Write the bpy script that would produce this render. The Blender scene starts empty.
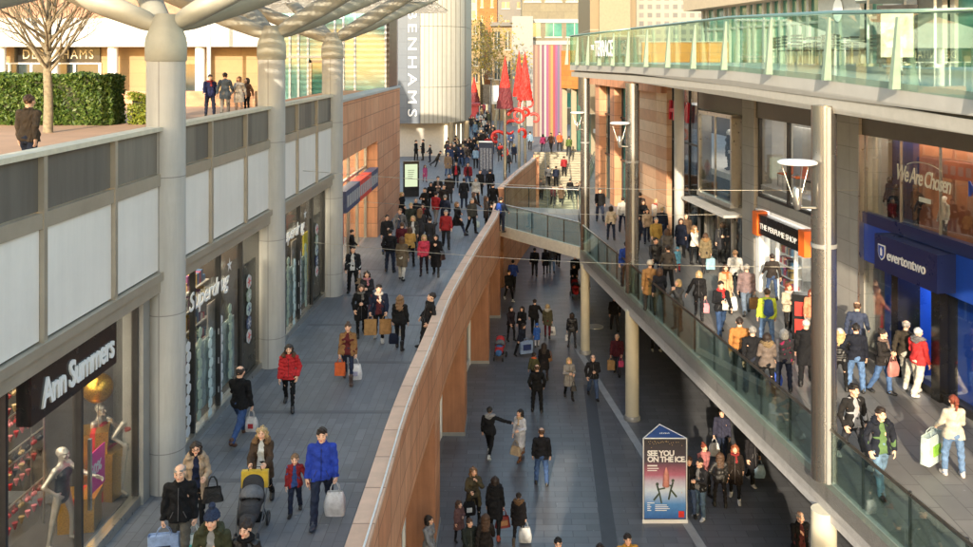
import bpy, math, random
import numpy as np
from mathutils import Vector, Matrix
random.seed(7)
RNG = np.random.default_rng(11)
SC = bpy.context.scene
COL = SC.collection
PI = math.pi
EYE = 13.2                     # camera height above the lower street
F, VX, VY = 900.0, 515.0, 55.0 # the photograph's own measure: focal length and vanishing point in photo pixels
MID, DECK, TERR = 4.6, 10.7, 12.82

def world(px, py, Y):
    """point at depth Y seen at photo pixel (px, py)"""
    return Vector(((px - VX) / F * Y, Y, EYE - (py - VY) / F * Y))

def ground(px, py, z):
    Y = F * (EYE - z) / (py - VY)
    return Vector(((px - VX) / F * Y, Y, z))

# ------------------------------------------------------------------ materials
MATS = {}
def _nt(name):
    m = bpy.data.materials.new(name); m.use_nodes = True
    nt = m.node_tree; nt.nodes.clear()
    out = nt.nodes.new('ShaderNodeOutputMaterial')
    return m, nt, out
def nd(nt, t, **kw):
    n = nt.nodes.new(t)
    for k, v in kw.items():
        if k in n.inputs: n.inputs[k].default_value = v
        else: setattr(n, k, v)
    return n
def ramp(nt, fac, stops):
    r = nt.nodes.new('ShaderNodeValToRGB')
    el = r.color_ramp.elements
    while len(el) < len(stops): el.new(0.5)
    for e, (p, c) in zip(el, stops): e.position = p; e.color = (*c, 1)
    nt.links.new(fac, r.inputs[0]); return r
def lin(c):
    """sRGB 0-255 triple to linear"""
    return tuple(((v/255)/12.92 if v/255 <= .04045 else (((v/255)+.055)/1.055)**2.4) for v in c)

def mat_plain(name, col, rough=.6, metal=0., var=.12, scale=6., bump=.0, bscale=60., spec=.5):
    """a paint/stone/metal with soft patchy variation"""
    if name in MATS: return MATS[name]
    m, nt, out = _nt(name); L = nt.links.new
    b = nd(nt, 'ShaderNodeBsdfPrincipled', Roughness=rough, Metallic=metal)
    b.inputs['Specular IOR Level'].default_value = spec
    tc = nd(nt, 'ShaderNodeTexCoord')
    n1 = nd(nt, 'ShaderNodeTexNoise', Scale=scale, Detail=6., Roughness=.65)
    L(tc.outputs['Object'], n1.inputs['Vector'])
    lo = tuple(max(0, c*(1-var)) for c in col); hi = tuple(min(1, c*(1+var)) for c in col)
    r = ramp(nt, n1.outputs['Fac'], [(.3, lo), (.7, hi)])
    L(r.outputs[0], b.inputs['Base Color'])
    rr = nd(nt, 'ShaderNodeMapRange'); rr.inputs[3].default_value = max(.02, rough-.1); rr.inputs[4].default_value = min(1, rough+.1)
    L(n1.outputs['Fac'], rr.inputs[0]); L(rr.outputs[0], b.inputs['Roughness'])
    if bump:
        n2 = nd(nt, 'ShaderNodeTexNoise', Scale=bscale, Detail=4.)
        L(tc.outputs['Object'], n2.inputs['Vector'])
        bp = nd(nt, 'ShaderNodeBump', Strength=bump, Distance=.02)
        L(n2.outputs['Fac'], bp.inputs['Height']); L(bp.outputs[0], b.inputs['Normal'])
    L(b.outputs[0], out.inputs[0]); MATS[name] = m; return m

def mat_brick(name, c1, c2, mortar, w, h, axis='xy', gap=.012, rough=.6, offset=.5, var=.2, bump=.25, nscale=2.5, rot=0., soft=.0, stain=None, streak=0., spots=False):
    """slabs, bricks or panels: a joint pattern on object coordinates"""
    if name in MATS: return MATS[name]
    m, nt, out = _nt(name); L = nt.links.new
    b = nd(nt, 'ShaderNodeBsdfPrincipled', Roughness=rough)
    tc = nd(nt, 'ShaderNodeTexCoord')
    sx = nd(nt, 'ShaderNodeSeparateXYZ'); L(tc.outputs['Object'], sx.inputs[0])
    cx = nd(nt, 'ShaderNodeCombineXYZ')
    a = {'x': 0, 'y': 1, 'z': 2}
    L(sx.outputs[a[axis[0]]], cx.inputs[0]); L(sx.outputs[a[axis[1]]], cx.inputs[1])
    vec = cx.outputs[0]
    if rot:
        mp = nd(nt, 'ShaderNodeMapping'); mp.inputs['Rotation'].default_value = (0, 0, rot); L(vec, mp.inputs[0]); vec = mp.outputs[0]
    bk = nd(nt, 'ShaderNodeTexBrick', offset=offset, squash=1.0)
    bk.inputs['Scale'].default_value = 1.0; bk.inputs['Brick Width'].default_value = w; bk.inputs['Row Height'].default_value = h
    bk.inputs['Mortar Size'].default_value = gap; bk.inputs['Mortar Smooth'].default_value = .3
    bk.inputs['Color1'].default_value = (*c1, 1); bk.inputs['Color2'].default_value = (*c2, 1); bk.inputs['Mortar'].default_value = (*mortar, 1)
    L(vec, bk.inputs['Vector'])
    n = nd(nt, 'ShaderNodeTexNoise', Scale=nscale, Detail=8., Roughness=.7); L(tc.outputs['Object'], n.inputs['Vector'])
    mr = nd(nt, 'ShaderNodeMapRange'); mr.inputs[1].default_value = .25; mr.inputs[2].default_value = .75; mr.inputs[3].default_value = 1-var; mr.inputs[4].default_value = 1+var
    L(n.outputs['Fac'], mr.inputs[0])
    mx = nd(nt, 'ShaderNodeMix', data_type='RGBA', blend_type='MULTIPLY'); mx.inputs[0].default_value = 1.
    L(bk.outputs['Color'], mx.inputs[6]); L(mr.outputs[0], mx.inputs[7])
    col = mx.outputs[2]
    if spots:                     # trodden gum and dark drips on the slabs
        for sc_, th, cc in ((2.3, .055, (.3, .3, .3)), (3.1, .05, (.05, .05, .052))):
            vo = nd(nt, 'ShaderNodeTexVoronoi', Scale=sc_); L(tc.outputs['Object'], vo.inputs['Vector'])
            rv = ramp(nt, vo.outputs['Distance'], [(th*.7, (.75, .75, .75)), (th*1.3, (0, 0, 0))])
            mv = nd(nt, 'ShaderNodeMix', data_type='RGBA'); L(rv.outputs[0], mv.inputs[0]); L(col, mv.inputs[6]); mv.inputs[7].default_value = (*cc, 1); col = mv.outputs[2]
    if streak:                    # rain streaks and scuffs that run down the surface
        mp2 = nd(nt, 'ShaderNodeMapping'); mp2.inputs['Scale'].default_value = (2.2, 2.2, .16); L(tc.outputs['Object'], mp2.inputs[0])
        n4 = nd(nt, 'ShaderNodeTexNoise', Scale=1.6, Detail=7., Roughness=.72); L(mp2.outputs[0], n4.inputs['Vector'])
        r4 = ramp(nt, n4.outputs['Fac'], [(.36, (1-streak,)*3), (.56, (1, 1, 1)), (.8, (1+streak*.4,)*3)])
        m4 = nd(nt, 'ShaderNodeMix', data_type='RGBA', blend_type='MULTIPLY'); m4.inputs[0].default_value = 1.; L(col, m4.inputs[6]); L(r4.outputs[0], m4.inputs[7]); col = m4.outputs[2]
    if stain:
        n3 = nd(nt, 'ShaderNodeTexNoise', Scale=.35, Detail=5., Roughness=.6); L(tc.outputs['Object'], n3.inputs['Vector'])
        rr = ramp(nt, n3.outputs['Fac'], [(.42, (0, 0, 0)), (.7, (1, 1, 1))])
        m3 = nd(nt, 'ShaderNodeMix', data_type='RGBA'); L(rr.outputs[0], m3.inputs[0]); L(col, m3.inputs[6]); m3.inputs[7].default_value = (*stain, 1)
        sc = nd(nt, 'ShaderNodeMath', operation='MULTIPLY'); sc.inputs[1].default_value = .55; L(rr.outputs[0], sc.inputs[0]); L(sc.outputs[0], m3.inputs[0])
        col = m3.outputs[2]
    L(col, b.inputs['Base Color'])
    rg = nd(nt, 'ShaderNodeMapRange'); rg.inputs[3].default_value = max(.05, rough-.14); rg.inputs[4].default_value = min(1, rough+.14)
    L(n.outputs['Fac'], rg.inputs[0]); L(rg.outputs[0], b.inputs['Roughness'])
    if bump:
        bp = nd(nt, 'ShaderNodeBump', Strength=bump, Distance=.015, invert=True)
        L(bk.outputs['Fac'], bp.inputs['Height']); L(bp.outputs[0], b.inputs['Normal'])
    L(b.outputs[0], out.inputs[0]); MATS[name] = m; return m

def mat_glass(name, tint=(.8, .93, .88), gloss=.35, rough=.0, refl=(1, 1, 1), fk=.5):
    """thin sheet glass: tinted see-through mixed with a fresnel mirror"""
    if name in MATS: return MATS[name]
    m, nt, out = _nt(name); L = nt.links.new
    tr = nd(nt, 'ShaderNodeBsdfTransparent'); tr.inputs[0].default_value = (*tint, 1)
    gl = nd(nt, 'ShaderNodeBsdfGlossy'); gl.inputs[0].default_value = (*refl, 1); gl.inputs['Roughness'].default_value = rough
    fr = nd(nt, 'ShaderNodeFresnel', IOR=1.5)
    mu = nd(nt, 'ShaderNodeMath', operation='MULTIPLY_ADD'); mu.inputs[1].default_value = fk; mu.inputs[2].default_value = gloss
    mu.use_clamp = True
    L(fr.outputs[0], mu.inputs[0])
    mx = nd(nt, 'ShaderNodeMixShader'); L(mu.outputs[0], mx.inputs[0]); L(tr.outputs[0], mx.inputs[1]); L(gl.outputs[0], mx.inputs[2])
    L(mx.outputs[0], out.inputs[0]); MATS[name] = m; return m

def mat_emit(name, col, s):
    if name in MATS: return MATS[name]
    m, nt, out = _nt(name)
    e = nd(nt, 'ShaderNodeEmission', Strength=s); e.inputs[0].default_value = (*col, 1)
    nt.links.new(e.outputs[0], out.inputs[0]); MATS[name] = m; return m

def mat_cloth(col, kind='cloth'):
    key = 'cloth_%s_%02x%02x%02x' % ((kind,) + tuple(int(c) for c in col))
    if key in MATS: return MATS[key]
    c = lin(col); g_ = sum(c)/3; c = tuple((v*.88+g_*.12)*.82 for v in c)
    m, nt, out = _nt(key); L = nt.links.new
    b = nd(nt, 'ShaderNodeBsdfPrincipled', Roughness={'cloth': .85, 'shiny': .42, 'denim': .8, 'fur': .95, 'leather': .45, 'plastic': .35, 'hair': .55}[kind])
    if kind in ('cloth', 'denim', 'fur'): b.inputs['Specular IOR Level'].default_value = .25
    tc = nd(nt, 'ShaderNodeTexCoord')
    n1 = nd(nt, 'ShaderNodeTexNoise', Scale={'fur': 45., 'hair': 30., 'denim': 7.}.get(kind, 5.), Detail=5., Roughness=.7)
    if kind == 'hair':
        mp = nd(nt, 'ShaderNodeMapping'); mp.inputs['Scale'].default_value = (1.6, 1.6, .25); L(tc.outputs['Object'], mp.inputs[0]); L(mp.outputs[0], n1.inputs['Vector'])
    else: L(tc.outputs['Object'], n1.inputs['Vector'])
    v = {'fur': .55, 'denim': .4, 'hair': .5}.get(kind, .3)
    r = ramp(nt, n1.outputs['Fac'], [(.3, tuple(x*(1-v) for x in c)), (.7, tuple(min(1, x*(1+v)) for x in c))])
    L(r.outputs[0], b.inputs['Base Color'])
    n2 = nd(nt, 'ShaderNodeTexNoise', Scale={'fur': 60., 'hair': 40.}.get(kind, 13.), Detail=3., Distortion=1.2)
    L(tc.outputs['Object'], n2.inputs['Vector'])
    bp = nd(nt, 'ShaderNodeBump', Strength={'fur': .9, 'hair': .5, 'plastic': .3}.get(kind, .5), Distance=.035)
    L(n2.outputs['Fac'], bp.inputs['Height']); L(bp.outputs[0], b.inputs['Normal'])
    L(b.outputs[0], out.inputs[0]); MATS[key] = m; return m

def mat_skin(tone):
    key = 'skin_%02x%02x%02x' % tuple(tone)
    if key in MATS: return MATS[key]
    m, nt, out = _nt(key); L = nt.links.new
    b = nd(nt, 'ShaderNodeBsdfPrincipled', Roughness=.5)
    b.inputs['Specular IOR Level'].default_value = .35
    at = nd(nt, 'ShaderNodeAttribute', attribute_name='tone')
    mx = nd(nt, 'ShaderNodeMix', data_type='RGBA', blend_type='MULTIPLY'); mx.inputs[0].default_value = 1.
    mx.inputs[6].default_value = (*lin(tone), 1); L(at.outputs['Color'], mx.inputs[7])
    L(mx.outputs[2], b.inputs['Base Color']); L(b.outputs[0], out.inputs[0]); MATS[key] = m; return m

# ------------------------------------------------------------------ mesh builder
class MB:
    def __init__(s, M=None): s.v, s.f, s.mi, s.sm, s.M = [], [], [], [], M
    def add(s, verts, faces, mi=0, smooth=False):
        o = len(s.v)
        s.v += [s.M @ Vector(p) if s.M is not None else Vector(p) for p in verts]
        s.f += [[o+i for i in f] for f in faces]; s.mi += [mi]*len(faces); s.sm += [smooth]*len(faces)
        return s
    def box(s, x0, x1, y0, y1, z0, z1, mi=0):
        if x0 > x1: x0, x1 = x1, x0
        if y0 > y1: y0, y1 = y1, y0
        if z0 > z1: z0, z1 = z1, z0
        return s.add([(x0,y0,z0),(x1,y0,z0),(x1,y1,z0),(x0,y1,z0),(x0,y0,z1),(x1,y0,z1),(x1,y1,z1),(x0,y1,z1)],
              [(0,3,2,1),(4,5,6,7),(0,1,5,4),(1,2,6,5),(2,3,7,6),(3,0,4,7)], mi)
    def prism(s, poly, z0, z1, mi=0):
        """poly: (x, y) or per-vertex (x, y, zlow, zhigh)"""
        a = sum(poly[i][0]*poly[(i+1) % len(poly)][1]-poly[(i+1) % len(poly)][0]*poly[i][1] for i in range(len(poly)))
        if a < 0: poly = poly[::-1]
        n = len(poly)
        lo = [(p[0], p[1], p[2] if len(p) > 2 else z0) for p in poly]; hi = [(p[0], p[1], p[3] if len(p) > 2 else z1) for p in poly]
        return s.add(lo+hi, [tuple(range(n))[::-1], tuple(range(n, 2*n))]+[(i, (i+1) % n, n+(i+1) % n, n+i) for i in range(n)], mi)
    def tube(s, pts, r, n=10, mi=0, smooth=True, cap=True):
        """a swept round bar; r a number or a list"""
        pts = [Vector(p) for p in pts]; k = len(pts)
        rr = r if isinstance(r, (list, tuple)) else [r]*k
        V, Fc = [], []
        up = None
        for i, p in enumerate(pts):
            d = (pts[min(i+1, k-1)]-pts[max(i-1, 0)]).normalized()
            if up is None: up = Vector((0,0,1)) if abs(d.z) < .9 else Vector((1,0,0))
            x = d.cross(up).normalized(); y = x.cross(d).normalized(); up = y
            for j in range(n):
                a = 2*PI*j/n; V.append(p+(x*math.cos(a)+y*math.sin(a))*rr[i])
        for i in range(k-1):
            for j in range(n): Fc.append((i*n+j, i*n+(j+1) % n, (i+1)*n+(j+1) % n, (i+1)*n+j))
        s.add(V, Fc, mi, smooth)
        if cap: s.add(V[:n], [tuple(range(n))], mi); s.add(V[-n:], [tuple(range(n))[::-1]], mi)
        return s
    def lathe(s, prof, cx=0, cy=0, n=24, mi=0, smooth=True):
        V, Fc = [], []
        for r, z in prof:
            for j in range(n): V.append((cx+r*math.cos(2*PI*j/n), cy+r*math.sin(2*PI*j/n), z))
        for i in range(len(prof)-1):
            for j in range(n): Fc.append((i*n+j, i*n+(j+1) % n, (i+1)*n+(j+1) % n, (i+1)*n+j))
        s.add(V, Fc, mi, smooth)
        s.add(V[:n], [tuple(range(n))[::-1]], mi); s.add(V[-n:], [tuple(range(n))], mi)
        return s
    def ball(s, c, r, n=10, mi=0):
        c = Vector(c); rx, ry, rz = r if isinstance(r, (tuple, list)) else (r, r, r)
        return s._ball(c, rx, ry, rz, n, mi)
    def _ball(s, c, rx, ry, rz, n, mi):
        V, Fc = [], []; m = max(4, n//2)
        for i in range(m+1):
            t = PI*i/m
            for j in range(n): V.append((c.x+rx*math.sin(t)*math.cos(2*PI*j/n), c.y+ry*math.sin(t)*math.sin(2*PI*j/n), c.z-rz*math.cos(t)))
        for i in range(m):
            for j in range(n): Fc.append((i*n+j, i*n+(j+1) % n, (i+1)*n+(j+1) % n, (i+1)*n+j))
        return s.add(V, Fc, mi, True)
    def build(s, name, mats, parent=None):
        me = bpy.data.meshes.new(name)
        me.from_pydata([tuple(p) for p in s.v], [], s.f)
        for m in (mats if isinstance(mats, (list, tuple)) else [mats]): me.materials.append(m)
        me.polygons.foreach_set('material_index', s.mi)
        me.polygons.foreach_set('use_smooth', s.sm)
        me.update()
        return link(name, me, parent)
def link(name, data, parent=None):
    o = bpy.data.objects.new(name, data); COL.objects.link(o)
    if parent is not None: o.parent = parent
    return o
def tag(o, label, cat=None, group=None, kind=None):
    if label: o['label'] = label
    if cat: o['category'] = cat
    if group: o['group'] = group
    if kind or cat: o['kind'] = kind or 'thing'
    return o
def thing(name, label, cat, loc=(0,0,0), rz=0., group=None, M=None):
    o = bpy.data.objects.new(name, None); COL.objects.link(o); o.empty_display_size = .2
    if M is not None: o.matrix_world = M
    else: o.location = loc; o.rotation_euler = (0, 0, rz)
    return tag(o, label, cat, group)
def struct(name, mb, mats):
    return tag(mb.build(name, mats), None, None, None, 'structure')
def copy_tree(o, parent=None, names=None):
    kids = list(o.children)
    c = o.copy(); COL.objects.link(c)
    if parent is not None: c.parent = parent
    for k in kids: copy_tree(k, c)
    return c
def frame(p0, p1, z=0.):
    """local frame: x runs p0->p1, y points to the left of that, z up; origin p0"""
    a = math.atan2(p1[1]-p0[1], p1[0]-p0[0])
    return Matrix.Translation((p0[0], p0[1], z)) @ Matrix.Rotation(a, 4, 'Z')
def text(body, size, mat, parent, M, name='lettering', ext=.02, bold=0., shear=0., align='LEFT', space=1., bevel=0., fit=None):
    """raised lettering turned into a mesh: M maps text x,y,z (right, up, out)"""
    cu = bpy.data.curves.new(name, 'FONT'); cu.body = body; cu.size = size; cu.extrude = ext; cu.offset = bold; cu.shear = shear
    cu.align_x = align; cu.space_character = space; cu.resolution_u = 3
    if bevel: cu.bevel_depth = bevel; cu.bevel_resolution = 0
    o = bpy.data.objects.new(name, cu); COL.objects.link(o)
    dg = bpy.context.evaluated_depsgraph_get()
    me = bpy.data.meshes.new_from_object(o.evaluated_get(dg)); me.name = name
    bpy.data.objects.remove(o); bpy.data.curves.remove(cu)
    if fit:
        xs = [v.co.x for v in me.vertices]; me.transform(Matrix.Diagonal((fit/(max(xs)-min(xs)), 1, 1, 1)))
    me.transform(M); me.materials.clear(); me.materials.append(mat)
    return link(name, me, parent)
# letters standing on a plane: right = +x, up = +z, out = -y (M_FRONT) or out = +y with right = -x (M_BACK)
M_FRONT = Matrix(((1,0,0,0),(0,0,-1,0),(0,1,0,0),(0,0,0,1)))
M_BACK = Matrix(((-1,0,0,0),(0,0,1,0),(0,1,0,0),(0,0,0,1)))
def at(x, y, z, base): return Matrix.Translation((x, y, z)) @ base
# ------------------------------------------------------------------ soft bodies: fields of rounded limbs turned into one surface
class Field:
    def __init__(s): s.ops = []
    def cone(s, a, b, ra, rb, k=.03, ky=1., kx=1., op='u'):
        a = np.array(a, float); b = np.array(b, float); R = max(ra, rb)*max(1, ky, kx)+k+.01
        s.ops.append((op, 'c', (a, b, ra, rb, ky, kx), np.minimum(a, b)-R, np.maximum(a, b)+R, k)); return s
    def ell(s, c, r, k=.02, op='u', rot=None):
        c = np.array(c, float); r = np.array(r, float); R = max(r)+k+.01
        s.ops.append((op, 'e', (c, r, rot), c-R, c+R, k)); return s
    def chain(s, pts, rads, **kw):
        for i in range(len(pts)-1): s.cone(pts[i], pts[i+1], rads[i], rads[i+1], **kw)
        return s
    def fn(s, f): s.ops.append(('f', f, None, None, None, 0)); return s
    def mesh(s, h):
        lo = np.min([o[3] for o in s.ops if o[0] == 'u'], axis=0)-h; hi = np.max([o[4] for o in s.ops if o[0] == 'u'], axis=0)+h
        lo = np.floor(lo/h)*h
        n = np.ceil((hi-lo)/h).astype(int)+2
        ax = [lo[i]+h*np.arange(n[i]) for i in range(3)]
        G = np.full(n, .5, np.float32)
        for op, kind, par, b0, b1, k in s.ops:
            if op == 'f':
                X, Y, Z = np.meshgrid(*ax, indexing='ij', sparse=True); G = kind(G, X, Y, Z).astype(np.float32); continue
            i0 = np.maximum(((b0-lo)/h).astype(int), 0); i1 = np.minimum(((b1-lo)/h).astype(int)+2, n)
            if np.any(i1 <= i0): continue
            sl = tuple(slice(i0[i], i1[i]) for i in range(3))
            X, Y, Z = np.meshgrid(*[ax[i][i0[i]:i1[i]] for i in range(3)], indexing='ij', sparse=True)
            if kind == 'c':
                a, b, ra, rb, ky, kx = par; d = b-a; dd = d.copy()
                dd = d/np.array([kx, ky, 1.]); L2 = max(float(dd@dd), 1e-9)
                px, py, pz = (X-a[0])/kx, (Y-a[1])/ky, Z-a[2]
                t = np.clip((px*dd[0]+py*dd[1]+pz*dd[2])/L2, 0, 1)
                D = np.sqrt((px-t*dd[0])**2+(py-t*dd[1])**2+(pz-t*dd[2])**2)-(ra+(rb-ra)*t)
                D = D*min(kx, ky, 1.)
            else:
                c, r, rot = par
                if rot is None: q = ((X-c[0])/r[0], (Y-c[1])/r[1], (Z-c[2])/r[2])
                else:
                    x, y, z = X-c[0], Y-c[1], Z-c[2]
                    q = [(rot[0][i]*x+rot[1][i]*y+rot[2][i]*z)/r[i] for i in range(3)]
                l = np.sqrt(q[0]**2+q[1]**2+q[2]**2); D = (l-1)*min(r)
            A = G[sl]
            if op == 'u':
                hh = np.maximum(k-np.abs(A-D), 0)/max(k, 1e-6); G[sl] = np.minimum(A, D)-hh*hh*k*.25
            elif op == 's':
                D = -D; hh = np.maximum(k-np.abs(A-D), 0)/max(k, 1e-6); G[sl] = np.maximum(A, D)+hh*hh*k*.25
        return surfnet(G, lo, h)

def surfnet(G, lo, h):
    ins = G < 0; n = G.shape
    acc = np.zeros((n[0]-1, n[1]-1, n[2]-1, 3), np.float32); cnt = np.zeros((n[0]-1, n[1]-1, n[2]-1), np.float32)
    c = [slice(0, -1), slice(1, None)]
    for axis in range(3):
        o = [i for i in range(3) if i != axis]
        for u in (0, 1):
            for w in (0, 1):
                s0 = [None]*3; s1 = [None]*3
                s0[axis], s1[axis] = c[0], c[1]; s0[o[0]] = s1[o[0]] = c[u]; s0[o[1]] = s1[o[1]] = c[w]
                a, b = G[tuple(s0)], G[tuple(s1)]
                m = (a < 0) != (b < 0)
                t = np.where(m, a/np.where(np.abs(a-b) < 1e-12, 1, a-b), 0)
                acc[..., axis] += t*m; acc[..., o[0]] += u*m; acc[..., o[1]] += w*m; cnt += m
    idx = np.argwhere(cnt > 0)
    if len(idx) == 0: return np.zeros((0, 3)), np.zeros((0, 4), int)
    num = np.full(cnt.shape, -1, np.int64); num[tuple(idx.T)] = np.arange(len(idx))
    V = lo+h*(idx+acc[tuple(idx.T)]/cnt[tuple(idx.T)][:, None])
    Q = []
    for axis in range(3):
        s0 = [slice(None)]*3; s1 = [slice(None)]*3; s0[axis] = c[0]; s1[axis] = c[1]
        a, b = ins[tuple(s0)], ins[tuple(s1)]
        e = np.argwhere(a != b); o1, o2 = [(1, 2), (2, 0), (0, 1)][axis]
        ok = (e[:, o1] > 0) & (e[:, o2] > 0) & (e[:, o1] < n[o1]-1) & (e[:, o2] < n[o2]-1); e = e[ok]
        def cell(d1, d2):
            q = e.copy(); q[:, o1] += d1; q[:, o2] += d2; return num[tuple(q.T)]
        q = np.stack([cell(-1, -1), cell(0, -1), cell(0, 0), cell(-1, 0)], 1)
        fl = ~a[tuple(e.T)]
        q[fl] = q[fl][:, ::-1]; Q.append(q)
    return V, np.concatenate(Q)

def np_mesh(name, parts, tone=None):
    """parts: list of (V, Q, slot) joined into one mesh; tone: per-vertex colour"""
    V = np.concatenate([p[0] for p in parts]); off = np.cumsum([0]+[len(p[0]) for p in parts])
    Q = np.concatenate([p[1]+off[i] for i, p in enumerate(parts)]); S = np.concatenate([np.full(len(p[1]), p[2], np.int32) for p in parts])
    me = bpy.data.meshes.new(name)
    me.vertices.add(len(V)); me.vertices.foreach_set('co', V.astype(np.float32).ravel())
    me.loops.add(len(Q)*4); me.loops.foreach_set('vertex_index', Q.astype(np.int32).ravel())
    me.polygons.add(len(Q)); me.polygons.foreach_set('loop_start', np.arange(0, len(Q)*4, 4, dtype=np.int32))
    me.polygons.foreach_set('material_index', S); me.polygons.foreach_set('use_smooth', np.ones(len(Q), bool))
    for _ in range(int(S.max())+1 if len(S) else 1): me.materials.append(None)
    me.update(calc_edges=True)
    if tone is not None:
        at_ = me.color_attributes.new('tone', 'FLOAT_COLOR', 'POINT')
        at_.data.foreach_set('color', np.concatenate([tone, np.ones((len(tone), 1))], 1).astype(np.float32).ravel())
    return me

def rotx(a): c, s = math.cos(a), math.sin(a); return np.array([[1,0,0],[0,c,-s],[0,s,c]])
def roty(a): c, s = math.cos(a), math.sin(a); return np.array([[c,0,s],[0,1,0],[-s,0,c]])
def rotz(a): c, s = math.cos(a), math.sin(a); return np.array([[c,-s,0],[s,c,0],[0,0,1]])
DEG = PI/180
VOX = {'hi': .0125, 'mid': .019, 'lo': .029}
HVOX = {'hi': .0055, 'mid': .0095, 'lo': .016}
FVOX = {'hi': .0055, 'mid': .0075, 'lo': .009}
CACHE = {}
def cached(key, fn):
    if key not in CACHE: CACHE[key] = fn()
    return CACHE[key]

ARMS = {'down': (8, 2, 12, 14), 'fwd': (7, 24, 8, 24), 'back': (8, -24, 6, 16), 'bag': (7, 3, 10, 7), 'hold': (8, 14, 40, 92), 'pocket': (17, -10, 30, 48),
        'face': (12, 52, 30, 122), 'cross': (10, 26, 72, 96), 'push': (6, 32, 10, 58), 'strap': (12, 16, 50, 135), 'reach': (8, 58, 5, 18), 'elbow': (12, 6, 12, 88),
        'out': (68, 12, 0, 10), 'side': (28, 8, 5, 22), 'lean': (24, 30, 10, 40), 'hip': (34, -18, 55, 82), 'carry': (10, 20, 10, 34)}
GRIP = {'bag', 'hold', 'push', 'strap', 'elbow', 'face', 'cross', 'carry'}
LEGS = {'stand': (3, 3, -2, 2, 4), 'relax': (8, 12, -3, 1, 6), 'walkl': (23, 7, -21, 17, 2), 'walkr': (-21, 17, 23, 7, 2), 'stridel': (31, 10, -27, 26, 2),
        'strider': (-27, 26, 31, 10, 2), 'steppl': (14, 10, -14, 14, 2), 'steppr': (-14, 14, 14, 10, 2), 'wide': (2, 2, 0, 2, 11), 'sit': (84, 86, 84, 88, 7),
        'pose': (10, 16, -6, 2, 9), 'lifted': (48, 62, -6, 4, 5), 'crossed': (-10, 2, 14, 6, -3)}

def skeleton(sex, legs, arms):
    J = {}
    sw = {'m': .18, 'f': .156, 'c': .16}[sex]; hw = {'m': .088, 'f': .092, 'c': .085}[sex]
    lf, lk, rf, rk, ab = LEGS[legs]
    for sd, fx, kn, n in ((1, lf, lk, 'L'), (-1, rf, rk, 'R')):
        hip = np.array([sd*hw, 0, .915]); A = roty(-sd*ab*DEG) @ rotx(-fx*DEG); B = roty(-sd*ab*.4*DEG) @ rotx(-(fx-kn)*DEG)
        kne = hip+A @ np.array([0, 0, -.435]); ank = kne+B @ np.array([0, 0, -.405])
        pitch = max(0, -(fx-kn)-12)*.75 if legs != 'sit' else 0
        toe = rotz(sd*(8 if ab > 1 else 0)*DEG) @ rotx(pitch*DEG) @ np.array([0, -1, 0])
        if fx-kn > 12 and legs != 'sit': toe = rotx(-10*DEG) @ toe
        J['hip'+n], J['kne'+n], J['ank'+n], J['toe'+n] = hip, kne, ank, toe
    if legs != 'sit':
        low = min(min((J['ank'+n]+J['toe'+n]*.15)[2]+.045, J['ank'+n][2]) for n in 'LR')-.078
        for n in 'LR':
            for q in ('hip', 'kne', 'ank'): J[q+n] = J[q+n]-np.array([0, 0, low])
        J['dz'] = -low
    else: J['dz'] = 0.
    up = np.array([0, 0, J['dz']])
    J['pel'] = np.array([0, 0, .94])+up; J['wai'] = np.array([0, .0, 1.09])+up; J['che'] = np.array([0, .0, 1.29])+up
    J['nec'] = np.array([0, .012, 1.45])+up; J['head'] = np.array([0, -.012, 1.636])+up
    for sd, ar, n in ((1, arms[0], 'L'), (-1, arms[1], 'R')):
        ab, fx, ir, el = ARMS[ar]
        A = roty(-sd*ab*DEG) @ rotx(-fx*DEG) @ rotz(-sd*ir*DEG); B = A @ rotx(-el*DEG)
        sh = np.array([sd*sw, .008, 1.405])+up
        elb = sh+A @ np.array([0, 0, -.285]); wri = elb+B @ np.array([0, 0, -.25])
        J['sho'+n], J['elb'+n], J['wri'+n], J['hand'+n] = sh, elb, wri, B
    return J

def head_mesh(sex, lv):
    def make():
        f = Field(); b = {'m': 1.07, 'f': 1.02, 'c': 1.28}[sex]
        f.ell((0, .014, .03), (.075, .096, .086), k=.02).cone((0, -.02, .0), (0, -.048, -.073), .068, .044 if sex == 'm' else .036, k=.03, kx=.92)
        f.cone((0, .016, -.05), (0, .026, -.2), .05 if sex == 'm' else .043, .058 if sex == 'm' else .05, k=.03)
        f.ell((0, -.078, -.094), (.02, .018, .016), k=.02)
        for s in (-1, 1):
            f.ell((s*.032, -.105, .008), (.02, .02, .014), k=.012, op='s'); f.ell((s*.031, -.078, .006), (.014, .014, .012), k=.004)
            f.cone((s*.012, -.09, .026), (s*.048, -.078, .026), .009, .007, k=.012)
            f.ell((s*.074, .012, -.004), (.011, .02, .032), k=.006); f.ell((s*.042, -.066, -.03), (.022, .022, .02), k=.03)
        f.cone((0, -.09, .012), (0, -.108, -.026), .01, .014, k=.012)
        f.ell((0, -.088, -.053), (.024, .012, .006), k=.008).ell((0, -.087, -.065), (.02, .012, .007), k=.006)
        V, Q = f.mesh(HVOX[lv])
        T = np.ones((len(V), 3))
        near = lambda c, r: ((V-np.array(c))**2/np.array(r)**2).sum(1) < 1
        T[V[:, 2] < -.11] *= .97
        for s in (-1, 1):
            T[near((s*.031, -.092, .006), (.016, .02, .0075))] = (.95, .95, 1.05); T[near((s*.031, -.094, .006), (.0075, .02, .008))] = (.08, .06, .05)
            T[near((s*.032, -.09, .031), (.023, .03, .0065))] = (.32, .26, .22)
            T[near((s*.045, -.08, -.032), (.022, .03, .018))] *= (1.06, .9, .88)
        T[near((0, -.1, -.059), (.025, .03, .0115))] = (.86, .52, .5) if sex != 'f' else (.8, .36, .36)
        return V*b, Q, T
    return cached(('head', sex, lv), make)

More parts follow.
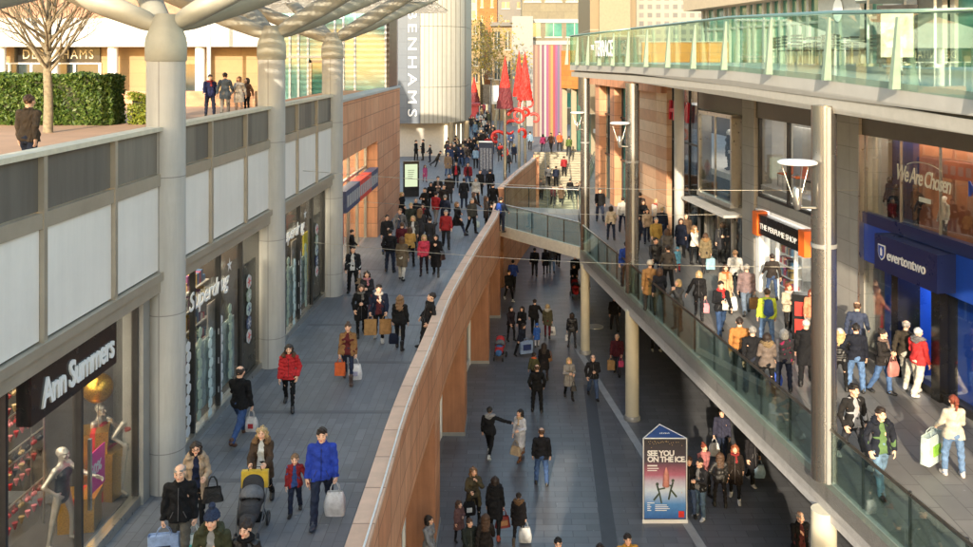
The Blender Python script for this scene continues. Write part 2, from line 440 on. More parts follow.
def hand_mesh(grip, lv):
    def make():
        f = Field()   # a right hand: fingers down, thumb forward (-y), palm towards +x
        f.cone((0, 0, .03), (0, 0, -.03), .024, .03, k=.02, kx=.7, ky=1.05).ell((0, .002, -.058), (.016, .041, .05), k=.02)
        base, step = (38, 62) if grip else (12, 18)
        for y, ln, sp in ((-.031, .068, -6), (-.011, .077, -2), (.01, .071, 3), (.03, .056, 9)):
            p = np.array([0., y, -.092]); a = base*(1+.1*sp/9); seg = ln*np.array([.44, .31, .25]); r = .0095
            for i in range(3):
                d = np.array([math.sin(a*DEG), math.sin(sp*DEG)*.5, -math.cos(a*DEG)]); q = p+d*seg[i]
                f.cone(p, q, r, r*.92, k=.004); p = q; r *= .92; a += step
        t0 = np.array([.004, -.03, -.026]); d1 = np.array([.45, -.62, -.64]); d2 = np.array([.55, -.1, -.83]) if grip else np.array([.3, -.35, -.89])
        f.cone(t0, t0+d1*.036, .015, .012, k=.012).cone(t0+d1*.036, t0+d1*.036+d2*.034, .0115, .0085, k=.004)
        V, Q = f.mesh(FVOX[lv]); return V, Q
    return cached(('hand', grip, lv), make)

def body_mesh(sex, legs, arms, lv):
    """head, neck, trunk, limbs and hands: one mesh"""
    J = skeleton(sex, legs, arms); f = Field()
    w = {'m': 1., 'f': .9, 'c': .95}[sex]
    f.chain([J['pel'], J['wai'], J['che'], J['nec']], [.125*w, .112*w, .135*w, .06], ky=.68, k=.06)
    f.cone(J['shoL'], J['shoR'], .05, .05, k=.05).cone(J['nec'], J['head'], .05*w, .046*w, k=.03)
    for n in 'LR':
        f.chain([J['hip'+n], J['kne'+n], J['ank'+n]], [.072, .046, .033], k=.03)
        f.cone(J['ank'+n], J['ank'+n]+J['toe'+n]*.13-np.array([0, 0, .04]), .032, .024, k=.02)
        f.chain([J['sho'+n], J['elb'+n], J['wri'+n]], [.047, .035, .026], k=.03)
    V, Q = f.mesh(max(VOX[lv], .016)); parts = [(V, Q, 0)]; T = [np.ones((len(V), 3))]
    hv, hq, ht = head_mesh(sex, lv); parts.append((hv+J['head'], hq, 0)); T.append(ht)
    for n, a, sd in (('L', arms[0], 1), ('R', arms[1], -1)):
        v, q = hand_mesh(a in GRIP, lv); v = v.copy()
        if sd > 0: v[:, 0] *= -1; q = q[:, ::-1]
        parts.append((v @ J['hand'+n].T+J['wri'+n], q, 0)); T.append(np.ones((len(v), 3)))
    return parts, np.concatenate(T)

def folds(amp, seed, scale=1.):
    def g(G, X, Y, Z):
        n = np.sin(17*X*scale+4*np.sin(7*Z+seed)+seed)*np.sin(21*Z*scale+3*np.sin(11*X+5*Y)+seed*2)+.6*np.sin(34*Z*scale+9*np.sin(9*(X+Y))+seed)
        return G+amp*n*(np.abs(G) < .12)
    return g

def top_mesh(kind, sex, legs, arms, lv, openw=0):
    """jacket, coat, puffer, shirt or dress cut clean at hem, cuffs and neck"""
    J = skeleton(sex, legs, arms); f = Field(); up = J['dz']
    w = {'m': .93, 'f': .86, 'c': .95}[sex]; t = {'shirt': -.012, 'puffer': .012, 'fur': .02}.get(kind, .0)
    hem = {'jacket': .84, 'puffer': .86, 'coat': .58, 'long': .4, 'shirt': .88, 'dress': .45, 'parka': .68, 'fur': .8, 'vest': .86}[kind]+up
    che, wai, pel = J['che'], J['wai'], J['pel']
    f.cone(wai, che, .152*w+t, .172*w+t, ky=.7, k=.05); f.cone(J['shoL']+[-.03, 0, -.005], J['shoR']+[.03, 0, -.005], .06+t*.6, .06+t*.6, k=.07)
    f.cone(che, J['nec']+np.array([0, .0, -.0]), .12*w+t, .07, ky=.8, k=.07)
    if sex == 'f' and kind != 'puffer':
        for s in (-1, 1): f.ell(che+np.array([s*.07, -.08, -.0]), (.07, .058, .072), k=.06)
    low = np.array([0, 0, hem-.06]); fl = {'coat': .215, 'long': .23, 'dress': .23, 'parka': .2}.get(kind, .178)*w+t
    if sex == 'f' and kind not in ('coat', 'long', 'dress', 'parka'): fl = .18+t
    f.cone(wai, low, .155*w+t, fl, ky=.8 if fl > .2 else .74, k=.05)
    for n in 'LR':
        a, b = J['hip'+n], J['kne'+n]; f.cone(a+[0, 0, .02], b, .112+t, .098+t if hem < .75+up else .09, k=.09)
    def trunk(G, X, Y, Z):
        C = np.maximum(G, hem-Z+.012*np.sin(9*X+4*Y))
        if openw:                        # unbuttoned: a gap down the front that widens to the hem
            wd = openw*(.55+.7*np.clip((1.46+up-Z)/.6, 0, 1.6)); C = np.where(Y < -.02, np.maximum(C, wd-np.abs(X)), C)
        return C
    f.fn(trunk)
    for n in 'LR':
        e, wr = J['elb'+n], J['wri'+n]
        f.chain([J['sho'+n], e, wr+(wr-e)*.02], [.068+t*.7, .058+t*.7, .047+t*.5], k=.025)
        if kind in ('puffer', 'jacket', 'parka'): f.cone(wr-(wr-e)*.06, wr+(wr-e)*.01, .05+t*.5, .05+t*.5, k=.01)
    if kind not in ('shirt', 'dress'):   # collar
        for i in range(8):
            a, b = 2*PI*i/8, 2*PI*(i+1)/8; c = J['nec']+np.array([0, .0, .03])
            if openw and math.sin((a+b)/2) < -.5: continue
            f.cone(c+np.array([.064*math.cos(a), .064*math.sin(a)-.004, .012*math.sin(a)]), c+np.array([.064*math.cos(b), .064*math.sin(b)-.004, .012*math.sin(b)]), .022, .022, k=.02)
    if kind == 'puffer': f.fn(lambda G, X, Y, Z: G+.006*np.cos(2*PI*Z/.095)*(np.abs(G) < .1))
    f.fn(folds(.0075 if lv != 'lo' else .006, len(kind)+len(legs)*1.7))
    def cut(G, X, Y, Z):
        C = G
        for n in 'LR':                   # cuffs
            wr, d = J['wri'+n], J['wri'+n]-J['elb'+n]; d = d/np.linalg.norm(d)
            s = (X-wr[0])*d[0]+(Y-wr[1])*d[1]+(Z-wr[2])*d[2]
            r = np.sqrt((X-wr[0])**2+(Y-wr[1])**2+(Z-wr[2])**2)
            C = np.where(r < .1, np.maximum(C, s-.012), C)
        return C
    f.fn(cut)
    return f.mesh(VOX[lv])

def legs_mesh(kind, sex, legs, arms, lv):
    J = skeleton(sex, legs, arms); f = Field()
    r = {'jeans': (.094, .068, .057), 'loose': (.1, .082, .076), 'skinny': (.086, .056, .044), 'shorts': (.1, .08, .07), 'skirt': (.086, .05, .04)}[kind]
    w = 1. if sex != 'f' else .96
    f.cone(J['pel']+[0, .0, -.02], J['wai']+[0, 0, -.03], .148*w, .136*w, ky=.76, k=.05)
    f.ell(J['pel']+[0, .045, -.03], (.13, .09, .1), k=.05)
    for n in 'LR':
        a = J['ank'+n]; kn = J['kne'+n]
        f.chain([J['hip'+n], kn, a+(a-kn)*.08], [r[0]*w, r[1]*w, r[2]*w], k=.03)
    f.fn(folds(.007, len(legs)*2.1+3, 1.2))
    def cut(G, X, Y, Z):
        C = G
        for n in 'LR':
            a = J['ank'+n]; d = a-J['kne'+n]; d = d/np.linalg.norm(d)
            s = (X-a[0])*d[0]+(Y-a[1])*d[1]+(Z-a[2])*d[2]; rr = np.sqrt((X-a[0])**2+(Y-a[1])**2+(Z-a[2])**2)
            C = np.where(rr < .14, np.maximum(C, s-.03), C)
        return np.maximum(C, Z-(J['wai'][2]-.0))
    f.fn(cut)
    return f.mesh(VOX[lv])

def shoe_mesh(n, kind, sex, legs, arms, lv):
    J = skeleton(sex, legs, arms); a, t = J['ank'+n], J['toe'+n]; f = Field(); z = np.array([0, 0, 1.])
    b = a-z*.04
    f.cone(b-t*.035, b+t*.14-z*.004, .043, .04, k=.02, kx=.95).ell(b+t*.11-z*.012, (.046, .05, .032), k=.02)
    f.cone(a+z*(.05 if kind == 'shoe' else .2), b, .05 if kind == 'shoe' else .058, .044, k=.02).cone(a, b+t*.09, .047, .042, k=.02)
    s0 = (b-t*.04-z*.026)[2] if abs(t[2]) < .2 else -9
    if s0 > -9: f.fn(lambda G, X, Y, Z: np.maximum(G, (a[2]-.078)-Z))
    return f.mesh(min(VOX[lv], .02))

def hair_mesh(kind, sex, lv):
    b = {'m': 1.07, 'f': 1.02, 'c': 1.28}[sex]; f = Field()
    z0 = -.05
    f.ell((0, .017, .034), (.084, .104, .094), k=.02)
    if kind in ('long', 'wavy'):
        f.cone((0, .06, .0), (0, .085, -.29), .085, .075, k=.05, kx=1.25, ky=.75)
        for s in (-1, 1): f.cone((s*.072, .02, .02), (s*.085, .03, -.22), .034, .04, k=.04); 
        z0 = -9
    if kind == 'bob':
        f.cone((0, .05, .0), (0, .055, -.1), .088, .085, k=.05, kx=1.1)
        for s in (-1, 1): f.cone((s*.074, .01, .02), (s*.078, .0, -.1), .032, .035, k=.03)
        z0 = -.15
    if kind == 'bun': f.ell((0, .07, .125), (.045, .045, .04), k=.02)
    if kind == 'pony': f.chain([(0, .1, .06), (0, .15, .0), (0, .14, -.16)], [.03, .036, .015], k=.02); z0 = -.2
    if kind == 'quiff': f.ell((0, -.045, .105), (.062, .05, .035), k=.03)
    f.ell((0, -.112, -.04), (.064, .085, .094), k=.015, op='s')
    if kind == 'balding': f.ell((0, -.02, .14), (.09, .13, .085), k=.01, op='s')
    if kind in ('long', 'wavy', 'bob'): f.cone((0, -.1, -.05), (0, -.12, -.3), .056, .1, k=.02, op='s')
    f.fn(folds(.006 if kind != 'wavy' else .012, 2.3, 2.4 if kind != 'wavy' else 1.9))
    f.fn(lambda G, X, Y, Z: np.maximum(G, z0-Z+.25*(-Y)*(Y < 0)+0*X))
    V, Q = f.mesh(max(HVOX[lv], .008)); return V*b, Q

def hat_mesh(kind, sex, lv):
    b = {'m': 1.07, 'f': 1.02, 'c': 1.28}[sex]; f = Field()
    f.ell((0, .014, .05), (.092, .112, .1), k=.02)
    for i in range(10):
        a, c = 2*PI*i/10, 2*PI*(i+1)/10
        f.cone((.084*math.cos(a), .014+.104*math.sin(a), .035), (.084*math.cos(c), .014+.104*math.sin(c), .035), .02, .02, k=.015)
    if kind == 'bobble': f.ell((0, .01, .185), (.045, .045, .045), k=.01)
    if kind == 'cap': f.ell((0, -.12, .035), (.07, .06, .01), k=.01)
    f.fn(lambda G, X, Y, Z: np.maximum(G, .018-Z+0*X*Y))
    V, Q = f.mesh(max(HVOX[lv], .008)); return V*b, Q

def hood_mesh(sex, lv, up_=False):
    f = Field(); pts = []
    for i in range(13):
        a = PI*(-.12+1.24*i/12); pts.append((.125*math.cos(a), -.02+.1*math.sin(a)*1.15, -.155+.035*math.sin(a)))
    f.chain(pts, [.045]*13, k=.03); f.ell((0, .1, -.17), (.12, .06, .085), k=.04)
    f.fn(folds(.01, 1.3, 2.6)); return f.mesh(max(HVOX[lv]*1.4, .011))
def scarf_mesh(sex, lv):
    f = Field()
    for i in range(10):
        a, c = 2*PI*i/10, 2*PI*(i+1)/10; z = -.15
        f.cone((.085*math.cos(a), .01+.08*math.sin(a), z+.012*math.sin(a)), (.085*math.cos(c), .01+.08*math.sin(c), z+.012*math.sin(c)), .038, .038, k=.02)
    f.cone((.03, -.1, -.17), (.045, -.135, -.36), .035, .03, k=.02, ky=.6)
    f.fn(folds(.006, 4.1, 2.)); return f.mesh(max(HVOX[lv]*1.2, .01))
def pads_mesh(sex, legs, arms, lv):
    """rucksack shell in body space"""
    J = skeleton(sex, legs, arms); f = Field(); c = J['che']
    f.cone(c+[0, .19, .1], c+[0, .2, -.2], .1, .13, ky=.75, kx=1.15, k=.03).ell(c+[0, .29, -.14], (.1, .05, .09), k=.03)
    for s in (-1, 1): f.chain([c+[s*.09, .12, .12], c+[s*.1, .0, .165], c+[s*.1, -.13, .08], c+[s*.12, -.1, -.1]], [.022]*4, k=.01, ky=.8)
    return f.mesh(VOX[lv]*.9)

def zip_mesh(tk, sex, legs, arms, lv, me):
    """front fastening and two pocket flaps laid on the garment's own surface"""
    def make():
        J = skeleton(sex, legs, arms); up = J['dz']; v = np.empty(len(me.vertices)*3, np.float32); me.vertices.foreach_get('co', v); v = v.reshape(-1, 3)
        b = MB()
        def surf(x, z):
            k = v[(np.abs(v[:, 0]-x) < .03) & (np.abs(v[:, 2]-z) < .03) & (v[:, 1] < -.02)]
            return (x, float(np.percentile(k[:, 1], 12))-.002, z) if len(k) else None
        hem = {'jacket': .86, 'puffer': .88, 'coat': .62, 'parka': .7, 'vest': .88}[tk]
        pts = [q for q in (surf(0, z+up) for z in np.arange(1.42, hem, -.06)) if q]
        if len(pts) > 2: b.tube(pts, .007, 5)
        for s in (-1, 1):
            pts = [q for q in (surf(s*(.075+.01*i), 1.03-.022*i+up) for i in range(6)) if q]
            if len(pts) > 2: b.tube(pts, .007, 5)
        m = bpy.data.meshes.new('zip'); m.from_pydata([tuple(p) for p in b.v], [], b.f); m.materials.append(None); m.update(); return m
    return cached(('zip', tk, sex, legs, arms, lv), make)
PEOPLE = []
def mkpart(name, me, mats, parent, loc=(0, 0, 0)):
    o = link(name, me, parent); o.location = loc
    for i, m in enumerate(mats): o.material_slots[i].link = 'OBJECT'; o.material_slots[i].material = m
    return o
HAIRC = {'black': (30, 24, 22), 'dark': (48, 34, 26), 'brown': (88, 60, 40), 'light': (140, 104, 68), 'blond': (196, 164, 108), 'grey': (150, 146, 140), 'white': (205, 202, 196), 'red': (142, 62, 34), 'ginger': (165, 88, 44)}
SKIN = {'p': (226, 180, 152), 't': (205, 152, 120), 'b': (120, 78, 56), 'l': (238, 196, 172)}

def person(label, x=None, y=None, z=MID, face=0, sex='m', top=('jacket', (30, 30, 34)), bot=('jeans', (45, 60, 95)), hair=('short', 'dark'), legs='walkl', arms=('back', 'fwd'),
           H=None, shoe=('shoe', (30, 28, 28)), skin='p', inner=None, hood=None, hat=None, scarf=None, pack=None, loc=None, feet=None, hd=None, group=None, look=0, lean=None,
           mat=None, bare=False, cat='person', name='person', lv=None, plain=False, kind='cloth', glasses=False):
    H = H or {'m': 1.77, 'f': 1.66, 'c': 1.15}[sex]
    if loc is None:
        if hd is not None: Y = F*(EYE-z-H*.955)/(hd-VY); loc = ((x-VX)/F*Y, Y, z)
        else: loc = ground(x, feet, z)
    Y = loc[1]
    lv = lv or ('hi' if Y < 23.5 else 'mid' if Y < 38 else 'lo')
    s = H/1.752
    root = thing(name, label, cat, tuple(loc), face*DEG, group)
    if lean: root.rotation_euler = (lean[0]*DEG, lean[1]*DEG, face*DEG)
    root.scale = (s*1.05, s*1.05, s*.955)
    J = skeleton(sex, legs, arms)
    hs = {'m': 1., 'f': 1., 'c': 1.24}[sex]
    single = plain
    tk, tc = top[0], top[1]; tkind = top[2] if len(top) > 2 else kind
    ow = .07 if inner else 0
    P = []   # (part name, mesh getter, material, offset)
    skin_m = mat or mat_skin(SKIN[skin])
    hp = Vector(J['head'])
    def body():
        parts, T = body_mesh(sex, legs, arms, lv); return np_mesh('body', parts, T)
    me = cached(('body', sex, legs, arms, lv), body)
    def single_mesh(nm, fn, *a): return cached((nm,)+a+(lv,), lambda: np_mesh(nm, [(*fn(*a, lv), 0)]))
    def top_():
        return cached(('top', tk, sex, legs, arms, lv, ow), lambda: np_mesh('top', [(*top_mesh(tk, sex, legs, arms, lv, ow), 0)]))
    tname = {'jacket': 'jacket', 'puffer': 'puffer_jacket', 'coat': 'coat', 'long': 'long_coat', 'shirt': 'shirt', 'dress': 'dress', 'parka': 'parka', 'fur': 'fur_coat', 'vest': 'vest'}[tk]
    P.append(('body', me, skin_m, (0, 0, 0)))
    if not bare: P.append((tname, top_(), mat or mat_cloth(tc, tkind), (0, 0, 0)))
    if not bare and not inner and not plain and lv != 'lo' and tk in ('jacket', 'puffer', 'parka', 'coat', 'vest'):
        P.append(('zip', zip_mesh(tk, sex, legs, arms, lv, top_()), mat_cloth(tuple(min(255, v*.55+(70 if sum(tc) < 130 else 0)) for v in tc), 'leather'), (0, 0, 0)))
    if inner: P.append(('shirt', cached(('top', 'shirt', sex, legs, arms, lv, 0), lambda: np_mesh('shirt', [(*top_mesh('shirt', sex, legs, arms, lv, 0), 0)])), mat_cloth(inner), (0, 0, 0)))
    bk = bot[0]
    if not bare: P.append(('trousers' if bk != 'skirt' else 'tights', single_mesh('trousers', legs_mesh, bk, sex, legs, arms), mat or mat_cloth(bot[1], 'denim' if bk == 'jeans' else 'cloth'), (0, 0, 0)))
    for n in ('' if bare else 'LR'): P.append(('shoe', single_mesh('shoe', shoe_mesh, n, shoe[0], sex, legs, arms), mat or mat_cloth(shoe[1], 'leather'), (0, 0, 0)))
    if hair and hair[0] != 'bald': P.append(('hair', single_mesh('hair', hair_mesh, hair[0], sex), mat or mat_cloth(HAIRC.get(hair[1], (60, 40, 30)), 'hair'), hp))
    if hat: P.append(('hat', single_mesh('hat', hat_mesh, hat[0], sex), mat_cloth(hat[1], 'fur' if hat[0] == 'bobble' else 'cloth'), hp))
    if hood: P.append(('hood', single_mesh('hood', hood_mesh, sex), mat_cloth(hood[1], hood[0]), hp))
    if scarf: P.append(('scarf', single_mesh('scarf', scarf_mesh, sex), mat_cloth(scarf), hp))
    if single:
        key = ('joined', sex, legs, arms, lv, tk, ow, bk, shoe[0], hair[0] if hair else None, bool(hat) and hat[0], bool(hood), bool(scarf))
        def join():
            VV, QQ, TT, out = [], [], [], []
            for i, (n, m_, mt, of) in enumerate(P):
                v = np.empty(len(m_.vertices)*3, np.float32); m_.vertices.foreach_get('co', v); v = v.reshape(-1, 3)+np.array(of)
                q = np.empty(len(m_.polygons)*4, np.int32); m_.loops.foreach_get('vertex_index', q); out.append((v, q.reshape(-1, 4), i))
                if 'tone' in m_.color_attributes:
                    c = np.empty(len(v)*4, np.float32); m_.color_attributes['tone'].data.foreach_get('color', c); TT.append(c.reshape(-1, 4)[:, :3])
                else: TT.append(np.ones((len(v), 3)))
            return np_mesh('person', out, np.concatenate(TT))
        jm = cached(key, join); bpy.data.objects.remove(root)
        o = mkpart(name, jm, [p[2] for p in P], None, tuple(loc)); o.rotation_euler = (0, 0, face*DEG); o.scale = (s*1.05, s*1.05, s*.955)
        tag(o, label, cat, group); root = o
    else:
        for n, m_, mt, of in P:
            o = mkpart(n, m_, [mt], root, of)
        if glasses:
            g = MB()
            for sd in (-1, 1):
                c = Vector((sd*.033, -.108, .006)); g.tube([c+Vector((.021*math.cos(a), 0, .017*math.sin(a))) for a in [2*PI*i/10 for i in range(11)]], .0035, n=5)
                g.tube([c+Vector((sd*.021, 0, .004)), Vector((sd*.08, -.0, .004))], .0035, n=5)
            g.tube([(-.012, -.112, .008), (.012, -.112, .008)], .0035, n=5)
            o = g.build('glasses', mat_cloth((25, 22, 22), 'plastic'), root); o.location = hp
    M = Matrix.Translation(Vector(loc)) @ root.rotation_euler.to_matrix().to_4x4() @ Matrix.Diagonal((s*1.05, s*1.05, s*.955, 1))
    if pack:
        v = single_mesh('backpack', pads_mesh, sex, legs, arms); b = mkpart('backpack', v, [mat_cloth(pack[0], 'cloth')], None); b.matrix_world = M; tag(b, pack[1], 'backpack')
    h = {}
    for n in 'LR':
        B = J['hand'+n]; sd = 1 if n == 'L' else -1
        h[n] = M @ Vector(J['wri'+n]+B @ np.array([-sd*.025, 0, -.1]))
        h['elb'+n] = M @ Vector(J['elb'+n]); h['sho'+n] = M @ Vector(J['sho'+n])
    h['M'] = M; h['root'] = root; h['s'] = s; h['face'] = face; h['J'] = J
    PEOPLE.append((root, loc)); return h

# ------------------------------------------------------------------ what they carry
def bag(kind, pos, col, label, rz=0., size=1., print_=None, group=None):
    """a bag hanging from the hand at pos: handles reach the grip"""
    W, D, Hh, drop = {'carrier': (.34, .16, .4, .17), 'paper': (.32, .15, .38, .13), 'handbag': (.34, .15, .24, .2), 'small': (.24, .1, .26, .16), 'tote': (.36, .1, .38, .26), 'big': (.56, .2, .5, .14)}[kind]
    W *= size; D *= size; Hh *= size
    root = thing({'carrier': 'carrier_bag', 'paper': 'paper_bag', 'handbag': 'handbag', 'small': 'gift_bag', 'tote': 'tote_bag', 'big': 'shopping_bag'}[kind], label, 'bag', (pos.x, pos.y, pos.z), rz*DEG, group)
    b = MB(); n = 28; V, Fc = [], []
    rows = 9; soft = kind in ('carrier', 'tote', 'handbag')
    for i in range(rows):
        t = i/(rows-1); z = -drop-Hh*(1-t)
        kx = (.86+.22*math.sin(PI*min(1, t*.8+.12))-.16*t*t if soft else 1-.0*t); kd = (.6+.55*math.sin(PI*(t*.75+.1))-.45*t**3 if soft else 1-.25*t)
        if kind == 'handbag': kx = 1.08-.3*t; kd = 1-.5*t
        for j in range(n):
            a = 2*PI*j/n; c, s_ = math.cos(a), math.sin(a); e = .55 if soft else .25
            wob = 1+(.05*math.sin(3*a+5*t+W*40)*math.sin(PI*t) if soft else .015*math.sin(4*a+6*t))
            V.append((math.copysign(abs(c)**e, c)*W/2*kx*wob, math.copysign(abs(s_)**e, s_)*D/2*kd*wob, z))
    for i in range(rows-1):
        for j in range(n): Fc.append((i*n+j, i*n+(j+1) % n, (i+1)*n+(j+1) % n, (i+1)*n+j))
    b.add(V, Fc, 0, True); b.add(V[:n], [tuple(range(n))[::-1]], 0); b.add([(x*.9, y*.9, z-.03) for x, y, z in V[-n:]], [tuple(range(n))], 0)
    b.build('bag_body', mat_cloth(col, {'carrier': 'plastic', 'handbag': 'leather', 'paper': 'cloth', 'small': 'plastic', 'tote': 'cloth', 'big': 'plastic'}[kind]), root)
    if print_:
        p = MB(); pc, sh = print_
        y = D/2*(1.08 if soft else 1.0)+.016
        p.box(-W*.26*sh, W*.26*sh, -y, y, -drop-Hh*.72, -drop-Hh*(.72-.4*sh))
        p.build('printed_panel', mat_cloth(pc, 'plastic'), root)
    hd = MB()
    for sd in (-1, 1):
        w = W*.24; hd.tube([(-w, sd*D*.28, -drop-.02), (-w*.8, sd*D*.2, -drop*.45), (-w*.3, sd*.012, -.01), (w*.3, sd*.012, -.01), (w*.8, sd*D*.2, -drop*.45), (w, sd*D*.28, -drop-.02)], .008 if kind != 'handbag' else .011, n=6)
    hd.build('handle', mat_cloth(tuple(c*.85 for c in col), 'leather'), root)
    return root
# ------------------------------------------------------------------ palette
PAVE = mat_brick('granite_paving', (.125, .133, .15), (.165, .173, .19), (.08, .085, .095), .6, .2, 'yx', .008, .5, .5, .3, .2, 1.2, stain=(.12, .125, .14), spots=True)
PAVE_LOW = mat_brick('lower_street_paving', (.105, .109, .12), (.15, .155, .168), (.062, .064, .07), .8, .32, 'xy', .012, .36, .5, .2, .2, 1.1, stain=(.11, .112, .125), spots=True)
PAVE_WARM = mat_brick('deck_paving', (.165, .16, .152), (.225, .215, .2), (.1, .096, .09), .9, .45, 'yx', .012, .5, .5, .2, .2, 1.1, stain=(.15, .145, .14), spots=True)
PAVE_FAR = mat_brick('street_paving', (.14, .14, .155), (.19, .185, .19), (.09, .09, .09), 1.2, .6, 'xy', .02, .6, .5, .2, .1, .6)
ORANGE = mat_brick('red_sandstone', (.6, .26, .13), (.68, .34, .19), (.36, .16, .085), 1.5, .75, 'yz', .02, .75, .0, .16, .3, 1.6, streak=.26)
ORANGE_X = mat_brick('red_sandstone_front', (.6, .26, .13), (.68, .34, .19), (.36, .16, .085), 1.5, .75, 'xz', .02, .75, .0, .16, .3, 1.6, streak=.26)
COPING = mat_brick('sunlit_coping_stone', (.6, .38, .26), (.68, .46, .33), (.36, .22, .15), 1.2, 9., 'yx', .02, .7, 0, .16, .2, 2.)  # pale coping stone; sunlight on the top edge is put into its colour
CONC = mat_plain('pale_precast_stone', (.46, .45, .43), .7, 0, .09, 1.2, .08)
WHITEP = mat_brick('white_cladding', (.79, .745, .7), (.82, .775, .73), (.5, .49, .48), 9, 9, 'xz', .004, .5, .0, .06, .05, .8, streak=.05)
LOUVRE = mat_brick('bronze_mesh_panel', (.2, .175, .145), (.22, .195, .165), (.13, .115, .1), .09, 40, 'xz', .014, .55, 0, .1, .3, 1.1, streak=.2)
STEEL = mat_plain('brushed_steel', (.52, .5, .46), .3, .9, .08, 5.)
DARKST = mat_plain('dark_steel', (.06, .06, .062), .4, .6, .15, 4.)
GREYST = mat_plain('grey_painted_steel', (.3, .3, .29), .45, .3, .1, 3.)
TANST = mat_plain('champagne_metal', (.42, .37, .3), .42, .4, .1, 2.)
CANOPYST = mat_plain('buff_painted_steel', (.4, .385, .32), .55, .1, .14, 1.5)
STONE = mat_brick('grey_limestone', (.3, .285, .26), (.36, .34, .31), (.2, .19, .17), 1.4, .7, 'xz', .01, .7, .0, .14, .15, 1.2)
STONE_D = mat_plain('dark_bronze_cladding', (.13, .12, .105), .45, .4, .15, 1.5)
GLASS_G = mat_glass('green_balustrade_glass', (.86, .96, .92), .04, fk=.4)
GLASS_T = mat_glass('terrace_glass', (.75, .9, .83), .04, fk=.3)
GLASS_S = mat_glass('shop_glass', (.88, .9, .9), .02, fk=.2)
GLASS_D = mat_glass('dark_shop_glass', (.55, .58, .6), .06, fk=.45)
GREENWIN = mat_plain('green_tinted_glazing', (.06, .2, .16), .08, 0., .35, .5, spec=.9)
TEALWIN = mat_plain('teal_tinted_glazing', (.2, .42, .38), .1, 0., .2, .35, spec=.9)
DARKWIN = mat_plain('dark_window_glass', (.03, .045, .05), .06, 0, .4, .8, spec=1.)
BLACK = mat_plain('black_gloss_panel', (.012, .012, .013), .25, 0, .2, 3.)
WHITE = mat_plain('white_paint', (.78, .78, .77), .5, 0, .05, 2.)
CREAM = mat_plain('cream_render', (.3, .25, .17), .75, 0, .1, .8)
LETTER = mat_plain('white_lettering', (.82, .82, .82), .4, 0, .02, 2.)
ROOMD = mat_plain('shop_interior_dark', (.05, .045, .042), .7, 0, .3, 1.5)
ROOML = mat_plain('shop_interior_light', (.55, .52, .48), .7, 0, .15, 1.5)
BLUE = mat_plain('royal_blue_panel', (.014, .07, .42), .3, 0, .12, 1.2)
NAVY = mat_plain('navy_sign_board', (.01, .02, .1), .3, 0, .1, 1.2)
REDP = mat_plain('red_paint', (.6, .03, .02), .45, 0, .15, 3.)
ORNG = mat_plain('orange_panel', (.85, .16, .02), .45, 0, .06, 3.)

# ------------------------------------------------------------------ ground, decks, stairs
struct('ground', MB().box(-60, 60, -45, 79.9, -.3, 0), PAVE_LOW)
struct('street', MB().box(-600, 600, 80, 2500, 4.0, MID), PAVE_FAR)
WALL = [(-2.34, 1.), (-2.27, 13.8), (-2.28, 19.1), (-2.12, 23.9), (-1.95, 28.4), (-1.35, 36.), (-.83, 41.7), (-.74, 45.5)]
WALL2 = [(-.66, 51.), (.25, 57.5), (1.34, 64.), (1.55, 66.)]
def lerp_poly(poly, Y):
    for a, b in zip(poly, poly[1:]):
        if a[1] <= Y <= b[1]: return a[0]+(b[0]-a[0])*(Y-a[1])/(b[1]-a[1])
    return poly[0][0] if Y < poly[0][1] else poly[-1][0]
def edge(Y): return 9.1-.154*Y
lw = [(-13, 1.)] + [(x-.05, y) for x, y in WALL] + [(x-.05, y) for x, y in WALL2] + [(1.7, 79.97), (-60, 79.97), (-60, 52), (-13, 52)]
def flip(poly): return poly
struct('walkway', MB().prism(lw, 3.95, MID), PAVE)
BR = [(-.72, 45.4), (2.9, 40.28), (3.3, 47.), (3.55, 50.2), (-.62, 51.2)]
struct('footbridge', MB().prism(BR, 4.14, MID-.004), PAVE_WARM)
rd = [(edge(2), 2.), (edge(40.3), 40.3), (3.3, 45.), (3.55, 50.2), (6.2, 70.), (6.6, 79.97), (40, 79.97), (40, 2)]
struct('shop_deck', MB().prism(rd, 3.97, MID), PAVE_WARM)
struct('roof_deck', MB().prism([(-80, 1), (-7.3, 1), (-7.22, 18), (-6.8, 32), (-6.7, 34), (-6.62, 50), (-12, 52), (-80, 56)], 10.3, DECK), mat_plain('terracotta_paving', (.4, .24, .15), .8, 0, .15, .8))
# steps up from the lower street
st = MB()
for i in range(28):
    y = 70+i*.357; st.box(1.6, 6.25, y, 80, i*MID/28, (i+1)*MID/28)
struct('stairs', st, mat_plain('pale_step_stone', (.34, .3, .22), .75, 0, .2, 2.))
rl = MB()
for x in (2.6, 4.6):
    rl.tube([(x, 70, .95), (x, 80, MID+.95)], .025, 6)
    for t in (0, .25, .5, .75, 1): rl.tube([(x, 70+10*t, MID*t), (x, 70+10*t, MID*t+.95)], .02, 6)
tag(rl.build('stair_handrail', STEEL), 'pair of steel handrails running up the pale stone steps', 'handrail')
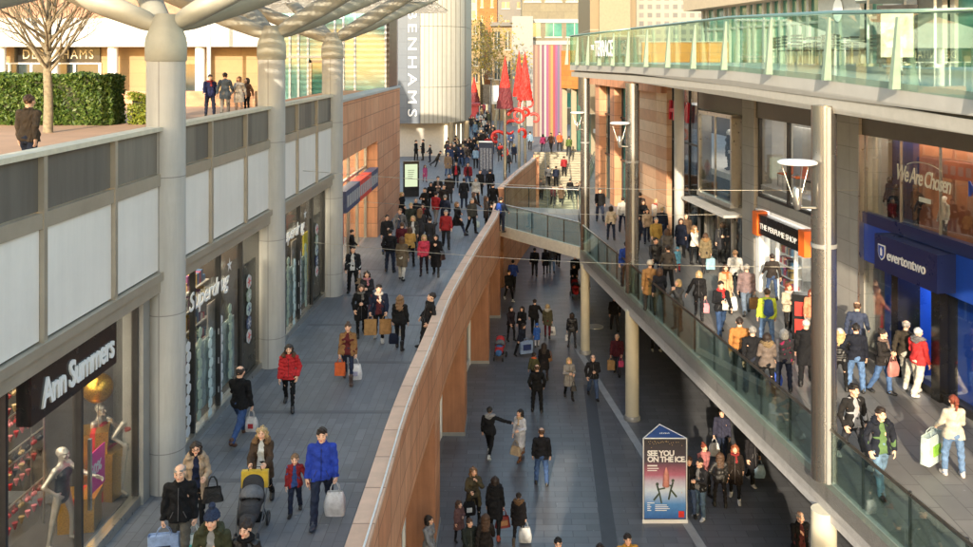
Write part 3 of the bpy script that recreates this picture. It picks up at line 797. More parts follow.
# paving features
g = MB()
def strip(p0, p1, w, z, mb):
    d = Vector((p1[0]-p0[0], p1[1]-p0[1], 0)).normalized(); n = Vector((-d.y, d.x, 0))*w/2
    mb.prism([(p0[0]-n.x, p0[1]-n.y), (p1[0]-n.x, p1[1]-n.y), (p1[0]+n.x, p1[1]+n.y), (p0[0]+n.x, p0[1]+n.y)], z, z+.004)
strip((6.1, 16.), (2.6, 42.), .26, .0, g)
tag(g.build('paving_strip', mat_plain('pale_granite', (.34, .34, .34), .6, 0, .15, 3.)), None, None, None, 'structure')
g = MB(); strip((2.5, 14.), (2.55, 24.), .42, .0, g); strip((2.55, 24.), (2.95, 36), .42, .0, g)
tag(g.build('drain_channel', mat_plain('dark_granite', (.06, .064, .074), .5, 0, .2, 3.)), None, None, None, 'structure')
g = MB()
for y in (14.6, 18.1, 21.6, 25.1, 28.6, 32.1, 36): g.box(-6.6, lerp_poly(WALL, y)-.33, y, y+.16, MID, MID+.004)
tag(g.build('paving_band', mat_plain('mid_granite', (.1, .105, .12), .5, 0, .15, 3.)), None, None, None, 'structure')
# round cover in the lower street
mh = ground(595, 327, 0)
cv = thing('street_light_cover', 'round pale cover set in the lower street beside a concrete column', 'ground cover', mh)
MB().lathe([(.42, 0), (.42, .03), (.37, .035), (.37, .03)], n=32).build('rim', STEEL, cv); MB().lathe([(.0, .0), (.36, .0), (.36, .02), (0, .022)], n=32).build('lid', mat_plain('frosted_lid', (.4, .4, .38), .5), cv)

# ------------------------------------------------------------------ sandstone parapet along the walkway
def ribbon(mb, poly, x_in, x_out, z0, z1, mi=0):
    """a wall that follows poly: from x+x_in to x+x_out, finely split so that it curves"""
    pts = []
    for a, b in zip(poly, poly[1:]):
        k = 4
        for i in range(k): pts.append((a[0]+(b[0]-a[0])*i/k, a[1]+(b[1]-a[1])*i/k))
    pts.append(poly[-1]); n = len(pts)
    V = []
    for x, y in pts: V += [(x+x_in, y, z0), (x+x_out, y, z0), (x+x_out, y, z1), (x+x_in, y, z1)]
    Fc = [(0, 1, 2, 3), (4*n-1, 4*n-2, 4*n-3, 4*n-4)]
    for i in range(n-1):
        for j in range(4): Fc.append((4*i+j, 4*(i+1)+j, 4*(i+1)+(j+1) % 4, 4*i+(j+1) % 4))
    mb.add(V, [f[::-1] for f in Fc], mi)
    return pts
def smooth(poly):
    """Catmull-Rom through the plan points"""
    P = [Vector((x, y)) for x, y in poly]; P = [2*P[0]-P[1]]+P+[2*P[-1]-P[-2]]; out = []
    for i in range(1, len(P)-2):
        for t in (0, .25, .5, .75):
            a, b, c, d = P[i-1:i+3]
            q = .5*((2*b)+(c-a)*t+(2*a-5*b+4*c-d)*t*t+(3*b-a-3*c+d)*t**3); out.append((q.x, q.y))
    out.append(poly[-1]); return out
WS = smooth(WALL); W2S = smooth(WALL2)
pw = thing('parapet_wall', 'long red sandstone parapet beside the walkway with a steel handrail, nearer of the two', 'wall', (-2.3, 13.8, 0))
pw2 = thing('parapet_wall', 'shorter red sandstone parapet beyond the footbridge ending by the stone steps', 'wall', (-.6, 51, 0))
def rel(o, root): o.location = -Vector(root.location); return o
for root, poly in ((pw, WS), (pw2, W2S)):
    b = MB(); ribbon(b, poly, -.3, 0, 3.55, 5.62); rel(b.build('wall_face', ORANGE, root), root)
    b = MB(); ribbon(b, poly, -.33, .03, 5.62, 5.7); rel(b.build('coping', COPING, root), root)
    b = MB(); b.tube([(x-.02, y, 5.75) for x, y in poly], .02, 8); rel(b.build('handrail', mat_plain('pale_handrail', (.72, .7, .66), .45, .1), root), root)
    b = MB(); ribbon(b, poly, -1.6, -.3, 3.55, 3.9); rel(b.build('soffit', CONC, root), root)
e = MB(); e.box(1.35, 1.75, 65.6, 66.1, 0, 5.9); rel(e.build('end_pier', ORANGE_X, pw2), pw2)
e = MB(); ribbon(e, W2S, -.5, 0.0, 0, 3.54); rel(e.build('lower_wall', ORANGE, pw2), pw2)
# piers and shop glazing under it
PY = [9.2, 16.6, 23.9, 31.2, 38.5, 45.2]
for i, y in enumerate(PY):
    x = lerp_poly(WS, y); nm = ['hidden nearest', 'second', 'third', 'fourth', 'fifth', 'sixth'][i]
    t = thing('stone_pier', ['red sandstone pier under the parapet nearest the viewer', 'red sandstone pier under the parapet beside the dark-haired woman by the shop window', 'red sandstone pier under the parapet left of the man in a grey hood',
         'red sandstone pier under the parapet beside the walking man with white shoes', 'red sandstone pier under the parapet beside the pushchair and plaid bag', 'red sandstone pier under the parapet next to the footbridge'][i], 'pier', (x, y, 0), 0, 'sandstone piers under the parapet')
    MB().box(-.86, -.005, 0, 1.55, .12, 3.545).build('shaft', ORANGE, t); MB().box(-.88, .02, -.02, 1.57, 0, .12).build('plinth', GREYST, t)
for i in range(len(PY)-1):
    y0, y1 = PY[i]+1.6, PY[i+1]-.05; x0, x1 = lerp_poly(WS, y0)-.85, lerp_poly(WS, y1)-.85
    M = frame((x0, y0), (x1, y1)); L = math.hypot(x1-x0, y1-y0)
    t = thing('lower_shopfront', 'white framed shop window behind the sandstone piers, %s' % ['nearest the viewer', 'behind the mother and children', 'beside the walking man', 'beside the pushchair', 'close to the footbridge'][i], 'shop window', M=M)
    b = MB()
    for u in (0, L/3, 2*L/3, L-.14): b.box(u, u+.14, -.08, .08, 0, 3.5)
    b.box(0, L, -.06, .06, 3.3, 3.5); b.box(0, L, -.06, .06, 0, .25); b.build('frame', WHITE, t)
    MB().box(0, L, -.012, .012, .25, 3.3).build('glazing', GLASS_D, t)
    MB().box(0, L, 2.4, 2.6, 0, 3.5).build('back_wall', ROOML, t)
b = MB(); b.box(-12, -3.2, 1, 52, 3.5, 3.94); b.box(-12.2, -12, 1, 60, 0, 3.9); struct('ceiling', b, CONC)

# ------------------------------------------------------------------ left arcade: bronze parapet, white panels, fascia
P0, P1, P2 = (-7.1, 4.), (-7.0, 17.9), (-6.57, 32.2)
arc = thing('shopping_arcade', 'white panelled shopping arcade with bronze mesh parapet above dark shopfronts', 'building', (-7.0, 17.9, 0))
def arcade(p0, p1, mods):
    M = frame(p0, p1); Mi = Matrix.Translation(-Vector(arc.location)) @ M
    L = math.hypot(p1[0]-p0[0], p1[1]-p0[1])
    for u0, u1 in mods:
        MB(Mi).box(u0+.05, u1-.05, -.03, .05, 10.9, 11.72).build('mesh_panel', LOUVRE, arc)
        MB(Mi).box(u0+.06, u1-.06, -.05, .1, 9.0, 10.63).build('cladding_panel', WHITEP, arc)
        MB(Mi).box(u0-.05, u0+.05, -.12, .12, 8.9, 11.75).build('mullion', TANST, arc)
    MB(Mi).box(0, L, -.14, .2, 11.72, 11.8).build('handrail', mat_plain('cream_rail', (.62, .56, .44), .5), arc)
    MB(Mi).box(0, L, -.1, .2, 10.65, 10.88).build('ledge', TANST, arc)
    b = MB(Mi); b.box(0, L, -.16, .3, 8.82, 8.97); b.box(0, L, -.1, .3, 8.58, 8.82); b.build('fascia', TANST, arc)
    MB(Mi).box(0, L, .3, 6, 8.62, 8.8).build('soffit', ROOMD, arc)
arcade(P0, P1, [(i*2.317, (i+1)*2.317) for i in range(6)])
arcade(P1, P2, [(i*2.384, (i+1)*2.384) for i in range(6)])
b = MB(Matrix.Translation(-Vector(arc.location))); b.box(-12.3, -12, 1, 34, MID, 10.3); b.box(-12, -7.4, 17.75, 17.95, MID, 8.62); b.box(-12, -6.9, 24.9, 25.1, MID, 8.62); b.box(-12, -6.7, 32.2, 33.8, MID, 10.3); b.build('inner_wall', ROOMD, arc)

def column_tree(x, y, label, r=.37):
    t = thing('canopy_column', label, 'column', (x, y, 0), 0, 'tree-like columns carrying the canopy')
    MB().lathe([(r, MID), (r, MID+2), (r, 13.1)], n=32).build('shaft', mat_brick('pale_column_concrete', (.44, .43, .41), (.46, .45, .43), (.26, .25, .24), 40, 2.7, 'xz', .012, .55, 0, .08, .3, 1.2, streak=.16), t)
    MB().lathe([(r+.012, 13.08), (r+.025, 13.1), (r+.025, 13.46), (r+.01, 13.49), (r+.01, 13.54), (.2, 14.02)], n=32).build('cap', CANOPYST, t)
    for dx, dy, dz, nm in ((3.5, .6, 2.15, 1), (-3.7, .4, 1.45, 1), (3.0, 4.0, 1.7, 1), (-2.6, 4.5, 1.6, 1)):
        pts = [Vector((0, 0, 13.72))+Vector((dx, dy, dz))*k for k in (0.02, .12, .35, .7, 1.15)]
        MB().tube(pts, [.12, .2, .25, .23, .18], 16).build('branch', CANOPYST, t)
column_tree(-6.94, 17.9, 'pale canopy column between the lingerie window and the chemist window')
column_tree(-6.76, 25.0, 'pale canopy column between the two chemist windows')
column_tree(-6.55, 32.3, 'pale canopy column at the corner of the red sandstone block')
column_tree(-7.05, 10.8, 'pale canopy column nearest the viewer, out of sight below the roof mesh')
# canopy roof: slatted mesh
cn = thing('slatted_canopy', 'fine metal slatted canopy roof spread over the branching columns', 'canopy', (-8, 30, 15.2))
b = MB()
for i in range(34): b.box(-6, 4.6, -14+i*.88, -13.9+i*.88, .1, .24)
b.build('rafter', GREYST, cn)
def canopy_mat():
    m, nt, out = _nt('canopy_mesh'); L = nt.links.new
    tc = nd(nt, 'ShaderNodeTexCoord'); n = nd(nt, 'ShaderNodeTexNoise', Scale=14., Detail=5., Roughness=.8); L(tc.outputs['Object'], n.inputs['Vector'])
    r = ramp(nt, n.outputs['Fac'], [(.45, (0, 0, 0)), (.52, (1, 1, 1))])
    d = nd(nt, 'ShaderNodeBsdfDiffuse'); d.inputs[0].default_value = (.35, .34, .3, 1); t = nd(nt, 'ShaderNodeBsdfTransparent')
    mx = nd(nt, 'ShaderNodeMixShader'); L(r.outputs[0], mx.inputs[0]); L(d.outputs[0], mx.inputs[1]); L(t.outputs[0], mx.inputs[2]); L(mx.outputs[0], out.inputs[0]); return m
MB().box(-6, 4.6, -14, 16, .25, .28).build('mesh_sheet', canopy_mat(), cn)

# ------------------------------------------------------------------ lingerie shop (bay one) and chemist (bays two and three)
def glazed_bay(p0, p1, u0, u1, label, name='shopfront', divs=3, gl=None, z1=8.58, back=.25, frame_m=None):
    M = frame(p0, p1, MID); t = thing(name, label, 'shopfront', M=M); h = z1-MID; fm = frame_m or DARKST
    MB().box(u0, u1, back-.015, back+.015, .18, h).build('glazing', gl or GLASS_S, t)
    b = MB(); w = (u1-u0)/divs
    for i in range(divs+1): b.box(u0+i*w-.035, u0+i*w+.035, back-.06, back+.06, 0, h)
    b.box(u0, u1, back-.06, back+.06, h-.1, h); b.build('frame', fm, t)
    MB().box(u0, u1, back-.1, back+.12, 0, .18).build('plinth', STEEL, t)
    MB().box(u0+.3, u1-.3, .9, 4.4, h-.12, h-.08).build('ceiling_light', mat_emit('shop_light', (1., .84, .6), 3.2), t)
    MB().box(u0, u1, back+.2, 4.8, .0, .02).build('shop_floor', mat_plain('shop_floor', (.06, .055, .05), .35, 0, .2, 1.), t)
    return t, M
sf1, M1 = glazed_bay(P0, P1, 0, 13.2, 'lingerie shopfront with black sign, mannequins and gold boxes behind glass', divs=6)
MB().box(13.2, 13.5, .1, .5, 0, 3.98).build('pilaster', GREYST, sf1)
sg = MB(); sg.box(9.05, 11.8, -.02, .2, 3.2, 3.92); o = sg.build('sign_board', BLACK, sf1)
text('Ann Summers', .58, LETTER, o, at(9.33, -.025, 3.37, M_FRONT), ext=.025, bold=.012, space=.92, fit=2.35)
MB().box(11.2, 11.26, .15, .2, .9, 2.1).build('door_handle', STEEL, sf1)
MB().box(0, 8, 3.2, 3.3, 0, 3.9).build('back_panel', mat_plain('crimson_interior', (.2, .02, .03), .6, 0, .4, 2.), sf1)
def local(M, *p): return M @ Vector(p)
GOLD = mat_plain('gold_glitter', (.6, .34, .05), .3, .85, .5, 40.)
SILVER = mat_plain('silver_mannequin', (.46, .42, .37), .42, .55, .1, 3.)
def mannequin(label, pos, face, legs, arms, mat, sex='f', H=1.78, top=None, bot=None):
    if top: h = person(label, loc=pos, face=face, sex=sex, legs=legs, arms=arms, H=H, hair=None, mat=None, cat='mannequin', name='mannequin', lv='mid', top=top, bot=bot or ('skinny', (30, 30, 34)), skin='l')
    else: h = person(label, loc=pos, face=face, sex=sex, legs=legs, arms=arms, H=H, hair=None, mat=mat, bare=True, cat='mannequin', name='mannequin', lv='hi')
    if not top:
        pass
    else: h['root'].children[0].material_slots[0].material = mat
    return h
# mannequins stand where the photograph shows them, just behind the glass
def behind(px, py, X):
    Y = F*X/(px-VX); return Vector((X, Y, EYE-(py-VY)/F*Y))
mp = [(behind(62, 440, -7.75), 'silver mannequin in black lingerie with one arm held out beside the gold boxes', 80, 'pose', ('reach', 'hip')),
      (behind(100, 405, -7.98), 'silver mannequin in a red corset holding up a gold balloon', 75, 'relax', ('face', 'down')),
      (behind(130, 470, -7.42), 'silver seated-looking mannequin in a red vest next to the shop pilaster', 70, 'relax', ('hip', 'hip'))]
for i, (p, lab, fc, lg, ar) in enumerate(mp):
    p.z = MID+.2
    h = mannequin(lab, p, fc, lg, ar, SILVER)
    c = [(15, 14, 16), (170, 20, 24), (140, 18, 22)][i]
    v = cached(('bodice', lg, ar), lambda: np_mesh('bodice', [(*bodice_mesh(lg, ar), 0)])) if False else None
    f = Field(); J = h['J']
    f.cone(J['wai']-[0, 0, .02], J['che']+[0, 0, .0], .128, .142, ky=.74, k=.05)
    for s_ in (-1, 1): f.ell(J['che']+[s_*.062, -.075, .0], (.062, .055, .062), k=.04)
    f.cone(J['pel']-[0, 0, .05], J['pel']+[0, 0, .03], .13, .14, ky=.78, k=.03)
    mkpart('lingerie', np_mesh('lingerie', [(*f.mesh(.016), 0)]), [mat_cloth(c, 'shiny')], h['root'])
pl = thing('display_plinth', 'low dark display plinth under the mannequins in the lingerie window', 'plinth', M=M1); MB().box(8.3, 13.1, .35, 1.6, .02, .2).build('top', ROOMD, pl)
gb = behind(92, 432, -8.2)
def gift_box(px, py, X, s, lab, rz):
    p = behind(px, py, X); p.z = MID+.2
    t = thing('gold_box', lab, 'gift box', p, rz*DEG, 'gold boxes in the lingerie window')
    MB().box(-s[0]/2, s[0]/2, -s[1]/2, s[1]/2, 0, s[2]*.82).build('carton', GOLD, t); MB().box(-s[0]/2-.02, s[0]/2+.02, -s[1]/2-.02, s[1]/2+.02, s[2]*.82, s[2]).build('lid', GOLD, t)
    MB().box(-.04, .04, -s[1]/2-.026, s[1]/2+.026, 0, s[2]+.006).build('ribbon', REDP, t)
gift_box(80, 505, -7.75, (.6, .5, .6), 'largest glittery gold box at the foot of the silver mannequin', 10)
gift_box(94, 440, -8.0, (.5, .5, 1.3), 'tall glittery gold box stacked high behind the glass door handle', 20)
gift_box(108, 455, -7.75, (.45, .45, .9), 'medium glittery gold box beside the pink poster', -8)
bl = thing('gold_balloon', 'round glittery gold balloon held above the red mannequin', 'balloon', behind(98, 388, -7.95)); MB().ball((0, 0, 0), .28, 20).build('globe', GOLD, bl); MB().tube([(0, 0, -.28), (0.02, 0, -.9)], .01, 5).build('stick', STEEL, bl)
ps = behind(109, 445, -7.1)
po = thing('sale_poster', 'bright pink tilted price poster stuck inside the lingerie window', 'poster', M=M1 @ Matrix.Translation((11.75, .3, 1.35)))
MB().box(-.3, .3, 0, .012, -.35, .35).build('sheet', mat_plain('hot_pink', (.75, .04, .3), .5, 0, .05, 2.), po)
text('50%', .26, LETTER, po, at(-.27, -.004, -.05, M_FRONT), ext=.003, bold=.006)
# lingerie rails deep in the shop
for k, (u, d, z, lab) in enumerate(((11.35, 1.45, 0, 'tall steel rail of red and black lingerie nearest the viewer'), (12.5, 2.3, 0, 'steel rail of red lingerie in the middle of the shop'), (11.2, 2.9, 0, 'steel rail of dark lingerie at the back of the shop'))):
    t = thing('clothes_rail', lab, 'clothes rail', M=M1 @ Matrix.Translation((u, d, .02)), group='rails of lingerie in the shop')
    b = MB()
    for x in (-.8, .8): b.tube([(x, 0, 0), (x, 0, 3.0)], .02, 6)
    for z in (1.0, 1.9, 3.0): b.tube([(-.8, 0, z), (.8, 0, z)], .018, 6)
    b.build('rail_frame', STEEL, t)
    rr = random.Random(k)
    for r_, z in enumerate((1.0, 1.9, 3.0)):
        for j in range(8):
            x = -.72+j*.2; c = rr.choice([(190, 24, 30), (20, 18, 20), (150, 16, 24), (214, 120, 130), (170, 140, 90), (30, 26, 30)])
            q = MB(); w = .08; q.tube([(x, 0, z), (x, 0, z-.07)], .006, 4)
            q.ball((x-.032, 0, z-.14), (.034, .04, .04), 8); q.ball((x+.032, 0, z-.14), (.034, .04, .04), 8); q.tube([(x-.05, 0, z-.13), (x, .02, z-.02), (x+.05, 0, z-.13)], .006, 4); q.tube([(x, 0, z-.34), (x, 0, z-.38), (x, 0, z-.46)], [.05, .04, .012], 7)
            q.build('garment', mat_cloth(c, 'shiny'), t)

def hexagon(mb, x, z, r, y, th=.012): mb.add([(x+r*math.cos(PI/6+PI*i/3), y-s*th, z+r*math.sin(PI/6+PI*i/3)) for s in (0, 1) for i in range(6)], [(0,1,2,3,4,5), (11,10,9,8,7,6)]+[(i, i+6, (i+1) % 6+6, (i+1) % 6) for i in range(6)])
HEXC = [mat_plain('decal_white', (.62, .64, .66), .5, 0, .05), mat_plain('decal_sage', (.32, .4, .32), .5, 0, .1), mat_plain('decal_ice', (.5, .62, .62), .5, 0, .1), mat_plain('decal_navy', (.03, .06, .16), .5, 0, .1)]
def snow(mb, x, z, r, y):
    for i in range(3):
        a = PI*i/3; c, s = math.cos(a)*r, math.sin(a)*r; n = Vector((-math.sin(a), math.cos(a)))*r*.13
        mb.add([(x-c-n.x, y, z-s-n.y), (x+c-n.x, y, z+s-n.y), (x+c+n.x, y, z+s+n.y), (x-c+n.x, y, z-s+n.y)], [(0, 1, 2, 3)])
def chemist(u0, u1, lab, yellow):
    t, M = glazed_bay(P1, P2, u0, u1, lab, divs=4, gl=GLASS_S)
    w = u1-u0
    sgn = text('Superdrug', .56, LETTER, t, at(u0+w*.2, .2, 2.95, M_FRONT) @ Matrix.Rotation(-.02, 4, 'Z'), name='shop_sign', ext=.008, bold=.008, shear=.2, space=.95, fit=2.5)
    s = MB(); sx, sz = u0+w*.22+2.35, 3.42
    for i in range(5):
        a = 2*PI*i/5+.3; s.add([(sx, .17, sz), (sx+.07*math.cos(a-.6), .17, sz+.07*math.sin(a-.6)), (sx+.19*math.cos(a), .17, sz+.19*math.sin(a)), (sx+.07*math.cos(a+.6), .17, sz+.07*math.sin(a+.6))], [(0, 1, 2, 3)])
    s.build('star_emblem', LETTER, t)
    d = thing('window_decal', 'dark door panel with a vertical chain of winter hexagons, ' + ('farther chemist window' if yellow else 'nearer chemist window'), 'decal', M=M)
    MB().box(u0+w*.74, u0+w*.95, .26, .3, .1, 3.1).build('panel', BLACK, d)
    for i in range(5):
        b = MB(); z = 2.6-i*.36; hexagon(b, u0+w*.845, z, .2, .225); b.build('hexagon', HEXC[[0, 1, 2, 3, 0][i]], d)
        b = MB(); snow(b, u0+w*.845, z, .14, .208); b.build('snowflake', [REDP, HEXC[0], HEXC[3], HEXC[0], REDP][i], d)
    for c in range(5):
        d = thing('window_decal', 'hanging chain of pale winter hexagons, %s in the %s chemist window' % (['first from the near end', 'second from the near end', 'third from the near end', 'fourth from the near end', 'fifth from the near end'][c], 'farther' if yellow else 'nearer'), 'decal', M=M, group='hexagon decal chains on the chemist windows')
        for i in range(9):
            b = MB(); hexagon(b, u0+w*(.2+.105*c)+.04*math.sin(i*2+c), 2.2-i*.232+.12*math.sin(c*2.1), .128, .225); b.build('hexagon', HEXC[(i*3+c) % 3], d)
    # dressing behind the glass
    sh = thing('display_shelves', 'stacked shelves of small cosmetics behind the %s chemist window' % ('farther' if yellow else 'nearer'), 'shelves', M=M)
    b = MB(); rr = random.Random(int(u0*10))
    for z in (.5, 1.0, 1.5, 2.0, 2.5): b.box(u0+.3, u1-.4, 1.5, 1.9, z, z+.03)
    b.box(u0+.3, u1-.4, 1.9, 1.95, 0, 2.9); b.build('shelf_unit', ROOML, sh)
    b = MB(); cs = [mat_cloth(c, 'plastic') for c in ((200, 60, 70), (220, 210, 200), (60, 110, 160), (210, 170, 60), (120, 60, 120), (60, 60, 64))]
    for z in (.5, 1.0, 1.5, 2.0, 2.5):
        x = u0+.35
        while x < u1-.6:
            ww = rr.uniform(.06, .16); b.box(x, x+ww, 1.55, 1.8, z+.03, z+.03+rr.uniform(.15, .38), rr.randrange(6)); x += ww+.02
    tag(b.build('goods', cs, sh), None, None, None, 'stuff')
    wg = thing('window_graphic', 'pale mottled winter graphic across the lower half of the %s chemist window' % ('farther' if yellow else 'nearer'), 'window graphic', M=M)
    MB().box(u0+w*.3, u0+w*.7, .3, .315, .45, 2.0).build('sheet', mat_plain('winter_graphic', (.36, .42, .42), .5, 0, .55, 2.2), wg)
    for k in range(2):
        p = thing('window_poster', ['photo poster of a dark-dressed woman with a tan bag', 'pale photo poster of a face with white lettering area'][k]+', '+('farther' if yellow else 'nearer')+' chemist window', 'poster', M=M)
        x = u0+w*(.06 if k == 0 else .44)
        MB().box(x, x+.9, .36, .38, .4 if k == 0 else 1.3, 3.1 if k == 0 else 2.7).build('sheet', mat_plain('poster_%d' % k, [(.05, .045, .05), (.35, .3, .27)][k], .5, 0, .6, 1.7), p)
    if yellow:
        p = thing('offer_banner', 'bright yellow offer banner hanging in the farther chemist window', 'banner', M=M); MB().box(u0+w*.64, u0+w*.73, .33, .35, 1.0, 2.7).build('sheet', mat_plain('yellow_banner', (.75, .6, .05), .5, 0, .05), p)
chemist(.55, 6.9, 'nearer chemist shopfront with white italic sign and hexagon decals on glass', False)
chemist(7.6, 14.1, 'farther chemist shopfront with white italic sign and a yellow banner', True)

# ------------------------------------------------------------------ red sandstone block with a shop opening
sb = thing('sandstone_block', 'red sandstone building block with a recessed shop opening beside the walkway', 'building', M=frame((-6.6, 33.9), (-6.4, 50), 0))
b = MB(); L = 16.1; b.box(0, L, 0, .6, 9.15, 11.4); b.box(0, .5, 0, .6, MID, 9.15); b.box(8.6, L, 0, 6, MID, 9.15); b.box(0, 8.6, 5, 5.5, MID, 9.15); b.box(0, L, .6, 3, 11.2, 11.35)
b.build('wall', ORANGE_X, sb)
MB().box(-.05, L+.05, -.06, .7, 11.4, 11.5).build('coping', CONC, sb)
b = MB()
for u in (.5, 2.4, 4.4, 6.4, 8.5): b.box(u-.05, u+.1, .5, .62, MID, 9.15)
b.box(.5, 8.6, .5, .62, 7.9, 8.0); b.box(.5, 8.6, .45, .62, 9.0, 9.15); b.build('window_frame', TANST, sb)
MB().box(.5, 8.6, .55, .57, MID+.1, 9.0).build('glazing', GLASS_S, sb)
MB().box(.5, 8.6, 3.6, 3.7, MID, 9.15).build('interior', ROOML, sb)
MB().box(.8, 8.3, .9, 3.4, 9.0, 9.05).build('ceiling_light', mat_emit('shop_light', (1., .84, .6), 3.2), sb)
sgn = thing('projecting_sign', 'long navy and red shop sign mounted over the sandstone shop opening', 'sign', M=frame((-6.6, 33.9), (-6.4, 50), 0))
for i, (u0, u1, c) in enumerate(((.7, 3.6, (.06, .08, .16)), (3.65, 6.4, (.7, .06, .04)), (6.45, 8.2, (.06, .08, .16)))): MB().box(u0, u1, -.1, .3, 7.1, 7.95).build('sign_panel', mat_plain('shop_sign_%d' % i, c, .45, 0, .25, 5.), sgn)
bl_ = MB()
for i in range(15): bl_.box(.9+i*.48, 1.2+i*.48, -.12, -.105, 7.3, 7.75)
bl_.build('sign_bars', mat_plain('sign_grey', (.4, .4, .42), .5), sgn)
sgn = thing('shop_poster', 'red and yellow sale poster inside the sandstone shop window', 'poster', M=frame((-6.6, 33.9), (-6.4, 50), 0)); MB().box(2.0, 4.2, .7, .72, MID+.6, 6.9).build('sheet', mat_plain('poster_red', (.65, .08, .03), .5), sgn); MB().box(2.3, 3.2, .69, .7, 5.6, 6.3).build('patch', mat_plain('poster_yellow', (.8, .5, .04), .5), sgn)

# ------------------------------------------------------------------ upper deck: department store, hedge, tree, glass pavilion
ds = thing('department_store', 'low tan department store with white canopy fascia and black sign band', 'building', (-20, 50, DECK))
MB().box(-14, 7.6, 0, 6, 0, 2.95).build('wall', mat_brick('tan_panels', (.3, .2, .1), (.34, .23, .115), (.2, .135, .07), 2.4, .75, 'xz', .012, .7, 0, .12, .1), ds)
MB().box(-14, 7.8, -1.6, .0, 2.95, 4.5).build('canopy_fascia', mat_brick('white_fascia', (.4, .41, .4), (.44, .45, .43), (.3, .31, .3), .6, 9, 'xz', .01, .6, 0, .06, .05), ds)
MB().box(-14, 7.6, -.5, 6, 4.5, 6.4).build('upper_wall', mat_plain('red_brown_brick', (.34, .18, .12), .8, 0, .3, 2.), ds)
sbm = MB().box(-7.75, -3.0, -.12, -.001, 2.1, 2.93).build('sign_band', BLACK, ds)
text('DEBENHAMS', .72, mat_plain('cream_letter', (.6, .53, .36), .5), sbm, at(-7.3, -.13, 2.3, M_FRONT), ext=.03, space=1.22, fit=3.9)
b = MB(); b.box(-9.3, -3.0, -.05, -.003, 0, 2.05); b.build('shop_window', DARKWIN, ds)
b = MB()
for x in (-9.3, -8.1, -6.9, -5.7, -4.5, -3.1): b.box(x, x+.14, -.1, -.01, 0, 2.0)
b.box(-9.3, -2.96, -.1, -.01, 2.0, 2.08)
b.build('window_frame', WHITE, ds)
MB().box(.4, 3.0, -.05, -.003, .5, 2.0).build('poster_window', DARKWIN, ds)
for x in (-7.95, -5.1, -1.85, 2.9): MB().lathe([(.27, 0), (.27, 2.95)], x, -1.1, 20).build('column', WHITE, ds)
for px in (209,): MB().lathe([(.1, 0), (.1, 6)], world(px, 0, 46).x+20, -4, 12).build('mast', WHITE, ds)
lw_ = tag(MB().box(-22, -12.6, 43.6, 44, DECK, DECK+.75).build('low_wall', mat_brick('orange_brick', (.48, .25, .14), (.55, .3, .17), (.4, .25, .16), .45, .15, 'xz', .012, .8)), 'low orange brick wall on the upper deck behind the clipped hedge', 'wall')

def leaf_mat(name, a, b_, c):
    if name in MATS: return MATS[name]
    m, nt, out = _nt(name); L = nt.links.new
    g = nd(nt, 'ShaderNodeNewGeometry'); r = ramp(nt, g.outputs['Random Per Island'], [(0., a), (.55, b_), (1., c)])
    d = nd(nt, 'ShaderNodeBsdfPrincipled', Roughness=.5); L(r.outputs[0], d.inputs['Base Color'])
    t = nd(nt, 'ShaderNodeBsdfTranslucent'); L(r.outputs[0], t.inputs[0]); mx = nd(nt, 'ShaderNodeMixShader'); mx.inputs[0].default_value = .25
    L(d.outputs[0], mx.inputs[1]); L(t.outputs[0], mx.inputs[2]); L(mx.outputs[0], out.inputs[0]); MATS[name] = m; return m
def leaf_cloud(mb, pts, s, rng):
    for p in pts:
        n = Vector((rng.gauss(0, 1), rng.gauss(0, 1), rng.gauss(.3, 1))).normalized(); a = n.orthogonal().normalized(); a.rotate(Matrix.Rotation(rng.uniform(0, 6.28), 3, n)); b = n.cross(a)
        k = s*rng.uniform(.6, 1.3); p = Vector(p)
        mb.add([p-a*k, p-b*k*.45+a*k*.1, p+a*k, p+b*k*.45+a*k*.1], [(0, 1, 2, 3)], 0, False)
def bump3(x, y, z): return math.sin(2.1*x+1.3*z)*math.sin(1.7*z+.9*y)+.5*math.sin(4.3*x+2*z)
HEDGE = leaf_mat('hedge_leaves', (.03, .07, .012), (.075, .13, .02), (.15, .2, .04))
def hedge(name, label, x0, x1, y0, y1, z0, z1, n, leaf, mat, s, cat='hedge'):
    t = thing(name, label, cat, ((x0+x1)/2, (y0+y1)/2, z0)); r = random.Random(n)
    c = Vector(((x0+x1)/2, (y0+y1)/2, z0)); pts = []
    for _ in range(n):
        f = r.random(); x, y, z = r.uniform(x0, x1), r.uniform(y0, y1), r.uniform(z0, z1)
        if f < .6: y = y0+abs(r.gauss(0, .07))
        elif f < .8: z = z1-abs(r.gauss(0, .07))
        elif f < .92: x = x1-abs(r.gauss(0, .07))
        b = .09*bump3(x, y, z); pts.append(Vector((x, y-b, z+b*(z > z1-.3)))-c)
    m = MB(); leaf_cloud(m, pts, s, r); m.build('foliage', mat, t)
    MB().box(x0-c.x+.12, x1-c.x-.12, y0-c.y+.12, y1-c.y-.12, .05, z1-z0-.1).build('branch_core', mat_plain('hedge_wood', (.03, .035, .015), .9, 0, .4, 8.), t)
hedge('clipped_hedge', 'square clipped green hedge on the upper deck behind the bare tree', -22, -14.35, 32, 33.1, DECK, 12.5, 15000, 0, HEDGE, .085)
hedge('small_bush', 'small yellow-green bush between the hedge and the nearest column', -13.95, -13.15, 32.4, 33.2, DECK, 11.75, 1500, 0, leaf_mat('lime_leaves', (.12, .17, .02), (.2, .25, .03), (.3, .3, .05)), .06, 'bush')
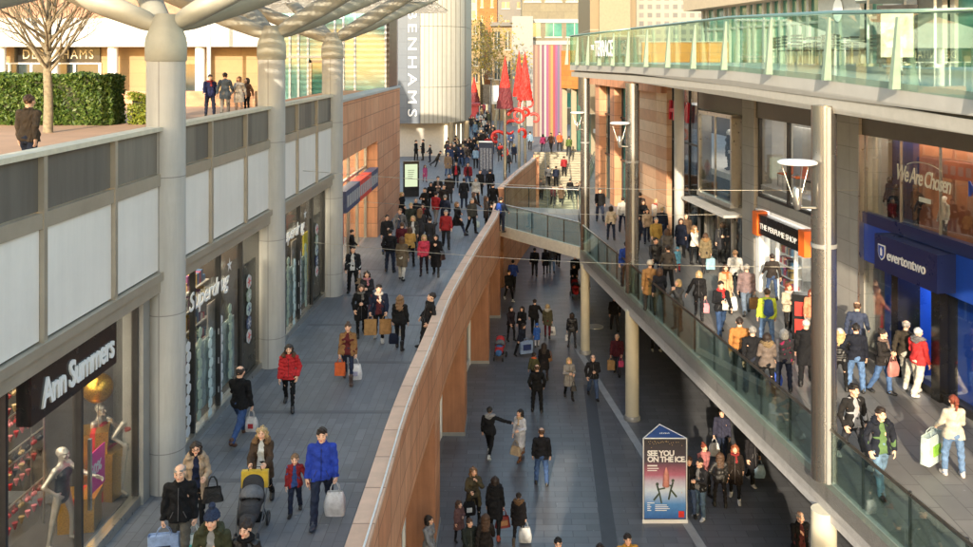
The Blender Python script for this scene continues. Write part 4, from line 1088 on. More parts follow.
def bare_tree(label, x, y, z, h, r0, seed, spread=.5, leaves=0, lmat=None, name='bare_tree'):
    t = thing(name, label, 'tree', (x, y, z)); r = random.Random(seed); tr = MB(); br = MB(); tips = []
    def grow(p, d, ln, rad, lev, mb):
        pts = [p]; rads = [rad]; q = p.copy(); dd = d.copy(); k = 5
        for i in range(k):
            dd = (dd+Vector((r.gauss(0, .1), r.gauss(0, .1), r.gauss(.05, .06)))).normalized(); q = q+dd*ln/k; pts.append(q.copy()); rads.append(rad*(1-.55*(i+1)/k))
            if lev < 4 and i >= 1:
                for _ in range(2 if lev < 3 else 1):
                    a = dd.orthogonal().normalized(); a.rotate(Matrix.Rotation(r.uniform(0, 6.28), 3, dd)); nd_ = (dd*.8+a*r.uniform(.5, 1.0)*spread*2).normalized(); nd_.z = abs(nd_.z)*.8+.05
                    if lev > 0 or i >= 3: grow(q, nd_.normalized(), ln*r.uniform(.5, .75), rads[-1]*.62, lev+1, br)
        mb.tube(pts, rads, 10 if lev == 0 else 5 if lev < 3 else 3, cap=False)
        if lev >= 2: tips.extend(pts[2:])
    grow(Vector((0, 0, 0)), Vector((0, 0, 1)), h, r0, 0, tr)
    bark = mat_plain('bark', (.3, .25, .17), .9, 0, .45, 9., .4, 30.)
    tr.build('trunk', bark, t); br.build('crown', bark, t)
    if leaves:
        m = MB(); pts = [r.choice(tips)+Vector((r.gauss(0, .35), r.gauss(0, .35), r.gauss(0, .35))) for _ in range(leaves)]; leaf_cloud(m, pts, .2, r); m.build('foliage', lmat, t)
def fan_tree(label, x, y, z):
    t = thing('bare_tree', label, 'tree', (x, y, z)); r = random.Random(17); b = MB()
    bark = mat_plain('grey_bark', (.2, .165, .11), .9, 0, .45, 9., .4, 30.)
    MB().tube([(0, 0, 0), (.02, 0, 1.), (-.03, .02, 2.), (0, 0, 3.), (.03, 0, 4.2), (.0, .05, 5.6)], [.155, .14, .125, .11, .075, .02], 14).build('trunk', bark, t)
    def twig(p, d, ln, rad, lev):
        pts, rads = [p], [rad]; q = p.copy()
        for i in range(6):
            d = (d+Vector((r.gauss(0, .07), r.gauss(0, .07), .07+r.gauss(0, .05)))).normalized(); q = q+d*ln/6; pts.append(q.copy()); rads.append(max(.004, rad*(1-.8*(i+1)/6)))
            if lev < 3 and i >= 1 and r.random() < (.95 if lev < 2 else .6):
                a = d.orthogonal().normalized(); a.rotate(Matrix.Rotation(r.uniform(0, 6.28), 3, d)); twig(q, (d+a*r.uniform(.45, .8)).normalized(), ln*r.uniform(.4, .65), rads[-1]*.65, lev+1)
        b.tube(pts, rads, 6 if lev < 2 else 4, cap=False)
    for k in range(27):
        a = k*2.4+r.uniform(-.2, .2); el = r.uniform(.45, 1.0); z = 1.9+1.9*k/27; twig(Vector((0, 0, z)), Vector((math.cos(a)*math.cos(el), math.sin(a)*math.cos(el), math.sin(el))), r.uniform(2.2, 3.4), .05, 0)
    b.build('crown', bark, t)
fan_tree('bare young tree with thin spreading branches standing on the upper deck before the hedge', -15.05, 29, DECK)
AUT = leaf_mat('autumn_leaves', (.2, .16, .03), (.38, .27, .04), (.5, .36, .08))
bare_tree('tall yellow autumn street tree in front of the white rendered building', -2.2, 100, MID, 6.0, .2, 8, .55, 1500, AUT, 'autumn_tree')
bare_tree('smaller greenish autumn tree beside the orange brick tower', -4.2, 135, MID, 7.0, .2, 13, .5, 1300, leaf_mat('olive_leaves', (.12, .13, .03), (.25, .22, .05), (.4, .3, .06)), 'autumn_tree')

gp = thing('glass_pavilion', 'teal glazed pavilion with pale mullions on the upper deck behind the columns', 'building', (-9.9, 47, DECK))
MB().box(-2.4, 3.2, 0, .1, 0, 6.5).build('glazing', TEALWIN, gp)
b = MB()
for x in (-2.4, -1.9, -1.45, -.95, .45, .9, 1.5, 3.1): b.box(x, x+.1, -.1, 0, 0, 6.5)
for z in (2.35, 4.4): b.box(-2.4, .9, -.09, -.01, z, z+.12)
b.build('mullion', WHITE, gp)
dr = MB().box(-.7, .4, -.14, -.02, 0, 2.1).build('door', GREENWIN, gp)
b = MB(); b.box(-.8, -.68, -.2, -.02, 0, 2.25); b.box(.38, .5, -.2, -.02, 0, 2.25); b.box(-.8, .5, -.2, -.02, 2.1, 2.25); b.build('door_frame', TANST, gp)
MB().box(3.2, 3.34, -.1, 3, 0, 6.5).build('end_post', DARKST, gp)
wb = thing('pale_wall', 'pale pink stone wall strip between the glass pavilion and the round tower', 'wall', (-6.7, 52, MID)); MB().box(-.8, -.12, 0, .5, 0, 14).build('cladding', mat_brick('pink_stone', (.52, .42, .38), (.56, .46, .42), (.4, .32, .3), 1.2, 3., 'xz', .02, .7), wb)

# ------------------------------------------------------------------ round department-store tower
rt = thing('round_tower', 'rounded pale stone store tower with tall vertical lettering on its flat face coloured as in shade', 'building', (-7.9, 75, 0))
poly = [(-2.2, -.02), (0.0, 0.0)] + [(0.0+3.7*math.sin(a), 3.7-3.7*math.cos(a)) for a in [PI/2*i/14 for i in range(1, 15)]] + [(3.7, 12), (-2.2, 12)]
b = MB()
for z0, z1 in ((7.5, 10.5), (10.53, 15.6), (15.63, 21)): b.prism(poly[1:], z0, z1)
b.build('curved_wall', mat_brick('cream_panels', (.34, .335, .3), (.365, .36, .32), (.2, .18, .15), .36, 30, 'xz', .035, .6, 0, .06, .6, streak=.12), rt)
MB().box(-2.3, -.01, -.06, 12, 7.5, 21).build('flat_wall', mat_brick('shaded_tower_stone', (.1, .12, .15), (.12, .14, .17), (.07, .08, .1), 1.1, 1.1, 'xz', .015, .6, 0, .12), rt)  # shade on the flat face is put into this darker bluish colour
MV = Matrix.Translation((-1.0, -.08, 19.7)) @ M_FRONT @ Matrix.Rotation(-PI/2, 4, 'Z')
text('DEBENHAMS', 1.05, LETTER, rt, MV, ext=.04, space=1.4, fit=11.5)
b = MB(); b.prism([(-2.2, 1.2), (2.2, 1.9), (3.4, 4.), (3.4, 12), (-2.2, 12)], MID, 7.5); b.build('base_wall', mat_plain('white_base_wall', (.45, .43, .4), .7, 0, .08), rt)
b = MB()
for i in range(4): b.box(1.9+i*.36, 2.12+i*.36, 1.7+i*.62, 1.78+i*.62, MID+.2, 7.2)
b.build('lit_window', mat_emit('shop_glow', (1., .8, .5), 1.2), rt)
for x, y in ((2.5, 1.0), (3.7, 3.2)): MB().lathe([(.22, MID), (.22, 7.5)], x, y, 14).build('column', CREAM, rt)

# ------------------------------------------------------------------ far street
def block(name, label, px0, px1, ytop, Y, depth, mat, rows=0, cols=0, wmat=None, wfr=(.55, .6), z0=MID, cat='building', extra=None):
    x0, x1 = (px0-VX)/F*Y, (px1-VX)/F*Y; z1 = EYE-(ytop-VY)/F*Y
    t = thing(name, label, cat, ((x0+x1)/2, Y, z0)); w = (x1-x0)/2; h = z1-z0
    MB().box(-w, w, 0, depth, 0, h).build('wall', mat, t)
    if rows:
        cw, ch = 2*w/cols, (h-1.)/rows
        for r in range(rows):
            b = MB(); f = MB()
            for c in range(cols):
                cx = -w+cw*(c+.5); cz = .8+ch*(r+.5); ww, hh = cw*wfr[0]/2, ch*wfr[1]/2
                b.box(cx-ww, cx+ww, -.04, .05, cz-hh, cz+hh); f.box(cx-ww-.08, cx+ww+.08, -.1, -.0, cz-hh-.16, cz-hh); f.box(cx-.05, cx+.05, -.07, -.0, cz-hh, cz+hh)
            o = b.build('window_row', wmat or DARKWIN, t); f.build('window_sill', mat_plain('far_sill', (.36, .35, .32), .7), o)
    return t
t = block('office_block', 'white and buff office block with ribbon windows above the striped hoarding', 522, 606, -25, 112, 20, mat_brick('buff_office', (.15, .13, .09), (.17, .15, .1), (.11, .095, .07), 2., 1., 'xz', .02, .8), 4, 4, GREENWIN, (.78, .4))
for z in (9.9, 12.6, 15.6, 18.9): MB().box(-5.3, 5.3, -.16, -.1, z, z+.5).build('white_band', mat_plain('far_white_band', (.3, .295, .28), .7), t)
t = block('rendered_building', 'narrow white rendered gable beside the autumn tree', 512, 533, 16, 109, 10, mat_plain('white_render', (.25, .245, .23), .8, 0, .08))
b = MB()
for i in range(5): b.box(-.75, -.6, -.03, .02, 9.5-i*1.15, 9.8-i*1.15)
b.build('wall_vent', DARKWIN, t)
t = block('stone_corner_building', 'old sandstone corner building with a heavy dark cornice', 492, 513, 24, 118, 14, mat_brick('old_sandstone', (.26, .19, .11), (.3, .22, .135), (.2, .14, .09), 1., .5, 'xz', .015, .85), 3, 2, DARKWIN, (.5, .6))
MB().box(-1.6, 1.6, -.6, 14, 12.4, 12.9).build('cornice', DARKST, t)
block('brick_tower', 'tall orange brick tower at the end of the street', 477, 497, -40, 175, 10, mat_brick('orange_tower_brick', (.33, .105, .03), (.38, .135, .04), (.26, .11, .05), .9, .35, 'xz', .02, .85), 8, 2, DARKWIN, (.3, .5))
block('yellow_stone_building', 'pale yellow stone shop building on the left of the far street', 462, 480, 20, 150, 22, mat_plain('yellow_stone', (.27, .19, .09), .8, 0, .15, 2.), 5, 2, DARKWIN, (.5, .5))
block('grey_street_building', 'grey roofed building closing the far end of the shopping street', 440, 530, -10, 230, 20, mat_plain('grey_far_stone', (.34, .31, .27), .85, 0, .2, .4), 6, 7, DARKWIN, (.5, .5))
block('white_upper_storeys', 'white stepped upper storeys rising behind the office block', 498, 590, -60, 140, 20, mat_plain('white_far_render', (.16, .15, .135), .8, 0, .12, .5), 9, 6, DARKWIN, (.5, .35))
block('city_block', 'tan city block far behind the terrace on the right', 585, 760, -60, 170, 20, CREAM, 9, 9, DARKWIN, (.5, .4))
block('city_block', 'dark city block far behind the low department store on the upper deck', -420, 300, 8, 120, 20, mat_plain('brown_far_brick', (.26, .2, .15), .85, 0, .3, .4), 3, 20, DARKWIN, (.5, .4))

ho = thing('striped_hoarding', 'tall hoarding of bright vertical pink, purple and white stripes', 'hoarding', (world(533, 0, 95).x, 95, MID))
cols = [(.3, .16, .13), (.55, .36, .25), (.42, .2, .18), (.6, .55, .5), (.25, .05, .18), (.7, .68, .66), (.5, .1, .3), (.55, .2, .12), (.6, .42, .12), (.6, .08, .1), (.45, .1, .35), (.25, .2, .35), (.6, .25, .3)]
x = 0; W = (562-533)/F*95; r = random.Random(3)
for i, c in enumerate(cols):
    w = W/len(cols); MB().box(x, x+w-.01, 0, .2, 0, 9.7-.02*(i % 3)).build('stripe', mat_plain('stripe_%d' % i, tuple(v*.4 for v in c), .6, 0, .08), ho); x += w
# rounded orange brick building with cream columns beyond the terrace
ob = thing('orange_brick_building', 'curved orange brick building on cream columns beside the stone steps', 'building', (4.2, 82, MID))
poly = [(0, 0), (3, -6), (5.5, -14), (16, -14), (16, 8), (.6, 8)]
b = MB(); b.prism(poly, 5.6, 9.0); b.build('brick_band', mat_brick('orange_band_brick', (.42, .17, .035), (.48, .21, .05), (.32, .14, .05), .9, .45, 'xz', .02, .8), ob)
b = MB(); b.prism([(x_+.9, y_+.6) for x_, y_ in poly], 0, 5.6); b.build('glazed_wall', GREENWIN, ob)
for i in range(9):
    t_ = i/8; x_, y_ = (0+3*t_*2, -6*t_*2) if t_ < .5 else (3+2.5*(t_*2-1), -6-8*(t_*2-1)); MB().box(x_+.1, x_+.55, y_+.1, y_+.6, 0, 5.6).build('column', CREAM, ob)
# ------------------------------------------------------------------ right-hand shops: x runs towards the viewer along the facade
RF0, RF1 = (6.2, 50.), (14.2-.16*4, 4.)
RM = frame(RF0, RF1, 0)
def ru(Y): return (50-Y)*1.0127
def ruz(px): return ru(14.2/((px-VX)/F+.16))
TB = 12.2   # underside of the terrace
rb = thing('shop_terrace_building', 'two-storey grey stone shop building below the glass-railed terrace', 'building', M=RM)
b = MB(); b.box(ru(27.3), ru(26.0), -.12, .8, MID, TB-.02); b.build('stone_pilaster', STONE, rb)
b = MB(); b.box(ru(34.2), ru(33.15), -.1, .6, MID, TB-.02); b.build('stone_pilaster', STONE, rb)
MB().box(ru(39.0), ru(21.0), -.02, .5, 10.9, TB-.03).build('stone_band', STONE_D, rb)
MB().box(ru(33.1), ru(27.35), .0, .5, 7.62, 8.0).build('stone_band', STONE, rb)
MB().box(ru(39.0), ru(34.25), .0, .5, 7.1, 7.5).build('stone_band', STONE, rb)
MB().box(ru(26), ru(4), 0, .5, 10.92, TB-.04).build('soffit_band', STONE, rb)
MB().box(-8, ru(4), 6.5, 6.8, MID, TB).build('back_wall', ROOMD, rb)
MB().box(-8, ru(4), .1, 6.5, 8.2, 8.45).build('upper_floor', ROOML, rb)
for Yw in (34.0, 27.2): MB().box(ru(Yw), ru(Yw)+.2, .5, 6.5, MID, TB-.05).build('party_wall', ROOML, rb)
# banded stone pier, green glass bay and fashion store
MB().box(ru(46.8), ru(42.5), -.25, 1., MID, TB-.02).build('banded_pier', mat_brick('banded_sandstone', (.5, .24, .12), (.66, .46, .3), (.4, .2, .1), 3., .55, 'xz', .015, .7, .0, .15, .2), rb)
MB().box(ru(57), ru(46.85), .1, .2, MID, TB-.02).build('green_glazing', GREENWIN, rb)
for Y0 in (55.6, 52.2, 48.2): MB().box(ru(Y0), ru(Y0)+.95, -.35, .35, MID, TB-.03).build('orange_pier', ORANGE_X, rb)
b = MB()
for Y0 in (57, 54, 51, 49.5, 47.6): b.box(ru(Y0), ru(Y0)+.08, .0, .12, MID, TB-.05)
for z in (7.2, 9.6): b.box(ru(57), ru(46.9), .0, .11, z, z+.1)
b.build('glazing_bar', DARKST, rb)
MB().box(ru(58), ru(42.5), -.5, .1, 11.4, TB-.015).build('orange_lintel', ORANGE_X, rb)
hm = thing('fashion_store_front', 'dark glazed fashion store front with big red letters behind a pale column', 'shopfront', M=RM)
MB().box(ru(42.4), ru(39.05), .02, .08, MID+.1, TB-.03).build('glazing', GLASS_D, hm)
b = MB()
for Y0 in (42.4, 41.3, 40.2, 39.1): b.box(ru(Y0), ru(Y0)+.07, -.03, .1, MID, TB-.03)
for z in (6.9, 9.2): b.box(ru(42.4), ru(39.05), -.03, .1, z, z+.09)
b.build('frame', DARKST, hm)
text('H&M', 1.25, mat_plain('red_letters', (.7, .02, .05), .4), hm, at(ru(42.6), -.1, 10.2, M_FRONT), ext=.05, bold=.03, shear=.15)
def pilot(Yp, x, z1, r, label, mat): pass
pc = thing('pale_column', 'pale square-edged column standing in front of the fashion store', 'column', (7.15, 39.2, MID)); MB().lathe([(.22, 0), (.22, TB-MID-.03)], n=20).build('shaft', CONC, pc); MB().lathe([(.28, 0), (.28, .15)], n=20).build('base', GREYST, pc)
# window box
wb_ = thing('display_window', 'steel framed upstairs display window above the dark shop door', 'window', M=RM)
b = MB(); u0, u1 = ru(37.9), ru(34.4)
b.box(u0, u0+.12, -.45, .1, 7.5, 10.85); b.box(u1-.12, u1, -.45, .1, 7.5, 10.85); b.box(u0, u1, -.45, .1, 10.75, 10.9); b.box(u0, u1, -.5, .1, 7.35, 7.5); b.box((u0+u1)/2-.05, (u0+u1)/2+.05, -.42, -.36, 7.5, 10.75); b.build('frame', STEEL, wb_)
MB().box(u0+.1, u1-.1, -.4, -.385, 7.5, 10.75).build('pane', GLASS_S, wb_)
for i, (lab, c, dx) in enumerate((('mannequin in dark coat upstairs in the steel framed window, left', (30, 30, 36), .8), ('mannequin in red scarf upstairs in the steel framed window', (120, 30, 30), 1.75), ('mannequin in grey upstairs in the steel framed window, right', (120, 118, 116), 2.7))):
    p = RM @ Vector((u0+dx, .6, 8.46)); mannequin(lab, p, -80, 'relax', ('down', 'hip'), WHITE, 'f', 1.75, ('coat', c), None)
MB().box(ru(33)+.2, ru(27.5), .4, 3.4, 10.9, 10.96).build('ceiling_light', mat_emit('upper_light', (1., .92, .8), .9), rb)
MB().box(ru(42.2), ru(34.3), .6, 3.4, 10.9, 10.96).build('ceiling_light', mat_emit('upper_light', (1., .92, .8), .9), rb)
ug = thing('upper_window', 'wide dark upstairs window above the perfume sign', 'window', M=RM)
u0, u1 = ru(33.1), ru(27.4); MB().box(u0, u1, .1, .12, 8.0, 10.9).build('pane', GLASS_S, ug)
b = MB()
for u in (u0, u0+2.3, u1-.1): b.box(u, u+.1, .04, .16, 8.0, 10.9)
b.box(u0, u1, .04, .16, 8.0, 8.1); b.build('frame', DARKST, ug)
MB().box(u0+.4, u0+2.0, 1.2, 1.3, 8.46, 10.6).build('display_panel', ROOML, ug); MB().box(u0+3.2, u0+4.8, 1.6, 1.7, 8.46, 10.2).build('display_panel', mat_plain('mauve_panel', (.22, .2, .26), .6, 0, .3), ug)
for i in range(5):
    o_ = thing('stacked_chair', ['orange chair at the left end of the upstairs window', 'orange chair second from left in the upstairs window', 'dark chair in the middle of the upstairs window', 'dark chair second from right in the upstairs window', 'orange chair at the right end of the upstairs window'][i], 'chair', M=RM @ Matrix.Translation((u0+.6+i*1.05, .8, 8.46)), group='chairs in the upstairs window')
    m_ = ORNG if i in (0, 1, 4) else DARKST
    MB().box(-.22, .22, -.2, .2, .42, .46).build('seat', m_, o_); MB().box(-.22, .22, .18, .22, .46, .9).build('backrest', m_, o_)
    for sx in (-.2, .2):
        for sy in (-.18, .18): MB().tube([(sx, sy, 0), (sx, sy, .43)], .015, 5).build('leg', STEEL, o_)
# shop door below the window box
dk = thing('dark_shop_door', 'dark shop entrance under the steel framed display window', 'shopfront', M=RM)
b = MB(); b.box(ru(38.9), ru(34.3), .3, .4, MID, 7.1); b.build('glazing', GLASS_D, dk)
b = MB()
for Y0 in (38.9, 37.4, 36.0, 34.5): b.box(ru(Y0), ru(Y0)+.09, .2, .45, MID, 7.1)
b.build('frame', STEEL, dk); MB().box(ru(39), ru(34.3), -.8, .5, 7.0, 7.1).build('canopy', CONC, dk)
# perfume shop
pf = thing('perfume_shopfront', 'bright perfume shopfront with black fascia sign and orange ends', 'shopfront', M=RM)
u0, u1 = ru(33.0), ru(27.4)
MB().box(u0, u0+.3, -.1, .3, MID, 7.6).build('white_pilaster', WHITE, pf)
MB().box(u0+.3, u1, .1, .12, MID+.1, 6.75).build('glazing', GLASS_S, pf)
b = MB()
for u in (u0+1.3, u0+2.7, u0+4.2, u1-.1): b.box(u, u+.07, .05, .17, MID, 6.75)
b.build('frame', WHITE, pf)
sg = MB().box(ru(32.5), ru(29.2), -.3, .05, 6.8, 7.5).build('sign_board', BLACK, pf)
text('THE PERFUME SHOP', .27, LETTER, sg, at(ru(32.2), -.31, 7.02, M_FRONT), ext=.006, bold=.0, fit=2.8)
for Y0 in (32.72, 29.2): MB().box(ru(Y0), ru(Y0)+.4, -.36, .05, 6.72, 7.56).build('orange_end', ORNG, pf)
MB().box(u0, u1, 3.4, 3.5, MID, 8.2).build('back_wall', ROOML, pf)
MB().box(u0+.2, u1-.1, .2, 3.4, 7.6, 7.7).build('ceiling_panel', mat_emit('shop_ceiling_light', (1., .95, .85), 1.6), pf)
for k in range(4):
    t = thing('perfume_shelves', ['perfume shelf unit by the white pilaster', 'perfume shelf unit behind the shop door', 'perfume shelf unit in the middle of the shop', 'perfume shelf unit next to the stone pilaster'][k], 'shelves', M=RM @ Matrix.Translation((u0+.5+k*1.28, .5+.6*(k % 2), MID)), group='shelf units in the perfume shop')
    b = MB(); b.box(0, 1.1, .4, .45, 0, 2.2); [b.box(0, 1.1, 0, .4, z, z+.03) for z in (.3, .7, 1.1, 1.5, 1.9)]; b.build('shelf_unit', WHITE, t)
    rr = random.Random(40+k); b = MB()
    for z in (.3, .7, 1.1, 1.5, 1.9):
        x = .03
        while x < 1.0: w = rr.uniform(.05, .13); b.box(x, x+w, .05, .3, z+.03, z+.03+rr.uniform(.12, .3), rr.randrange(6)); x += w+.02
    tag(b.build('goods', [mat_cloth(c, 'plastic') for c in ((210, 60, 80), (230, 220, 210), (90, 150, 190), (220, 180, 90), (150, 80, 140), (50, 50, 54))], t), None, None, None, 'stuff')
st_ = ground(802, 338, MID)
t = thing('display_stand', 'black floor stand with red panels outside the perfume shop', 'display stand', st_, -20*DEG)
MB().box(-.28, .28, -.2, .2, 0, 1.35).build('body', BLACK, t)
for z in (.2, .72): MB().box(-.2, .2, -.215, -.2, z, z+.42).build('red_panel', REDP, t)
# football club shop
ev = thing('football_shopfront', 'royal blue football club shop with dark doorway and projecting sign', 'shopfront', M=RM)
uA, uB, uC = ru(25.95), ru(24.3), ru(22.3)
MB().box(uA, ru(4), -.05, .15, 8.38, 8.7).build('blue_band', NAVY, ev)
MB().box(uA, ru(4), .0, .12, 7.3, 8.38).build('blue_fascia', BLUE, ev)
b = MB(); b.box(uB-.02, uB+.28, -.15, .5, MID, 7.45); b.box(uC-.3, uC+.05, -.15, .5, MID, 7.45); b.build('door_jamb', BLACK, ev)
MB().box(uA, uB-.02, .06, .08, MID+.2, 7.3).build('window_pane', GLASS_S, ev); MB().box(uC+.05, ru(4), .06, .08, MID+.2, 7.3).build('window_pane', GLASS_S, ev)
b = MB(); b.box(uA, uB, .66, .76, MID, 7.4); b.box(uC+.05, ru(4), .34, .44, MID, 7.4); b.box(uB+.28, uC-.3, 2.3, 2.4, MID, 7.4); b.box(uB+.2, uB+.28, .5, 2.3, MID, 7.4); b.box(uC-.3, uC-.22, .5, 2.3, MID, 7.4); b.build('blue_backdrop', BLUE, ev)
MB().box(uB+.3, uC-.3, .9, 2.2, 7.2, 7.26).build('ceiling_light', mat_emit('club_light', (.9, .95, 1.), 3.), ev)
MB().box(uA, ru(4), -.06, .2, MID, MID+.2).build('plinth', DARKST, ev)
MB().box(uA-.05, uA+.02, -.14, .0, MID, 10.9).build('steel_edge', STEEL, ev)
sg = MB().box(ru(24.55), ru(21.85), -.5, .0, 7.42, 8.36).build('sign_board', NAVY, ev)
text('evertontwo', .4, LETTER, sg, at(ru(23.95), -.51, 7.77, M_FRONT), ext=.014, bold=.003, fit=1.66)
cr = MB(); cx, cz = ru(24.2), 7.92
shield = [(-.17, .2), (.17, .2), (.17, -.02), (.12, -.14), (0, -.22), (-.12, -.14), (-.17, -.02)]
cr.add([(cx+x, -.515, cz+z) for x, z in shield]+[(cx+x, -.505, cz+z) for x, z in shield], [tuple(range(7))[::-1], tuple(range(7, 14))]+[(i, (i+1) % 7, (i+1) % 7+7, i+7) for i in range(7)])
cr.build('shield_emblem', LETTER, sg)
tw = MB(); tw.add([(cx+x, -.522, cz+z) for x, z in [(-.14, .17), (.14, .17), (.14, -.02), (.1, -.12), (0, -.185), (-.1, -.12), (-.14, -.02)]], [(6, 5, 4, 3, 2, 1, 0)]); tw.build('shield_field', BLUE, sg)
tw = MB(); tw.box(cx-.045, cx+.045, -.53, -.522, cz-.09, cz+.07); tw.add([(cx-.06, -.527, cz+.07), (cx+.06, -.527, cz+.07), (cx, -.527, cz+.14)], [(0, 1, 2)]); tw.build('tower_emblem', LETTER, sg)
uw = thing('upper_display_window', 'upstairs football shop window with brown backdrop and white script lettering', 'window', M=RM)
u0, u1 = uA, ru(4); MB().box(u0, u1, .05, .07, 8.72, 10.9).build('pane', GLASS_S, uw)
b = MB()
for u in (u0+.05, u0+1.75, u0+3.45, u0+5.2, u0+7): b.box(u, u+.035, .03, .09, 8.7, 10.9)
b.build('frame', STEEL, uw)
MB().box(u0, u0+1.3, .9, 1., 8.46, 10.9).build('navy_panel', NAVY, uw)
bp_ = MB().box(u0+1.3, u0+4.1, .9, .95, 8.46, 10.88).build('brown_backdrop', mat_plain('brick_red_backdrop', (.3, .1, .045), .7, 0, .35, 1.), uw)
MB().box(u0+4.15, u0+8, .9, .95, 8.46, 10.88).build('dark_panel', NAVY, uw)
MB().box(u0+.2, ru(6), .52, .84, 10.91, 10.94).build('display_light', mat_emit('display_lamp', (1., .8, .6), 3.), uw)
text('We Are Chosen', .6, mat_plain('cream_script', (.75, .72, .62), .5), uw, at(u0+1.55, .035, 9.85, M_FRONT) @ Matrix.Rotation(-.03, 4, 'Z'), ext=.006, shear=.25, space=.85, bold=.006, fit=2.3)
b = MB()
b.tube([(u0+2.8-.9*math.cos(PI*(.2+.6*i/10)), .04, 10.12+.3*math.sin(PI*(.2+.6*i/10))) for i in range(11)], .012, 5); b.build('script_flourish', MATS['cream_script'], uw)
MB().box(u0+2.6, u0+3.1, .036, .044, 9.4, 9.52).build('caption_plate', MATS['cream_script'], uw)
text('M', .5, mat_plain('blue_letters', (.03, .08, .5), .5), uw, at(u0+4.55, .035, 9.85, M_FRONT), ext=.008, bold=.01)
for lab, px, py, X, mt, tp in (('black mannequin in a blue shirt at the left of the upstairs football window', u0+.55, .5, 0, BLACK, ('jacket', (24, 30, 60))), ('mannequin in a white shirt beside it in the upstairs football window', u0+1.0, .4, 0, BLACK, ('jacket', (40, 40, 46))),
                       ('black mannequin with hands on hips under the script lettering', u0+2.0, .35, 0, BLACK, ('jacket', (14, 14, 18))), ('pale mannequin in a blazer right of the script lettering', u0+3.2, .35, 0, WHITE, ('jacket', (190, 186, 176))), ('dark mannequin at the right end of the upstairs window', u0+4.7, .4, 0, BLACK, ('jacket', (18, 20, 34)))):
    mannequin(lab, RM @ Vector((px, py, 8.47)), -80, 'relax', ('hip', 'hip') if 'hips' in lab else ('down', 'down'), mt, 'm', 1.2 if 'pale' in lab or 'white' in lab else 1.35, tp)
mannequin('mannequin in a pale blue kit in the ground floor football window', RM @ Vector((uA+1.2, .4, MID+.2)), -80, 'relax', ('down', 'down'), WHITE, 'm', 1.85, ('jacket', (60, 110, 190)), ('skinny', (60, 110, 190)))

# ------------------------------------------------------------------ columns through the deck
def through_column(x, y, label, r):
    t = thing('deck_column', label, 'column', (x, y, 0), 0, 'steel columns carrying the terrace')
    MB().lathe([(r*1.02, 0), (r*1.02, 3.96)], n=28).build('lower_shaft', mat_plain('warm_column_paint', (.56, .52, .4), .5, 0, .1, 1.), t); MB().lathe([(r+.06, 0), (r+.06, .1), (r+.02, .16)], n=28).build('base_ring', GREYST, t)
    MB().lathe([(r, MID), (r, TB-.02)], n=32).build('upper_shaft', mat_plain('column_steel', (.36, .34, .31), .26, .9, .03, .4), t); MB().lathe([(r+.012, 9.3), (r+.012, 9.38)], n=32).build('collar', GREYST, t)
    b = MB(); b.box(-.04, .04, -r-.05, -r, MID, TB-.05); b.build('cover_strip', GREYST, t)
    return t
EC = [(6.28, 18.3), (4.24, 32.6), (3.1, 39.8), (8.2, 7)]
for (x, y), lab, r in zip(EC, ('thick steel column rising through the deck edge beside the dish lamp', 'steel column through the deck edge behind the blue-jacketed man', 'steel column through the deck at the corner of the footbridge', 'steel column through the deck out of sight nearest the viewer'), (.25, .24, .2, .25)):
    through_column(x, y, lab, r)
def dish_lamp(x, y, z, label, s=1., arm=-.55):
    t = thing('dish_lamp', label, 'lamp', (x, y, z), 0, 'dish lamps on the steel columns')
    MB().lathe([(.0, 1.02*s), (.34*s, 1.0*s), (.4*s, .97*s), (.4*s, .94*s), (.34*s, .92*s), (0, .95*s)], n=32).build('reflector', WHITE, t)
    for i in range(3):
        a = 2*PI*i/3+.5; MB().tube([(.05*s*math.cos(a), .05*s*math.sin(a), .1*s), (.34*s*math.cos(a), .34*s*math.sin(a), .94*s)], .012*s, 6).build('stay', STEEL, t)
    MB().lathe([(.03*s, -.02), (.06*s, 0), (.09*s, .12*s), (.09*s, .42*s), (.05*s, .46*s)], n=18).build('lamp_body', STEEL, t)
    MB().tube([(0, 0, .04), (-arm, .02, .02)], .03*s, 8).build('bracket', STEEL, t)
dish_lamp(5.68, 18.1, 10.1, 'white dish lamp on an arm from the thick steel column', .98, -.38)
dish_lamp(3.75, 32.2, 9.9, 'small dish lamp on an arm from the middle steel column', .9, -.3)
dish_lamp(2.75, 39.6, 9.9, 'small dish lamp on an arm from the corner steel column', .8, -.25)
